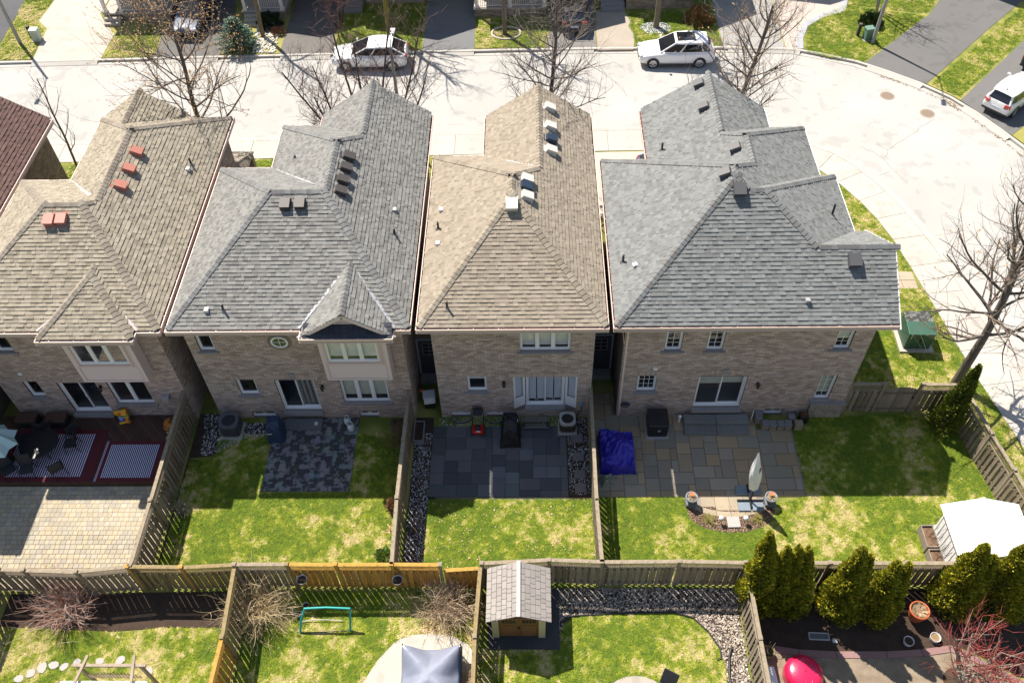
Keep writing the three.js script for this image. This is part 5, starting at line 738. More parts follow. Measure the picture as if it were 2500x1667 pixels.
car('parked_car', 'blue car tail poking out beside the corner house front', 7.85, -15.6, -.1, { L: 4.1, W: 1.8, H: 1.45, col: [.02, .1, .2], y: .02, metal: .3 });
car('parked_car', 'black car at the right edge beyond the hatchback', 32.2, -26.6, .72, { L: 4.5, W: 1.8, H: 1.5, col: [.01, .01, .012], y: .02, metal: .2 });

grass('grass wedge right of the white hatchback', [[27.9, -18.6], [28.8, -15], [36, -20], [36, -26]], 120, { seed: 48, scale: 1.4, straw: .5 }); grass('lawn beyond the pale double-stemmed tree', [[21.7, -33.6], [26.4, -32.3], [30, -38], [22, -38]], 110, { seed: 49, scale: 1.4, straw: .45 });
// dropped kerbs where driveways meet the road
for (const [a, b] of [[-44, -34.9], [-32.1, -27.7], [-24.2, -19.9], [-16.1, -12.6], [-6.84, -3.48], [1.2, 4.4], [12.5, 17.3], [20.95, 24.0], [25.5, 27.3]]) { const L = along(FAR, .25).filter(p => p[0] >= a && p[0] <= b), o = offsetLine(L, .34), i = offsetLine(L, -.02), q = new B(); for (let k = 0; k < L.length - 1; k++) q.quad(V3(o[k + 1][0], -.096, o[k + 1][1]), V3(o[k][0], -.096, o[k][1]), V3(i[k][0], .04, i[k][1]), V3(i[k + 1][0], .04, i[k + 1][1])); struct('dropped_kerb', q, M.kerb); }
{ const q = new B(); for (const L of CRACKS) { const f = along(L, .35).map(([x, z], i) => [x + (h2(i, 3) - .5) * .1, z + (h2(i, 7) - .5) * .1]), o = offsetLine(f, .012), e = offsetLine(f, -.012); for (let k = 0; k < f.length - 1; k++) q.quad(V3(o[k][0], -.116, o[k][1]), V3(e[k][0], -.116, e[k][1]), V3(e[k + 1][0], -.116, e[k + 1][1]), V3(o[k + 1][0], -.116, o[k + 1][1])); } struct('road_crack', q, mat([.2, .19, .175])); }
{ const L = along(FAR, .5).filter(p => p[0] > 21.5 && p[0] < 28.2 && p[1] > -26), a = offsetLine(L, .12), b = offsetLine(L, .5); pebbles('leaf_litter', 'brown leaf debris lying along the right kerb', [...a, ...b.reverse()], 260, .02, .045, [[.3, .2, .1], [.4, .28, .15], [.22, .15, .09]], 73, -.1); }

// ------------------------------------------------------------------ trees and shrubs
const BARK = mat([.19, .155, .125], { map: T.wood, roughness: 1 }), TWIG = mat([.25, .2, .165], { roughness: 1 });
function limb(b, r, p, d, len, rad, sides, bend, rise) {             // returns points with radii
  const n = Math.max(3, Math.round(len / .45)), ps = [p.clone()], rs = [rad], dir = d.clone();
  for (let i = 1; i <= n; i++) { dir.x += (r() - .5) * bend; dir.z += (r() - .5) * bend; dir.y += (r() - .5) * bend + rise; dir.normalize(); p = p.clone().addScaledVector(dir, len / n); ps.push(p); rs.push(mix(rad, rad * .35, i / n)); }
  b.tube(ps, rs, sides); return { ps, rs, dir };
}
function bareTree(label, x, z, o) {
  const t = thing(o.name || 'bare_tree', label, 'tree', [x, 0, z]), r = rng(o.seed), tr = new B(), br = new B(), tw = new B(), buds = o.buds ? new B(true) : null;
  const stems = o.stems || 1, H = o.H, R = o.R;
  const twig = (p, d, len, rad, lvl) => {
    const q = limb(lvl > 1 ? br : tw, r, p, d, len, rad, lvl > 2 ? 6 : lvl > 1 ? 4 : 3, o.bend || .35, o.rise ?? .05);
    if (lvl > 0) { const n = [0, o.n1 || 4, o.n2 || 5, o.n3 || 6][lvl]; for (let i = 0; i < n; i++) { const k = Math.max(1, Math.round(q.ps.length * (.25 + .75 * (i + r() * .8) / n)) - 1), a = q.ps[Math.min(k, q.ps.length - 1)], td = V3().subVectors(q.ps[Math.min(k + 1, q.ps.length - 1)], q.ps[Math.max(0, k - 1)]).normalize(); const s = V3(r() - .5, r() - .35, r() - .5).normalize(); const nd = td.multiplyScalar(.75).addScaledVector(s, .85).normalize(); twig(a, nd, len * (.36 + .26 * r()), Math.max(o.min || .0075, q.rs[Math.min(k, q.rs.length - 1)] * .62), lvl - 1); } }
    else if (buds) { for (let i = 1; i < q.ps.length; i += 1) if (r() < o.buds) { const c = q.ps[i], s = .035 + r() * .03; buds.col = [[.62, .34, .1], [.5, .3, .12], [.6, .42, .18], [.42, .26, .12]][Math.floor(r() * 4)]; const a = r() * 6.28; buds.tri(c, c.clone().add(V3(Math.cos(a) * s, s * .9, Math.sin(a) * s)), c.clone().add(V3(Math.cos(a + 1.5) * s, s * .3, Math.sin(a + 1.5) * s))); buds.tri(c, c.clone().add(V3(-Math.sin(a) * s, s, Math.cos(a) * s)), c.clone().add(V3(-Math.cos(a) * s, s * .2, -Math.sin(a) * s))); } }
  };
  for (let s = 0; s < stems; s++) {
    const a = s / stems * 6.28 + r(), lean = stems > 1 ? (o.lean || .45) * (.5 + .7 * r()) : o.lean || .03, d = V3(Math.cos(a) * lean, 1, Math.sin(a) * lean).normalize();
    const q = limb(tr, r, V3(stems > 1 ? Math.cos(a) * .1 : 0, -.05, stems > 1 ? Math.sin(a) * .1 : 0), d, H * (stems > 1 ? .8 + .3 * r() : 1), R, 9, o.tbend ?? .09, stems > 1 ? .05 : .02);
    const n = Math.round((o.limbs || 11) / (stems > 1 ? 1.6 : 1)); for (let i = 0; i < n; i++) { const u = mix(o.first || .32, .97, (i + r() * .5) / n), k = Math.min(q.ps.length - 1, Math.round(u * (q.ps.length - 1))), az = i * 2.4 + r(), el = mix(o.el0 ?? .35, o.el1 ?? .95, u); const nd = V3(Math.cos(az) * Math.cos(el), Math.sin(el), Math.sin(az) * Math.cos(el)); twig(q.ps[k], nd, (o.len || 3) * mix(1, .55, u) * (.75 + .5 * r()), q.rs[k] * .5, 2 + (o.deep || 0)); }
  }
  const tm = o.trunkCol ? mat(o.trunkCol, { map: T.wood, roughness: 1 }) : BARK, wm2 = o.twigCol ? mat(o.twigCol, { roughness: 1 }) : TWIG;
  tr.build('trunk', tm, t); const c = sub('crown', t); br.build('branches', tm, c, 'stuff'); tw.build('twigs', wm2, c, 'stuff'); if (buds) buds.build('buds', mat([1, 1, 1], { vertexColors: true, side: THREE.DoubleSide }), c, 'stuff');
  return t;
}
bareTree('slender leafless sapling between the brown roof and the tan roof', -25.1, -16.5, { seed: 101, H: 6.4, R: .075, limbs: 10, len: 2.3, first: .3, n1: 2, n2: 3, el0: .75, el1: 1.1, rise: .06, trunkCol: [.2, .15, .1] });
bareTree('tree with orange buds beyond the roof with salmon vents', -17.42, -16.2, { seed: 102, H: 11, R: .16, limbs: 24, len: 5.0, first: .33, n1: 6, n2: 7, deep: 0, buds: .8, el0: .02, el1: .9, min: .008 });
bareTree('multi-stemmed bare tree beyond the grey roof with gabled dormer', -8.6, -16.2, { seed: 103, H: 9, R: .085, stems: 9, lean: .75, limbs: 18, len: 2.6, first: .35, n1: 5, n2: 6, el0: .6, el1: 1.1, trunkCol: [.14, .1, .09], twigCol: [.2, .13, .115] });
bareTree('spreading bare tree beyond the tan hip roof', .62, -16.2, { seed: 104, H: 10.5, R: .16, limbs: 22, len: 3.9, first: .38, n1: 6, n2: 8, el0: .05, el1: .85, twigCol: [.24, .2, .175] });
bareTree('bare tree with a few dry leaves beyond the corner house', 10.2, -16.2, { seed: 105, H: 10.5, R: .17, limbs: 22, len: 3.9, first: .36, n1: 6, n2: 8, el0: .1, el1: .9, buds: .12, twigCol: [.25, .2, .17] });
bareTree('large bare tree beside the corner fence gate', 18.75, -1.65, { seed: 106, H: 10, R: .21, limbs: 24, len: 4.4, first: .3, n1: 6, n2: 8, el0: .15, el1: .9, buds: .1, trunkCol: [.17, .145, .12], twigCol: [.2, .155, .12] });
bareTree('thin-trunked tree beside the blue spruce', -17.56, -30.7, { seed: 107, H: 10, R: .15, limbs: 12, len: 3, first: .4, n1: 3, n2: 4, trunkCol: [.24, .18, .1] });
bareTree('yellow-barked forked tree behind the left white car', -9.2, -31.0, { seed: 108, H: 11, R: .2, limbs: 14, len: 4, first: .3, n1: 4, n2: 5, el0: .5, trunkCol: [.3, .25, .06] });
bareTree('bare tree standing in a kerb ring across the street', -1.56, -30.55, { seed: 109, H: 10, R: .16, limbs: 14, len: 3.4, first: .35, n1: 4, n2: 5 });
bareTree('straight trunk rising from white stones across the street', 8.4, -31.1, { seed: 110, H: 11, R: .2, limbs: 12, len: 3.4, first: .45, n1: 3, n2: 5, trunkCol: [.25, .2, .15] });
bareTree('pale double-stemmed tree beside the broad concrete steps', 23.3, -32.6, { seed: 111, H: 6, R: .07, stems: 3, lean: .25, limbs: 12, len: 2.4, first: .4, n1: 3, n2: 4, trunkCol: [.4, .37, .33] });
bareTree('purplish bare shrub tree before the asphalt driveway', -12.6, -31.6, { seed: 112, H: 5.5, R: .05, stems: 7, lean: .4, limbs: 14, len: 1.9, first: .3, n1: 3, n2: 5, el0: .7, el1: 1.1, trunkCol: [.12, .06, .06], twigCol: [.2, .1, .1] });
// leafy masses: crowns of small faces
function foliage(b, r, n, shape, size, cols) { for (let i = 0; i < n; i++) { const { p, nrm } = shape(r); const c = cols[Math.floor(r() * cols.length)], j = .65 + .6 * r(); b.col = c.map(v => v * j); const s = size * (.6 + .8 * r()), u = V3(r() - .5, r() - .5, r() - .5).normalize(), t = V3().crossVectors(nrm, u).normalize(), w = nrm.clone().addScaledVector(V3(r() - .5, r() + .1, r() - .5), .9).normalize(); const q = V3().crossVectors(w, t).normalize(); const a = p.clone().addScaledVector(t, -s * .5), e = p.clone().addScaledVector(t, s * .5), top = p.clone().addScaledVector(w, s * 1.1); b.tri(a, e, top); b.tri(p.clone().addScaledVector(q, -s * .4), p.clone().addScaledVector(q, s * .4), p.clone().addScaledVector(w, s * .9).addScaledVector(t, s * .2)); } }
const leafM = mat([1, 1, 1], { vertexColors: true, roughness: .85, side: THREE.DoubleSide });
const CED = [[.34, .35, .014], [.25, .28, .014], [.45, .42, .02], [.18, .21, .014], [.52, .44, .03]];
function cedar(label, x, z, R, tips, seed, cols = CED) {       // tips: [dx, H, width share, base dx]
  const t = thing('cedar', label, 'cedar', [x, 0, z]), r = rng(seed), b = new B(true), H0 = tips[0][1];
  new B().tube([V3(0, 0, 0), V3(tips[0][0] * .5, H0 * .5, 0), V3(tips[0][0] * .9, H0 * .9, 0)], [.09, .05, .01], 6).build('trunk', BARK, t);
  for (const [dx, H, rk, bx] of tips) foliage(b, r, Math.round(3000 * H * R * rk), rr => { const u = Math.pow(rr(), .85), a = rr() * 6.283, y = .1 + u * (H - .1), w = R * rk * Math.pow(1 - u, .78) * (.66 + .4 * Math.min(1, u * 5 + .4)) * (.84 + .14 * Math.sin(a * 3 + u * 19 + dx * 9) + .46 * (fbm(a * 2.6 + seed, u * 13, 3) - .22)); const d = w * (.7 + .32 * rr()); return { p: V3(mix(bx, dx, u) + Math.cos(a) * d, y, Math.sin(a) * d), nrm: V3(Math.cos(a), .55, Math.sin(a)).normalize() }; }, .095, cols);
  b.build('crown', leafM, t, 'stuff'); return t;
}
cedar('tallest golden cedar, leftmost by the side fence', 8.3, 8.5, .8, [[-.6, 5.5, 1, 0]], 201); cedar('triple-tipped cedar beside the tallest golden cedar', 9.15, 8.65, .85, [[-.75, 4.8, .72, -.2], [-.4, 4.85, .72, .1], [-.05, 4.75, .75, .4]], 202); cedar('leaning golden cedar left of the squat one', 11.15, 8.75, .85, [[-.35, 4.9, .95, 0], [.05, 4.4, .6, .3]], 203); cedar('squat golden cedar left of the terracotta pot', 12.45, 8.9, .8, [[-.35, 4.2, .95, -.1], [.05, 4.1, .7, .25]], 204); cedar('golden cedar before the white shed wall', 15.45, 8.5, .95, [[-.5, 4.6, .95, -.1], [.1, 3.8, .7, .3]], 205); cedar('rightmost golden cedar at the frame edge', 17.0, 8.6, .95, [[-.9, 4.7, 1, 0]], 206); cedar('upright cedar inside the corner fence angle', 17.4, .7, .62, [[.05, 4.2, 1, 0]], 207, [[.15, .19, .012], [.1, .14, .012], [.2, .23, .015]]);
function shrub(name, label, cat, x, z, R, H, n, cols, seed, size = .09) { const t = thing(name, label, cat, [x, 0, z]), r = rng(seed), b = new B(true); foliage(b, r, n, rr => { const a = rr() * 6.283, e = Math.acos(rr()), k = (.75 + .3 * rr()) * (.85 + .25 * Math.sin(a * 4 + e * 5)), d = V3(Math.cos(a) * Math.sin(e), Math.cos(e), Math.sin(a) * Math.sin(e)); return { p: V3(d.x * R * k, .08 + d.y * H * k, d.z * R * k), nrm: d }; }, size, cols); b.build('foliage', leafM, t, 'stuff'); new B().cyl(.05, .03, H * .6, [], 6).build('stem', BARK, t); return t; }
{ const t = thing('blue_spruce', 'blue-green spruce at the far kerb', 'spruce', [-18.9, 0, -29.4]), r = rng(301), b = new B(true); new B().cyl(.09, .03, 2.1, [], 7).build('trunk', BARK, t); for (let L = 0; L < 11; L++) { const u = L / 11, y = .25 + u * 1.9, R = 1.4 * Math.pow(1 - u, .7) * (.9 + .2 * r()); const n = Math.round(9 + 8 * (1 - u)); for (let k = 0; k < n; k++) { const a = k / n * 6.28 + r() * .4 + L, rr = R * (.8 + .3 * r()); for (let s = 0; s < 60; s++) { const f = .2 + .8 * r(), p = V3(Math.cos(a) * rr * f + (r() - .5) * .16, y - f * .12 + (r() - .5) * .08 + .1 * f * f, Math.sin(a) * rr * f + (r() - .5) * .16); const c = [[.17, .28, .2], [.12, .21, .15], [.24, .34, .25]][Math.floor(r() * 3)], j = .7 + .6 * r(); b.col = c.map(v => v * j); const d = V3(Math.cos(a) + (r() - .5), .25 + r() * .4, Math.sin(a) + (r() - .5)).normalize().multiplyScalar(.15), q = V3(r() - .5, r() - .5, r() - .5).normalize().multiplyScalar(.045); b.tri(p.clone().sub(q), p.clone().add(q), p.clone().add(d)); } } } b.build('crown', leafM, t, 'stuff'); }
shrub('round_shrub', 'dark evergreen shrub below the white porch railing', 'shrub', -17.3, -32.0, .85, .75, 2600, [[.02, .04, .015], [.03, .055, .02]], 302); shrub('round_shrub', 'russet twiggy shrub beside the trunk with white stones', 'shrub', 11.3, -31.5, .95, 1.1, 2600, [[.25, .15, .06], [.18, .1, .05], [.3, .2, .09]], 303); shrub('round_shrub', 'clipped dark shrub behind the green pedestal', 'shrub', 22.4, -31.0, .7, .75, 2400, [[.04, .07, .015], [.06, .1, .02]], 304);
shrub('round_shrub', 'bright green perennial clump in the fence corner', 'plant', -5.75, 6.6, .35, .2, 700, [[.16, .3, .05], [.22, .32, .08]], 305, .06); shrub('round_shrub', 'pale green ground cover by the rear fence', 'plant', -6.2, 7.45, .45, .14, 800, [[.2, .34, .06], [.3, .36, .1]], 306, .06); shrub('round_shrub', 'small tan shrub leaning on the side fence', 'shrub', -5.55, 4.5, .3, .55, 900, [[.42, .27, .14], [.32, .2, .1]], 307, .06); shrub('round_shrub', 'russet low plant beside the white chips opposite', 'plant', -16.6, -31.0, .5, .35, 800, [[.2, .1, .06], [.28, .16, .08]], 308, .07);
// twiggy shrubs: arching stems
function twiggy(label, x, z, o) { const t = thing(o.name || 'twiggy_shrub', label, 'shrub', [x, o.y || 0, z]), r = rng(o.seed), b = new B(), b2 = new B(); for (let i = 0; i < o.n; i++) { const a = r() * 6.28, e = mix(o.e0, o.e1, r()), d = V3(Math.cos(a) * Math.cos(e), Math.sin(e), Math.sin(a) * Math.cos(e)); const st = V3((r() - .5) * o.base, 0, (r() - .5) * o.base); const q = limb(i % 3 ? b : b2, r, st, d, o.len * (.5 + .7 * r()), o.rad || .011, 4, o.bend, o.rise ?? -.02); for (let k = 0; k < (o.side || 3); k++) { const m = Math.floor(mix(1, q.ps.length - 1, r())), s = V3(r() - .5, r() - .3, r() - .5).normalize(); limb(k % 2 ? b : b2, r, q.ps[m], q.dir.clone().addScaledVector(s, 1.1).normalize(), o.len * (.2 + .3 * r()), (o.rad || .011) * .65, 3, o.bend, o.rise ?? -.02); } } b.build('stems', mat(o.col, { roughness: .9 }), t, 'stuff'); b2.build('twigs', mat(o.col2 || o.col, { roughness: .9 }), t, 'stuff'); return t; }
twiggy('reddish bare shrub below the weathered rear fence', -17.4, 8.75, { seed: 401, n: 170, e0: .15, e1: 1.3, base: .7, len: 1.7, bend: .5, side: 4, col: [.5, .26, .2], col2: [.62, .5, .42] });
twiggy('tangled straw-coloured vine heap over the olive fence', -10.2, 8.75, { seed: 402, n: 260, e0: .2, e1: 1.4, base: .7, len: 1.8, bend: .95, rise: -.08, side: 4, col: [.52, .4, .22], col2: [.62, .5, .32] });
twiggy('thorny tan brush heap beside the tan shed', -3.1, 8.7, { seed: 403, n: 230, e0: .1, e1: 1.4, base: .8, len: 1.5, bend: .8, side: 5, rise: -.03, col: [.45, .33, .22], col2: [.57, .45, .31] });
twiggy('dry stalks against the fence by the slab patio', -5.55, 1.3, { seed: 404, n: 60, e0: .5, e1: 1.5, base: .6, len: 1.1, bend: .5, side: 3, col: [.25, .18, .09] });
twiggy('pale dead stalks in the dark bed beside the paver yard fence', -14.15, 4.6, { seed: 405, n: 40, e0: .3, e1: 1.4, base: .4, len: .7, bend: .5, side: 2, col: [.3, .28, .26] });
twiggy('cut branches piled beside the collapsed canopy', -2.45, 11.3, { seed: 406, n: 34, e0: -.05, e1: .4, base: .3, len: 1.1, bend: .15, side: 1, rise: 0, y: .25, col: [.4, .28, .17] });
twiggy('spiky dried grass clump left of the bed stone', 7.0, 5.05, { seed: 407, n: 90, e0: .3, e1: 1.3, base: .15, len: .34, bend: .35, side: 0, rise: -.12, rad: .008, col: [.5, .42, .16], col2: [.36, .36, .1] }); twiggy('spiky dried grass clump right of the bed stone', 8.95, 5.0, { seed: 408, n: 90, e0: .3, e1: 1.3, base: .15, len: .34, bend: .35, side: 0, rise: -.12, rad: .008, col: [.5, .42, .16], col2: [.36, .36, .1] }); twiggy('pale striped ornamental grass beside the rear fence', -6.75, 7.5, { seed: 409, n: 60, e0: .3, e1: 1.2, base: .2, len: .45, bend: .3, side: 0, rise: -.15, rad: .013, col: [.6, .5, .33], col2: [.5, .36, .2] });
{ const t = bareTree('red-twigged ornamental tree in the soil ring', 14.95, 11.45, { name: 'red_twig_tree', seed: 410, H: 2.3, R: .1, stems: 6, lean: .95, limbs: 15, len: 1.9, first: .35, n1: 3, n2: 4, el0: .4, el1: 1.1, bend: .3, rise: .1, min: .0075, trunkCol: [.4, .35, .29], twigCol: [.33, .07, .06] }); t.userData.category = 'tree'; }

// ------------------------------------------------------------------ things in the yards
const canvasTex = (w, h, fn) => { const c = document.createElement('canvas'); c.width = w; c.height = h; fn(c.getContext('2d'), w, h); const t = new THREE.CanvasTexture(c); t.colorSpace = THREE.SRGBColorSpace; return t; };
{ // raised deck of diagonal boards
  const d = thing('timber_deck', 'low brown timber deck behind the house with salmon vents', 'deck'), R = rect(-23, -14.78, .06, 3.4), r = rng(501), ms = [[.1, .05, .033], [.085, .043, .03], [.12, .062, .042]].map(c => mat(c, { map: T.wood, roughness: .8 }));
  for (let k = -8; k < 8.2; k += .15) { const P = [[-19 + k * 1.4142 - 8, -6], [-19 + (k + .142) * 1.4142 - 8, -6], [-19 + (k + .142) * 1.4142 + 8, 10], [-19 + k * 1.4142 + 8, 10]]; let q = P; for (const f of [p => R[0][0] - p[0], p => p[0] - R[1][0], p => R[0][1] - p[1], p => p[1] - R[2][1]]) q = clipPoly(q, f); if (q.length > 2) new B().prism(q, .27, .3).build('deck_board', ms[Math.floor(r() * 3)], d); }
  new B().bx(-23, -14.8, .02, .26, 3.36, 3.395).build('rim_joist', ms[1], d); new B().bx(-22.9, -14.9, .0, .2, .1, 3.3).build('frame', BLACK, d);
}
function rug(label, x0, x1, z0, z1, n, mid) {
  const t = thing('striped_rug', label, 'rug', [(x0 + x1) / 2, .312, (z0 + z1) / 2], 0, 'striped rugs on the deck'), w = x1 - x0, h = z1 - z0;
  const tx = canvasTex(1024, 512, (c, W, H) => { c.fillStyle = '#5b2129'; c.fillRect(0, 0, W, H); c.fillStyle = '#c9c6dc'; const b = 90 / w; for (const x of [b * .55, b * 1.05, W - b * .65, W - b * 1.15]) c.fillRect(x * 1.2, 0, 9, H); c.fillStyle = mid; const a = W * .11, e = W * .89, y0 = H * .09, y1 = H * .91; c.fillRect(a, y0, e - a, y1 - y0); c.fillStyle = '#d8d6ea'; for (let i = 0; i < n; i++) { const s = (e - a) / n; c.fillRect(a + i * s, y0, s * .42, y1 - y0); } });
  const g = new THREE.PlaneGeometry(w, h, 40, 12).rotateX(-Math.PI / 2), P = g.attributes.position; for (let i = 0; i < P.count; i++) P.setY(i, .006 + .008 * fbm(P.getX(i) * 3 + x0, P.getZ(i) * 3, 2)); g.computeVertexNormals(); part('weave', g, new THREE.MeshStandardMaterial({ map: tx, roughness: .95, side: THREE.DoubleSide }), t);
}
rug('large maroon striped rug under the round black table', -22.3, -18.15, .8, 3.38, 34, '#4a2440'); rug('smaller blue-white striped rug at the deck corner', -18.08, -15.4, 1.4, 3.38, 26, '#27284f');
const IRON = mat([.014, .015, .018], { roughness: .45, metalness: .4 }), MESH = mat([.02, .021, .026], { roughness: .75 });
{ const t = thing('round_table', 'round black metal table on the maroon rug', 'table', [-20.5, .31, 1.95]); new B().lathe([[.001, .735], [.76, .735], [.79, .72], [.79, .7], [.76, .69], [.001, .69]], [], 36).build('table_top', mat([.018, .02, .026], { roughness: .35, metalness: .3 }), t); for (let i = 0; i < 4; i++) { const a = i * 1.57 + .78; new B().tube([V3(Math.cos(a) * .15, .69, Math.sin(a) * .15), V3(Math.cos(a) * .25, .3, Math.sin(a) * .25), V3(Math.cos(a) * .5, 0, Math.sin(a) * .5)], .022, 6).build('leg', IRON, t); } }
{ const t = thing('lantern', 'small pale lantern on the round black table', 'lantern', [-20.35, 1.045, 2.45]); new B().cyl(.08, .03, .26, [], 8).build('shade', mat([.6, .55, .42], { roughness: .6 }), t); new B().cyl(.09, .09, .02, [], 10).build('base', IRON, t); }
function patioChair() { const t = thing('patio_chair', 'black sling chair pulled out below the round table', 'chair', [0, 0, 0], 0, 'black sling chairs round the table'); new B().rbox(.5, .03, .48, .012, [0, .42, 0]).build('seat', MESH, t); new B().rbox(.5, .58, .03, .012, [0, .72, -.27, 0, -.2]).build('backrest', MESH, t); for (const s of [-1, 1]) { new B().tube([V3(s * .26, 0, .26), V3(s * .27, .42, .23), V3(s * .27, .62, .18), V3(s * .27, .64, -.2), V3(s * .26, .98, -.34)], .014, 6).build('arm_frame', IRON, t); new B().tube([V3(s * .26, 0, -.32), V3(s * .26, .3, -.22), V3(s * .26, .64, -.2)], .014, 6).build('leg', IRON, t); } return t; }
{ const c = patioChair(); c.position.set(-19.55, .31, 2.95); c.rotation.y = -2.45; [[-19.35, 1.75, -1.8, 'black sling chair right of the round table'], [-19.55, 1.05, -1.0, 'black sling chair between round table and wall'], [-20.75, .85, .1, 'black sling chair behind the round table'], [-21.6, 1.55, 1.3, 'black sling chair left of the round table'], [-20.75, 3.02, 2.9, 'black sling chair at the deck edge, left of the pulled-out chair'], [-21.5, 3.05, 2.4, 'black sling chair at the deck edge, nearest the frame']].forEach(([x, z, a, l]) => copy(c, [x, .31, z], a, l)); }
{ const t = thing('patio_umbrella', 'pale blue folded umbrella at the left frame edge', 'umbrella', [-21.9, .3, 2.35]), b = new B(), n = 16; for (let i = 0; i < n; i++) { const a = i / n * 6.283, e = (i + 1) / n * 6.283, k = q => q % 2 ? .78 : 1, p = (ang, q, y, r) => V3(Math.cos(ang) * r * k(q), y, Math.sin(ang) * r * k(q)); b.quad(p(a, i, 1.3, .95), p(e, i + 1, 1.3, .95), p(e, i + 1, 2.35, .08), p(a, i, 2.35, .08)); } b.build('canopy', mat([.42, .6, .62], { roughness: .8, side: THREE.DoubleSide }), t); new B().cyl(.025, .025, 2.45, [], 8).build('pole', IRON, t); new B().cyl(.28, .25, .08, [], 16).build('base', BLACK, t); }
for (const [x, l] of [[-21.7, 'brown cushioned bench at the wall, left one'], [-20.4, 'brown cushioned bench at the wall, right one']]) { const t = thing('cushion_bench', l, 'bench', [x, .31, .45], 0, 'brown benches at the wall'); new B().rbox(.9, .36, .5, .04, [0, .2, 0]).build('box', BLACK, t); new B().rbox(.88, .12, .5, .05, [0, .44, 0]).build('cushion', mat([.1, .05, .035], { roughness: .9 }), t); }
{ const t = thing('seed_bag', 'yellow and blue seed bag slumped below the window', 'bag', [-17.6, .31, .32], .1), tx = canvasTex(256, 384, (c, W, H) => { c.fillStyle = '#e8a512'; c.fillRect(0, 0, W, H); c.fillStyle = '#1d3a8f'; c.fillRect(0, H * .45, W * .62, H * .4); c.fillStyle = '#3f8f2a'; c.fillRect(0, H * .36, W, H * .1); c.fillStyle = '#d8431c'; for (const [x, y, r] of [[.5, .2, .15], [.82, .62, .1]]) { c.beginPath(); c.arc(W * x, H * y, W * r, 0, 7); c.fill(); } c.fillStyle = '#fff'; c.font = 'bold 44px sans-serif'; c.fillText('Nature', 8, H * .58); c.fillText('Lov', 20, H * .72); }); const g = new THREE.BoxGeometry(.46, .66, .2, 8, 10, 4), P = g.attributes.position; for (let i = 0; i < P.count; i++) { const x = P.getX(i), y = P.getY(i), z = P.getZ(i); P.setZ(i, z * (1.15 - Math.abs(y) * 1.1) + .05 * Math.sin(x * 9 + y * 7)); P.setX(i, x * (1 + .12 * Math.sin(y * 9)) + (y > .1 ? -.05 : .06)); } g.computeVertexNormals(); const q = part('sack', g, new THREE.MeshStandardMaterial({ map: tx, roughness: .45 }), t); q.position.y = .3; q.rotation.x = -.45; }
{ const t = thing('plastic_stool', 'orange-brown plastic tub beside the paver yard fence', 'tub', [-15.25, .31, .9], .2); new B().lathe([[.001, .0], [.26, .0], [.33, .35], [.36, .5], [.33, .62], [.25, .68], [.001, .7]], [], 20).build('shell', mat([.55, .2, .025], { roughness: .4, map: T.stain }), t); new B().lathe([[.3, .16], [.34, .18], [.31, .21]], [], 20).build('band', mat([.7, .6, .45]), t); }
// condensers
function condenser(label, x, z, w, h, col, top, o = {}) { const t = thing('air_conditioner', label, 'air conditioner', [x, 0, z], o.ry || 0); new B().box(w + .12, .07, w + .12, [0, .035, 0]).build('pad', M.concrete, t); const b = new B(), n = 11; b.rbox(w * .94, h - .12, w * .94, .12 * (o.round || 1), [0, .07 + (h - .12) / 2, 0]); b.build('core', mat(col.map(v => v * .5), { roughness: .6 }), t); for (const a of [0, 1, 2, 3]) { const s = new B(); for (let i = 0; i < n; i++) s.box(.02, h - .2, .02, xf(0, .07 + h / 2 - .03, 0, a * Math.PI / 2).multiply(xf((i / (n - 1) - .5) * w * .8, 0, w * .48))); s.build('grille_side', mat(col, { roughness: .5 }), t); } const lid = new B(), k = 32, R = w * .38; for (let i = 0; i < k; i++) { const a = i / k * 6.283, e = (i + 1) / k * 6.283, sq = q => { const c = Math.cos(q), s = Math.sin(q), m = Math.pow(Math.abs(c) ** 5 + Math.abs(s) ** 5, -1 / 5); return V3(c * m * w * .5, h, s * m * w * .5); }, ci = q => V3(Math.cos(q) * R, h, Math.sin(q) * R), dn = (p, y) => V3(p.x, p.y - y, p.z); lid.quad(ci(a), ci(e), sq(e), sq(a)); lid.quad(sq(a), sq(e), dn(sq(e), .12), dn(sq(a), .12)); lid.quad(ci(e), ci(a), dn(ci(a), .1), dn(ci(e), .1)); } lid.build('lid', mat(top, { roughness: .45, side: THREE.DoubleSide }), t); const f = new B(); for (let i = 0; i < 4; i++) f.box(R * .9, .01, .16, xf(0, h - .16, 0, i * 1.57).multiply(xf(R * .45, 0, 0, 0, .35))); f.cyl(.06, .06, .05, [0, h - .17, 0], 10); f.build('fan', mat(o.fan || [.05, .08, .16], { roughness: .5 }), t); const g = new B(); for (let i = 1; i < 6; i++) { const ps = []; for (let q = 0; q <= 24; q++) ps.push(V3(Math.cos(q / 24 * 6.283) * R * i / 6, h - .02, Math.sin(q / 24 * 6.283) * R * i / 6)); g.tube(ps, .004, 3); } g.build('fan_guard', IRON, t, 'stuff'); return t; }
condenser('dark grey condenser among pebbles beside the blue grill', -12.85, .72, .78, .85, [.08, .09, .11], [.1, .11, .13]); condenser('beige-lidded condenser with leaves inside beside the white chips', 1.55, .62, .68, .72, [.08, .07, .06], [.42, .4, .37], { fan: [.2, .09, .04] });
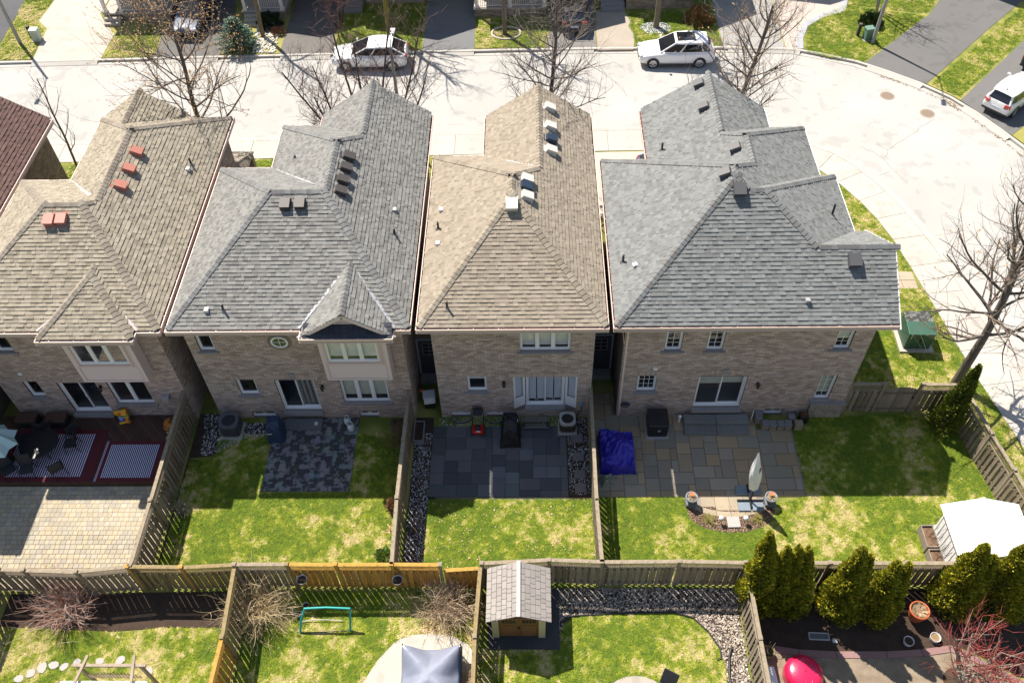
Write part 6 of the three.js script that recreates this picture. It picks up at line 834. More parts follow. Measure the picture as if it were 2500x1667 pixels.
{ const t = thing('covered_condenser', 'boxy black condenser beside the broad stone steps', 'air conditioner', [5.35, 0, .72]); new B().box(.95, .08, 1.05, [0, .04, 0]).build('pad', mat([.35, .35, .36]), t); new B().rbox(.84, .8, .92, .08, [0, .48, 0]).build('case', mat([.014, .015, .018], { roughness: .4 }), t); const l = new B(); l.rbox(.86, .1, .94, .05, [0, .86, 0]); l.build('lid', mat([.02, .022, .027], { roughness: .35 }), t); new B().lathe([[.001, .915], [.22, .913], [.24, .9]], [], 24).build('fan_dish', BLACK, t); new B().cyl(.07, .07, .004, [.03, .55, .465, 0, Math.PI / 2], 16).build('badge', mat([.5, .52, .56], { metalness: .6, roughness: .3 }), t); }
// draped covers: rounded lumps with folds
function drape(name, label, cat, x, z, ry, w, d, h, col, seed, o = {}) { const t = thing(name, label, cat, [x, 0, z], ry); const g = new THREE.BoxGeometry(w, h, d, 30, 20, 30), P = g.attributes.position; for (let i = 0; i < P.count; i++) { let X = P.getX(i), Y = P.getY(i) / h + .5, Z = P.getZ(i); const u = X / w * 2, v = Z / d * 2; const rr = Math.max(Math.abs(u), Math.abs(v)); const fold = (fbm(Math.atan2(v, u) * 3.2 + seed, Y * 1.3 + seed, 3) - .5); const k = (o.flare || 1) * (1 - (1 - (o.topw || .8)) * Y) + fold * .16 * (1 - Y * .6); let hy = Y * h * (1 - (o.dome || .12) * Math.pow(rr, 3) * (Y > .6 ? 1 : Y)) ; if (o.top) hy = Y * h * o.top(u, v); hy += ((fbm(u * 2.6 + seed * 3, v * 2.6, 3) - .5) * .1 + (Math.abs(fbm(u * 3.4 + seed, v * 3.4 + u, 2) - .5) - .1) * -.22) * Y * (o.wr || 1); P.setXYZ(i, X * k, Math.max(.01, hy), Z * k); } g.computeVertexNormals(); part(o.part || 'cover', g, mat(col, { roughness: o.rough || .55, bumpMap: bumpCloth, bumpScale: .03, sheen: .2 }), t); return t; }
{ const t = drape('covered_grill', 'navy blue covered grill beside the stained slabs', 'grill', -10.88, .98, .05, .72, .78, 1.15, [.02, .04, .09], 3, { topw: .72, top: (u, v) => 1 - .2 * smooth(.1, .9, v) }); new B().box(.2, .035, .004, [-.14, .72, .37, 0, -.12]).build('logo_strip', mat([.7, .7, .72]), t); }
{ const t = drape('covered_grill', 'black covered grill on the dark flagstones', 'grill', -.87, 1.02, 0, .86, 1.3, 1.18, [.009, .009, .011], 5, { topw: .62, top: (u, v) => 1 - .28 * smooth(0, 1, v) }); new B().box(.06, .14, .004, [.3, .95, -.12, .5, -.3]).build('warning_tag', mat([.7, .7, .7]), t); }
{ drape('tarp_cover', 'purple-blue tarp draped over stacked furniture by the fence', 'tarp', 3.55, 2.05, 0, 1.5, 1.85, .98, [.03, .022, .36], 7, { topw: .9, dome: .3, wr: 2.2, top: (u, v) => .78 + .22 * Math.sin(u * 2.2 + 1) * Math.cos(v * 2.6) - .12 * Math.abs(u * v), rough: .42 }); drape('sack', 'grey-green sack slumped below the purple-blue tarp', 'bag', 3.1, 3.3, .3, .62, .5, .42, [.24, .27, .24], 9, { topw: .7, dome: .4, wr: 2 }); }
// propane cylinders
function propane() { const t = thing('propane_tank', 'white propane tank nearer the brick wall', 'propane tank', [-7.93, 0, .33], 0, 'white propane tanks'); new B().lathe([[.001, .04], [.14, .05], [.155, .1], [.155, .3], [.12, .39], [.001, .42]], [], 20).build('cylinder', mat([.62, .64, .66], { roughness: .4 }), t); new B().lathe([[.12, 0], [.125, .06]], [], 16).build('foot_ring', mat([.4, .4, .42]), t); new B().lathe([[.1, .37], [.11, .5], [.1, .5], [.09, .4]], [], 16).build('collar', mat([.6, .62, .64], { roughness: .4, side: THREE.DoubleSide }), t); new B().cyl(.03, .03, .1, [0, .4, 0], 8).build('valve', mat([.3, .22, .08], { metalness: .8, roughness: .4 }), t); return t; }
copy(propane(), [-7.74, 0, .66], .6, 'white propane tank farther from the brick wall');
for (const [n, l, c, x0, x1, z0, z1, y] of [['door_step', 'dark concrete step below the arched sliding door', 'step', -10.62, -9.0, .22, .72, .24]]) { const t = thing(n, l, c); new B().rbox(x1 - x0, y, z1 - z0, .02, [(x0 + x1) / 2, y / 2, (z0 + z1) / 2]).build('slab', mat([.17, .18, .19], { map: T.blotch }), t); new B().cyl(.09, .08, .05, [x1 - .25, y, .5], 16).build('dish', mat([.55, .56, .56]), t); }
{ const t = thing('wood_steps', 'weathered wooden step below the shuttered door', 'step', [.2, 0, .42]); for (const [y, z] of [[.3, -.1], [.16, .14]]) for (const k of [0, 1]) new B().box(1.15, .03, .12, [0, y, z + k * .13]).build('tread', mat([.2, .18, .16], { map: T.wood }), t); for (const s of [-1, 1]) new B().box(.05, .28, .5, [s * .5, .14, .02]).build('stringer', BLACK, t); }
{ const t = thing('stone_steps', 'broad grey stone steps below the arched sliding door', 'steps'); for (const [z0, z1, y] of [[.2, .64, .38], [.645, 1.08, .19]]) for (const k of [0, 1]) new B().rbox(1.36, y, z1 - z0, .025, [7.2 + k * 1.375, y / 2, (z0 + z1) / 2]).build('step_slab', mat([.25, .26, .25].map(v => v * (1 + .06 * k)), { map: T.blotch, bumpMap: bumpSpeck, bumpScale: .01 }), t); }
{ const t = thing('block_wall', 'low ring of tan blocks around the basement window', 'wall'), r = rng(33); const S = [[9.72, .35], [9.95, .66], [10.26, .7], [10.58, .7], [10.9, .68], [11.12, .35], [9.75, .12]]; for (const y of [0, .14, .28]) S.forEach(([x, z], i) => new B().rbox(.3, .13, .3, .03, [x + (r() - .5) * .03, y + .067, z, (r() - .5) * .12]).build('block', mat(y > .2 ? [.24, .24, .25] : [.34, .27, .19], { map: T.blotch }), t)); new B().rbox(.34, .4, .3, .03, [11.35, .22, .68]).build('end_block', mat([.36, .29, .2], { map: T.blotch }), t); }
{ const t = thing('black_planter', 'square black planter at the stone base corner', 'planter', [11.62, 0, .36]); new B().cyl(.2, .25, .5, [0, 0, 0, .785], 4).build('tub', BLACK, t); new B().cyl(.22, .22, .02, [0, .49, 0, .785], 4).build('soil', M.soil, t); const r = rng(9), b = new B(); for (let i = 0; i < 10; i++) b.tube([V3((r() - .5) * .2, .5, (r() - .5) * .2), V3((r() - .5) * .3, .62 + r() * .12, (r() - .5) * .3)], .008, 3); b.build('stems', mat([.4, .14, .06]), t); }
{ const t = thing('marker_stake', 'thin white stake beside the broad stone steps', 'stake', [9.42, 0, .35]); new B().cyl(.02, .02, .75, [], 6).build('rod', WHITE, t); new B().cyl(.022, .02, .04, [0, .75, 0], 6).build('tip', mat([.6, .6, .6]), t); }
for (const [x, z, l] of [[6.35, .35, 'white gas outlet cap left of the stone steps'],]) { const t = thing('pipe_cap', l, 'pipe', [x, 0, z]); new B().cyl(.06, .06, .4, [], 10).build('pipe', WHITE, t); new B().ball(.08, [0, .42, 0]).build('cap', WHITE, t); }
{ const t = thing('cantilever_umbrella', 'closed umbrella in a white cover on weighted base', 'umbrella', [8.75, 0, 4.05]), b = new B(), n = 14, K = 9, A = V3(-.02, .95, .12), D = V3(-.22, 3.25, -.05); let prev; for (let j = 0; j <= K; j++) { const u = j / K, c = A.clone().lerp(D, u), R = .19 * Math.sin(Math.PI * Math.pow(.18 + u * .82, .8)) * 1.05 + .02, ring = []; for (let i = 0; i < n; i++) { const a = i / n * 6.283, k = 1 + .18 * Math.sin(i * 2.2 + u * 5) ; ring.push(c.clone().add(V3(Math.cos(a) * R * k, 0, Math.sin(a) * R * k * .8))); } if (prev) for (let i = 0; i < n; i++) b.quad(prev[i], ring[i], ring[(i + 1) % n], prev[(i + 1) % n]); prev = ring; } b.build('cover', mat([.85, .85, .85], { roughness: .6, side: THREE.DoubleSide }), t); new B().tube([V3(0, .1, .2), V3(0, 1.2, .2), V3(-.02, 2.4, .12)], .035, 8).build('mast', IRON, t); new B().box(1.05, .06, .07, [0, .14, .2]).box(.07, .06, 1.05, [0, .141, .0]).build('cross_base', IRON, t); for (const [x, z] of [[-.27, -.3], [.27, -.3], [-.27, .43], [.27, .43]]) new B().rbox(.47, .08, .42, .012, [x, .07, z]).build('weight_slab', mat([.24, .3, .36], { map: T.blotch }), t); }
for (const [x, l] of [[6.36, 'grey flower pot with orange bloom, left of the umbrella'], [9.5, 'grey flower pot with orange bloom, right of the umbrella']]) { const t = thing('flower_pot', l, 'flower pot', [x, 0, 4.32], 0, 'pots with orange blooms'); new B().rbox(.4, .22, .4, .02, [0, .12, 0]).build('plinth', mat([.2, .22, .25], { map: T.blotch }), t); new B().lathe([[.001, .23], [.13, .23], [.16, .3], [.25, .5], [.25, .56], [.2, .57], [.19, .5], [.001, .5]], [], 22).build('pot', mat([.2, .21, .23], { roughness: .6 }), t); const r = rng(Math.round(x * 10)), b = new B(true); for (let i = 0; i < 260; i++) { const a = r() * 6.28, q = Math.sqrt(r()) * .17, c = V3(Math.cos(a) * q, .52 + r() * .06, Math.sin(a) * q), s = .03; b.col = [[.55, .45, .2], [.45, .34, .18], [.6, .5, .3]][Math.floor(r() * 3)]; b.tri(c, c.clone().add(V3(s, s * .6, 0)), c.clone().add(V3(0, s, s))); } b.build('dried_leaves', leafM, t, 'stuff'); const f = new B(); for (let i = 0; i < 5; i++) { const a = i * 1.257; f.tri(V3(0, .66, -.06), V3(Math.cos(a) * .1, .7, -.06 + Math.sin(a) * .1), V3(Math.cos(a + .9) * .1, .68, -.06 + Math.sin(a + .9) * .1)); } f.build('bloom', mat([.75, .16, .05], { side: THREE.DoubleSide }), t); }
for (const [x, l] of [[7.43, 'white globe light left of the bed stone'], [8.39, 'white globe light right of the bed stone']]) { const t = thing('globe_light', l, 'garden light', [x, 0, 5.17], 0, 'globe lights in the bed'); new B().cyl(.012, .012, .3, [], 6).build('spike', IRON, t); new B().ball(.105, [0, .38, 0], 16, 12).build('globe', mat([.62, .65, .7], { roughness: .3 }), t); }
{ const t = thing('bed_stone', 'square pale stone slab in the curved bed', 'stone', [7.96, 0, 5.17], .03); new B().rbox(.5, .07, .47, .015, [0, .05, 0]).build('slab', mat([.5, .49, .46], { map: T.blotch }), t); new B().rbox(.46, .02, .43, .008, [0, .012, 0]).build('footing', mat([.3, .28, .26]), t); }
{ // white shed at the right edge
  const t = thing('white_shed', 'white plastic garden shed at the right edge', 'shed'), wm1 = mat([.78, .78, .77], { roughness: .45 }); new B().bx(15.72, 18.3, .05, 1.52, 5.42, 7.4).build('walls', wm1, t); const rf = new B(), P = (x, y, z) => V3(x, y, z); for (const [a, b] of [[15.5, 16.92], [18.42, 16.92]]) { const q = [P(a, 1.55, 5.25), P(b, 2.02, 5.25), P(b, 2.02, 7.6), P(a, 1.55, 7.6)]; const d = q.map(p => p.clone().setY(p.y - .05)); rf.quad(...q); rf.quad(d[3], d[2], d[1], d[0]); rf.quad(d[0], d[1], q[1], q[0]); rf.quad(q[3], q[2], d[2], d[3]); rf.quad(d[0], q[0], q[3], d[3]); } rf.build('roof_panel', mat([.82, .82, .8], { roughness: .4 }), t); new B().tri(P(15.72, 1.5, 7.38), P(18.3, 1.5, 7.38), P(16.92, 1.96, 7.38)).tri(P(18.3, 1.5, 5.44), P(15.72, 1.5, 5.44), P(16.92, 1.96, 5.44)).build('gable', wm1, t); new B().bar(P(16.92, 2.04, 5.24), P(16.92, 2.04, 7.61), .12, .03).build('ridge_strip', wm1, t); const rb = new B(); for (let i = 0; i < 8; i++) rb.bx(15.7, 15.718, .08, 1.48, 5.5 + i * .24, 5.52 + i * .24); rb.build('wall_rib', wm1, t); new B().bx(15.55, 18.45, 0, .05, 5.3, 7.55).build('floor', mat([.3, .3, .3]), t); }
for (const [z0, z1, l] of [[5.55, 6.48, 'weathered planter box at the far end of the white shed'], [6.56, 7.3, 'weathered planter box with wire mesh by the rear fence']]) { const t = thing('planter_box', l, 'planter', [15.24, 0, (z0 + z1) / 2], 0, 'planter boxes beside the white shed'), w = z1 - z0, m = mat([.32, .27, .22], { map: T.wood }); for (const s of [-1, 1]) { new B().box(.035, .42, w, [s * .22, .29, 0]).build('side_board', m, t); new B().box(.4, .42, .035, [0, .29, s * (w / 2 - .018)]).build('end_board', m, t); for (const q of [-1, 1]) new B().box(.05, .52, .05, [s * .21, .26, q * (w / 2 - .04)]).build('leg', m, t); } new B().box(.4, .03, w - .07, [0, .4, 0]).build('soil', mat([.2, .13, .085], { map: T.soil }), t); const r = rng(Math.round(z0 * 9)), b = new B(); for (let i = 0; i < 9; i++) { const z = (r() - .5) * w * .8; b.tube([V3((r() - .5) * .2, .4, z), V3(.12 + r() * .3, .75 + r() * .5, z + (r() - .5) * .4)], .007, 3); } b.build('canes', BLACK, t, 'stuff'); }
{ // tan plastic shed with tiled roof
  const t = thing('garden_shed', 'tan shed with brown double doors and tiled grey roof', 'shed'), cream = mat([.55, .46, .27], { roughness: .6 }), brown = mat([.2, .095, .035], { roughness: .55 }), P = (x, y, z) => V3(x, y, z);
  new B().bx(-1.62, .98, 0, .11, 7.98, 10.22).build('platform', mat([.06, .062, .07], { map: T.wood }), t); new B().bx(-1.4, .42, .112, 1.78, 8.05, 9.72).build('walls', cream, t); new B().tri(P(-1.44, 1.76, 9.735), P(.46, 1.76, 9.735), P(-.48, 2.14, 9.735)).build('gable', cream, t); new B().bx(-1.44, -1.2, .112, 1.76, 9.72, 9.82).bx(.22, .46, .112, 1.76, 9.72, 9.82).build('corner_post', cream, t);
  for (const s of [-1, 1]) { const a = s < 0 ? -1.19 : -.475, b = s < 0 ? -.485 : .21; new B().bx(a, b, .14, 1.72, 9.722, 9.77).build('door', brown, t); new B().bx(a + .08, b - .08, .22, 1.1, 9.772, 9.785).build('door_panel', mat([.23, .11, .042], { roughness: .5 }), t); for (let i = 0; i < 4; i++) for (let j = 0; j < 2; j++) new B().bx(a + .12 + i * .125, a + .215 + i * .125, 1.32 + j * .14, 1.43 + j * .14, 9.771, 9.778).build('door_light', BLACK, t); for (const y of [.3, 1.45]) new B().box(.05, .09, .03, [s < 0 ? a - .01 : b + .01, y, 9.79]).build('hinge', brown, t); } new B().box(.06, .1, .05, [-.48, .95, 9.8]).build('handle', BLACK, t);
  const xr = -.48, yr = 2.3, r = rng(88), und = new B(); for (const s of [-1, 1]) { const xe = s < 0 ? -1.62 : .66, ye = 1.78, L = Math.hypot(xe - xr, yr - ye), cs = (xe - xr) / L, sn = (ye - yr) / L, a = Math.atan2(-sn, Math.abs(cs)); const p = (u, z, h) => V3(xr + cs * u, yr + sn * u + h, z); und.quad(...(s < 0 ? [p(0, 7.92, 0), p(L, 7.92, 0), p(L, 9.95, 0), p(0, 9.95, 0)].reverse() : [p(0, 7.92, 0), p(L, 7.92, 0), p(L, 9.95, 0), p(0, 9.95, 0)].reverse())); const nu = 6, w = (L - .05) / nu; for (let i = 0; i < nu; i++) { let z = 7.93; while (z < 9.94) { const l = Math.min([.16, .22, .3][Math.floor(r() * 3)], 9.95 - z), q = p(.05 + (i + .5) * w, z + l / 2, .022); const c = .9 + .18 * r(); const m = new B().rbox(w - .012, .028 + .008 * r(), l - .012, .006, []).build('roof_tile', mat([.34 * c, .31 * c, .285 * c].map(v => +v.toFixed(2)), { map: T.speck, roughness: .8 }), t); m.position.copy(q); m.rotation.z = s < 0 ? a : -a; z += l; } } } und.build('roof_deck', mat([.2, .18, .17], { side: THREE.DoubleSide }), t); new B().box(.14, .04, 2.06, [xr, yr + .045, 8.935]).build('ridge_cap', mat([.4, .37, .36], { roughness: .7 }), t); }
{ const t = thing('toy_goal', 'turquoise bent-tube goal frame on the lower lawn', 'goal', [-7.55, 0, 9.58]); const m = mat([.01, .33, .3], { roughness: .5 }); new B().tube([V3(-.95, .02, .03), V3(-.88, .5, -.2), V3(-.68, 1.0, -.48)], .04, 8).build('post', m, t); new B().tube([V3(.87, .02, -.04), V3(.93, .5, -.24), V3(.97, 1.0, -.48)], .04, 8).build('post', m, t); new B().tube([V3(-.7, 1.0, -.48), V3(.1, 1.05, -.5), V3(.98, 1.0, -.48)], .042, 8).build('crossbar', m, t); new B().tube([V3(-1.12, .02, -.35), V3(-.6, .12, -.42), V3(0, .14, -.42), V3(.55, .1, -.4)], .014, 5).build('rod', mat([.6, .55, .55]), t); new B().tube([V3(-.95, .03, .03), V3(.87, .03, -.04)], .02, 6).build('ground_bar', IRON, t); }
function basket() { const t = thing('hanging_basket', 'white hanging basket on the amber fence, left one', 'hanging basket', [-8.43, 1.05, 8.12], 0, 'hanging baskets on the amber fence'); new B().lathe([[.001, 0], [.08, .01], [.16, .14], [.2, .26], [.185, .26], [.15, .14]], [], 18).build('bowl', mat([.6, .6, .63], { roughness: .5, side: THREE.DoubleSide }), t); new B().cyl(.165, .165, .01, [0, .2, 0], 16).build('soil', M.soil, t); for (let i = 0; i < 3; i++) { const a = i * 2.09; new B().tube([V3(Math.cos(a) * .18, .26, Math.sin(a) * .18), V3(0, .68, -.05)], .005, 4).build('hanger', IRON, t); } return t; }
copy(basket(), [-4.92, 1.05, 8.14], .4, 'white hanging basket on the amber fence, right one');
for (const [x, z, l] of [[-8.43, 8.62, 'small pale pot nearer the amber fence'], [-8.68, 8.95, 'small pale pot nearer the turquoise goal']]) { const t = thing('small_pot', l, 'pot', [x, 0, z], 0, 'small pots on the lower lawn'); new B().lathe([[.001, 0], [.09, 0], [.13, .2], [.115, .2], [.08, .03]], [], 16).build('pot', mat([.5, .48, .46], { roughness: .6, side: THREE.DoubleSide }), t); new B().cyl(.11, .11, .01, [0, .14, 0], 14).build('soil', M.soil, t); }
{ const t = thing('collapsed_canopy', 'slate-blue collapsed fabric canopy on the concrete pad', 'canopy', [-3.55, 0, 11.45]); const g = new THREE.PlaneGeometry(2.15, 2.2, 30, 30).rotateX(-Math.PI / 2), P = g.attributes.position; for (let i = 0; i < P.count; i++) { const x = P.getX(i) / 1.075, z = P.getZ(i) / 1.1, d = Math.min(Math.abs(x - z), Math.abs(x + z)), R = Math.max(Math.abs(x), Math.abs(z)); P.setY(i, 1.05 - .5 * smooth(0, .8, d) * R - .06 * R + (R > .93 ? -.28 * (R - .93) / .07 : 0) + .05 * (fbm(x * 4 + 3, z * 4, 3) - .5)); } g.computeVertexNormals(); part('fabric', g, mat([.2, .22, .29], { roughness: .6, bumpMap: bumpCloth, bumpScale: .04, side: THREE.DoubleSide }), t); for (const [x, z] of [[-1, -1], [1, -1], [1, 1], [-1, 1]]) new B().tube([V3(x * 1.0, 0, z * 1.02), V3(x * 1.02, 1.0, z * 1.05)], .025, 6).build('leg', mat([.3, .3, .32], { metalness: .5, roughness: .4 }), t); new B().quad(V3(1.06, .05, -.9), V3(1.06, .05, 1.0), V3(1.06, .95, 1.0), V3(1.06, .85, -.9)).build('side_flap', mat([.02, .06, .13], { side: THREE.DoubleSide }), t); new B().bar(V3(-1, .98, -1), V3(1, .98, 1), .03).bar(V3(1, .97, -1), V3(-1, .97, 1), .03).build('scissor_frame', mat([.6, .6, .62], { metalness: .5, roughness: .4 }), t); }
{ const t = thing('garden_arbour', 'wooden arbour with curved lattice back at the bottom edge', 'arbour', [-14.2, 0, 12.1]), m = mat([.42, .34, .25], { map: T.wood }); new B().box(2.5, .09, .1, [0, 2.12, -.55]).build('top_beam', m, t); for (const s of [-1, 1]) { new B().box(.09, 2.1, .09, [s * 1.05, 1.05, -.55]).build('post', m, t); new B().box(.09, .06, 1.35, [s * .9, 2.19, -.2, s * .16]).build('rafter', m, t); } const b = new B(); for (let i = -8; i <= 8; i++) { const x = i * .11, h = .5 * Math.sqrt(Math.max(0, 1 - (x / .95) ** 2)); b.bar(V3(x, 1.35, -.4), V3(x, 1.4 + h, -.4), .012, .03); } for (let j = 0; j < 4; j++) { const y = 1.42 + j * .11, w = .95 * Math.sqrt(Math.max(.05, 1 - ((y - 1.4) / .5) ** 2)); b.bar(V3(-w, y, -.39), V3(w, y, -.39), .012, .03); } b.build('lattice_back', m, t, 'stuff'); new B().box(2.0, .05, .5, [0, .5, -.1]).build('seat', m, t); const w2 = new B(); for (let i = 0; i < 26; i++) for (const s of [1, -1]) w2.bar(V3(-1.2 + i * .1 - s * .25, 1.5, -.02 + s * .005), V3(-1.2 + i * .1 + s * .25, 2.0, -.02 + s * .005), .01, .04); w2.build('white_screen', WHITE, t, 'stuff'); new B().box(2.9, .05, .08, [-.05, 2.03, -.02]).build('screen_rail', WHITE, t); }
[[-18.3, 11.28, .3], [-17.95, 11.1, .28], [-17.6, 10.88, .34], [-17.22, 10.8, .3], [-16.83, 10.86, .28], [-16.4, 10.7, .26], [-15.6, 10.65, .26], [-14.85, 10.62, .28], [-13.7, 11.02, .28]].forEach(([x, z, R], i) => { const t = thing('stepping_stone', ['leftmost', 'second', 'third', 'fourth', 'fifth', 'sixth', 'seventh', 'eighth', 'rightmost'][i] + ' irregular stepping stone from the left in the bottom left lawn', 'stepping stone', [x, 0, z], i, 'stepping stones in the bottom left lawn'); const r = rng(600 + i), P = []; for (let k = 0; k < 8; k++) { const a = k / 8 * 6.283, q = R * (.42 + .16 * r()); P.push([Math.cos(a) * q * 1.2, Math.sin(a) * q]); } new B().prism(P, 0, .055).build('flag', mat([.5, .48, .45], { map: T.blotch }), t); new B().prism(P.map(p => [p[0] * .96, p[1] * .96]), 0, .05).build('footing', mat([.3, .28, .25]), t); });
{ const t = thing('lawn_edging', 'black plastic edging curving along the pebble bed', 'edging'); new B().tube(along([[1.1, 9.2], [1.5, 8.98], [2.7, 8.9], [4.2, 8.85], [5.2, 8.85], [5.9, 9.05], [6.4, 9.6], [6.72, 10.2], [6.7, 10.55], [6.55, 10.6]], .3).map(([x, z], i) => V3(x, .045 + .012 * Math.sin(i), z)), .03, 6).build('strip', BLACK, t); new B().tube([V3(7.12, .12, 10.15), V3(6.98, .1, 10.5), V3(6.9, .06, 11.2), V3(6.95, .04, 12.2)], .045, 6).build('loose_end', BLACK, t); }
{ const t = thing('lounge_chair', 'dark reclining chair on the round pad', 'chair', [4.55, .03, 11.75], -.5); new B().rbox(.55, .04, .55, .015, [0, .38, 0]).build('seat', MESH, t); new B().rbox(.55, .62, .04, .015, [0, .68, -.32, 0, -.5]).build('backrest', MESH, t); for (const s of [-1, 1]) for (const q of [-1, 1]) new B().tube([V3(s * .26, .38, q * .22), V3(s * .28, 0, q * .3)], .015, 6).build('leg', IRON, t); }
{ const t = thing('play_dome', 'bright pink plastic play table with petal hollows', 'toy', [9.4, 0, 11.2], .15), pk = mat([.62, .012, .075], { roughness: .3, clearcoat: .5 }); const b = new B(); b.lathe([[.001, 0], [.6, 0], [.66, .08], [.62, .3], [.66, .42], [.6, .55], [.45, .64], [.2, .68], [.001, .69]], [0, 0, 0], 36); b.build('shell', pk, t); for (let i = 0; i < 5; i++) { const a = i * 1.2566 + .3; const g = new THREE.TorusGeometry(.12, .016, 6, 20); new B().geo(g, xf(Math.cos(a) * .33, .645, Math.sin(a) * .33, -a, Math.PI / 2 - .0, 0)).build('petal_rim', mat([.7, .03, .12], { roughness: .3 }), t); } new B().cyl(.03, .03, .02, [0, .69, 0], 10).build('knob', mat([.25, .0, .03]), t); new B().rbox(.9, .22, .5, .1, [.1, .11, .75]).build('lower_seat', pk, t); }
{ const t = thing('green_pot', 'lime-rimmed pot with dry stalks by the side fence', 'pot', [8.35, 0, 10.4]); new B().lathe([[.001, 0], [.15, 0], [.22, .32], [.2, .33], [.14, .05]], [], 20).build('pot', mat([.3, .36, .12], { roughness: .5, side: THREE.DoubleSide }), t); new B().cyl(.19, .19, .01, [0, .27, 0], 16).build('soil', M.mulch, t); const r = rng(12), s = new B(); for (let i = 0; i < 14; i++) s.tube([V3((r() - .5) * .2, .27, (r() - .5) * .2), V3((r() - .5) * .7, .4 + r() * .25, (r() - .5) * .7)], .007, 3); s.build('stalks', mat([.35, .27, .2]), t, 'stuff'); }
{ const t = thing('cool_box', 'small blue and white box behind the pink play table', 'box', [8.3, 0, 11.25], .08); new B().rbox(.32, .26, .6, .02, [0, .15, 0]).build('body', mat([.2, .38, .62], { roughness: .5 }), t); new B().rbox(.34, .06, .62, .02, [0, .31, 0]).build('lid', WHITE, t); }
{ const t = thing('terracotta_pot', 'tall terracotta pot among the cedars', 'pot', [13.92, 0, 9.05]); new B().lathe([[.001, 0], [.2, 0], [.27, .25], [.33, .62], [.36, .66], [.35, .72], [.3, .72], [.28, .6]], [], 26).build('pot', mat([.4, .1, .035], { roughness: .5, side: THREE.DoubleSide }), t); new B().cyl(.29, .29, .01, [0, .62, 0], 20).build('soil', mat([.3, .22, .14], { map: T.soil }), t); const r = rng(14), s = new B(); for (let i = 0; i < 50; i++) { const a = r() * 6.28; s.tube([V3(Math.cos(a) * .1, .63, Math.sin(a) * .1), V3(Math.cos(a) * .28, .74 + r() * .08, Math.sin(a) * .28)], .007, 3); } s.build('dry_leaves', mat([.55, .46, .3]), t, 'stuff'); }
for (const [x, z, l, c] of [[13.42, 9.98, 'white pot with dark soil left of the terracotta pot shadow', M.soil], [14.4, 9.85, 'white pot with dry soil right of the terracotta pot', mat([.35, .26, .15], { map: T.soil })]]) { const t = thing('white_pot', l, 'pot', [x, 0, z], 0, 'white pots on the mulch'); new B().lathe([[.001, 0], [.12, 0], [.165, .08], [.17, .2], [.19, .24], [.17, .25], [.15, .2]], [], 20).build('pot', mat([.6, .6, .6], { roughness: .4, side: THREE.DoubleSide }), t); new B().cyl(.15, .15, .01, [0, .2, 0], 16).build('soil', c, t); }
{ const t = thing('plant_tray', 'flat grey seed tray on the dark mulch', 'tray', [10.32, .015, 9.75], -.04); new B().box(.68, .03, .22, [0, .015, 0]).build('base', mat([.12, .12, .12]), t); for (const [w, d, x, z] of [[.72, .03, 0, .12], [.72, .03, 0, -.12], [.03, .24, .35, 0], [.03, .24, -.35, 0]]) new B().box(w, .06, d, [x, .035, z]).build('rim', mat([.45, .45, .45]), t); }
{ const t = thing('garden_rock', 'small white rock on the dark mulch', 'rock', [10.84, 0, 9.9]); new B().geo(new THREE.IcosahedronGeometry(.09, 1), xf(0, .05, 0)).build('stone', mat([.65, .64, .62]), t); new B().geo(new THREE.IcosahedronGeometry(.05, 1), xf(.07, .03, .05)).build('chip', mat([.6, .6, .58]), t); }
{ const t = thing('lawn_mower', 'red lawn mower parked against the brick wall', 'mower', [-2.27, 0, .72]); new B().rbox(.5, .2, .44, .06, [0, .2, .1]).build('deck', mat([.5, .012, .008], { roughness: .35 }), t); new B().rbox(.24, .16, .22, .05, [0, .36, .1]).build('engine', BLACK, t); new B().box(.18, .004, .06, [.02, .302, .28]).build('badge', WHITE, t); for (const [x, z] of [[-.27, .28], [.27, .28], [-.27, -.1], [.27, -.1]]) { new B().cyl(.1, .1, .05, [x - .025, .1, z, 0, 0, -Math.PI / 2], 16).build('wheel', BLACK, t); } new B().tube([V3(-.22, .25, -.08), V3(-.25, .75, -.35), V3(-.2, 1.05, -.5), V3(.2, 1.05, -.5), V3(.25, .75, -.35), V3(.22, .25, -.08)], .018, 6).build('handle', IRON, t); drapeBag(t); }
function drapeBag(t) { new B().rbox(.4, .3, .26, .08, [0, .78, -.42, 0, -.5]).build('grass_bag', MESH, t); }
{ const t = thing('planter_trough', 'grey trough planter against the fence beside the flagstones', 'planter', [-4.78, 0, .92]); for (const s of [-1, 1]) { new B().box(.03, .3, 1.0, [s * .2, .15, 0]).build('long_side', mat([.22, .25, .28], { roughness: .5 }), t); new B().box(.37, .3, .03, [0, .15, s * .485]).build('end', mat([.22, .25, .28], { roughness: .5 }), t); } new B().box(.37, .02, .94, [0, .22, 0]).build('soil', M.soil, t); }
{ const t = thing('storage_box', 'white lidded box in the dark gap beside the fence', 'box', [-4.42, .35, -.62], .15); new B().rbox(.5, .42, .42, .03, [0, .21, 0]).build('box', WHITE, t); new B().rbox(.54, .06, .46, .02, [0, .44, 0]).build('lid', mat([.6, .62, .66]), t); const u = thing('black_bin', 'black bin under the white lidded box', 'bin', [-4.42, 0, -.62]); new B().rbox(.46, .34, .42, .03, [0, .17, 0]).build('bin', BLACK, u); new B().box(.48, .02, .44, [0, .335, 0]).build('rim', BLACK, u); }
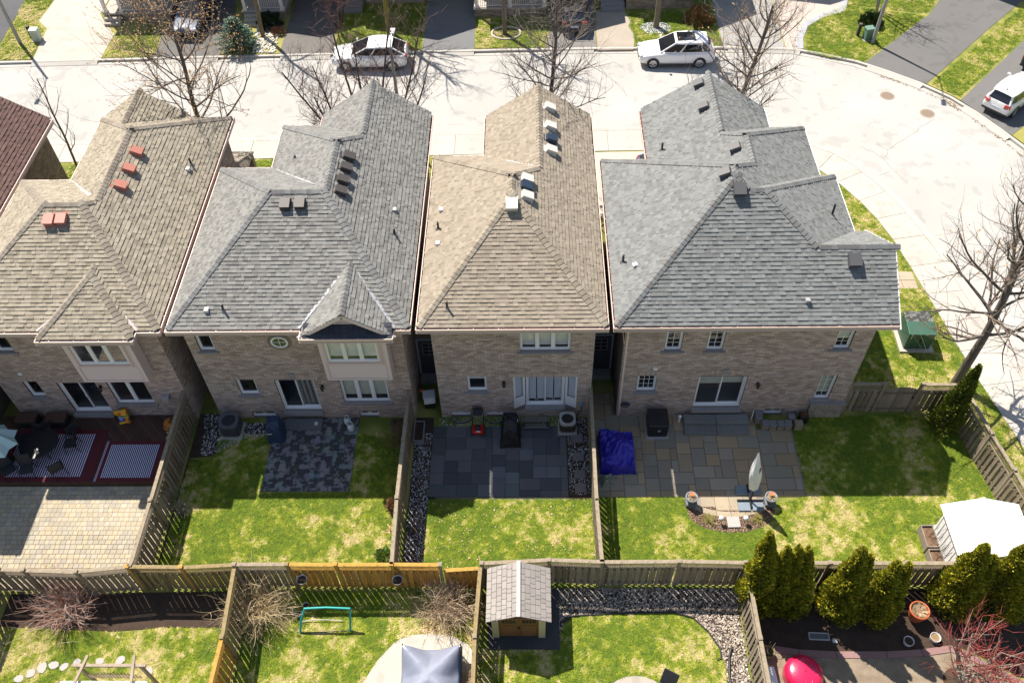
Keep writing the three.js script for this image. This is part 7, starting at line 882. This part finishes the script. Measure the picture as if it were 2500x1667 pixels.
{ const t = thing('watering_can', 'orange toy tool beside the white lidded box', 'tool', [-4.75, .0, -.95]); new B().tube([V3(0, 0, 0), V3(.05, .5, .05), V3(.2, .7, .1)], .03, 6).build('shaft', mat([.7, .12, .02]), t); new B().rbox(.2, .12, .1, .03, [.02, .75, .1]).build('head', mat([.7, .12, .02]), t); }
{ const t = thing('window_well', 'black curved window well left of the red mower', 'window well', [-3.03, 0, .08]); const mk = (t) => { const b = new B(), n = 12; for (let i = 0; i < n; i++) { const a = i / n * Math.PI, e = (i + 1) / n * Math.PI, p = (q, y) => V3(Math.cos(q) * .5, y, Math.sin(q) * .3); b.quad(p(a, 0), p(e, 0), p(e, .12), p(a, .12)); } b.build('wall', mat([.03, .04, .05], { side: THREE.DoubleSide }), t); const l = []; for (let i = 0; i <= 12; i++) l.push(V3(Math.cos(i / 12 * Math.PI) * .5, .12, Math.sin(i / 12 * Math.PI) * .3)); new B().tube(l, .012, 5).build('rim', mat([.3, .32, .35], { metalness: .6, roughness: .4 }), t); }; mk(t); const u = thing('window_well', 'black curved window well between the red mower and black grill', 'window well', [-1.56, 0, .08]); mk(u); }
{ const t = thing('downspout_extension', 'pale downspout end lying beside the dark condenser', 'downspout', [-13.25, 0, 1.05], .7); new B().rbox(.5, .08, .1, .02, [0, .06, 0]).build('spout', mat([.5, .44, .42]), t); new B().rbox(.1, .12, .12, .02, [.25, .07, 0]).build('elbow', mat([.5, .44, .42]), t); }
// kerb ring and white stones round trunks opposite
{ const t = thing('tree_ring', 'pale kerb ring around the tree across the street', 'edging', [-1.45, 0, -30.6]); const P = []; for (let i = 0; i <= 24; i++) { const a = i / 24 * 6.283; P.push(V3(Math.cos(a) * .95, .05, Math.sin(a) * .75)); } new B().tube(P, .07, 6).build('kerb_ring', mat([.5, .45, .38]), t); new B().prism(RING(0, 0, .9, .7), 0, .03).build('soil', M.soil, t); }
pebbles('gravel', 'white stones around the straight trunk opposite', RING(8.4, -31.0, 1.0, .75), 160, .05, .09, MARBLE, 71, .01); pebbles('gravel', 'pale rocks beside the blue spruce', [[-17.9, -28.7], [-16.4, -28.7], [-16.5, -32.3], [-18.2, -32.3]], 90, .06, .12, [[.6, .56, .5], [.5, .47, .43], [.68, .65, .6]], 72, .01);

renderer.render(scene, camera);
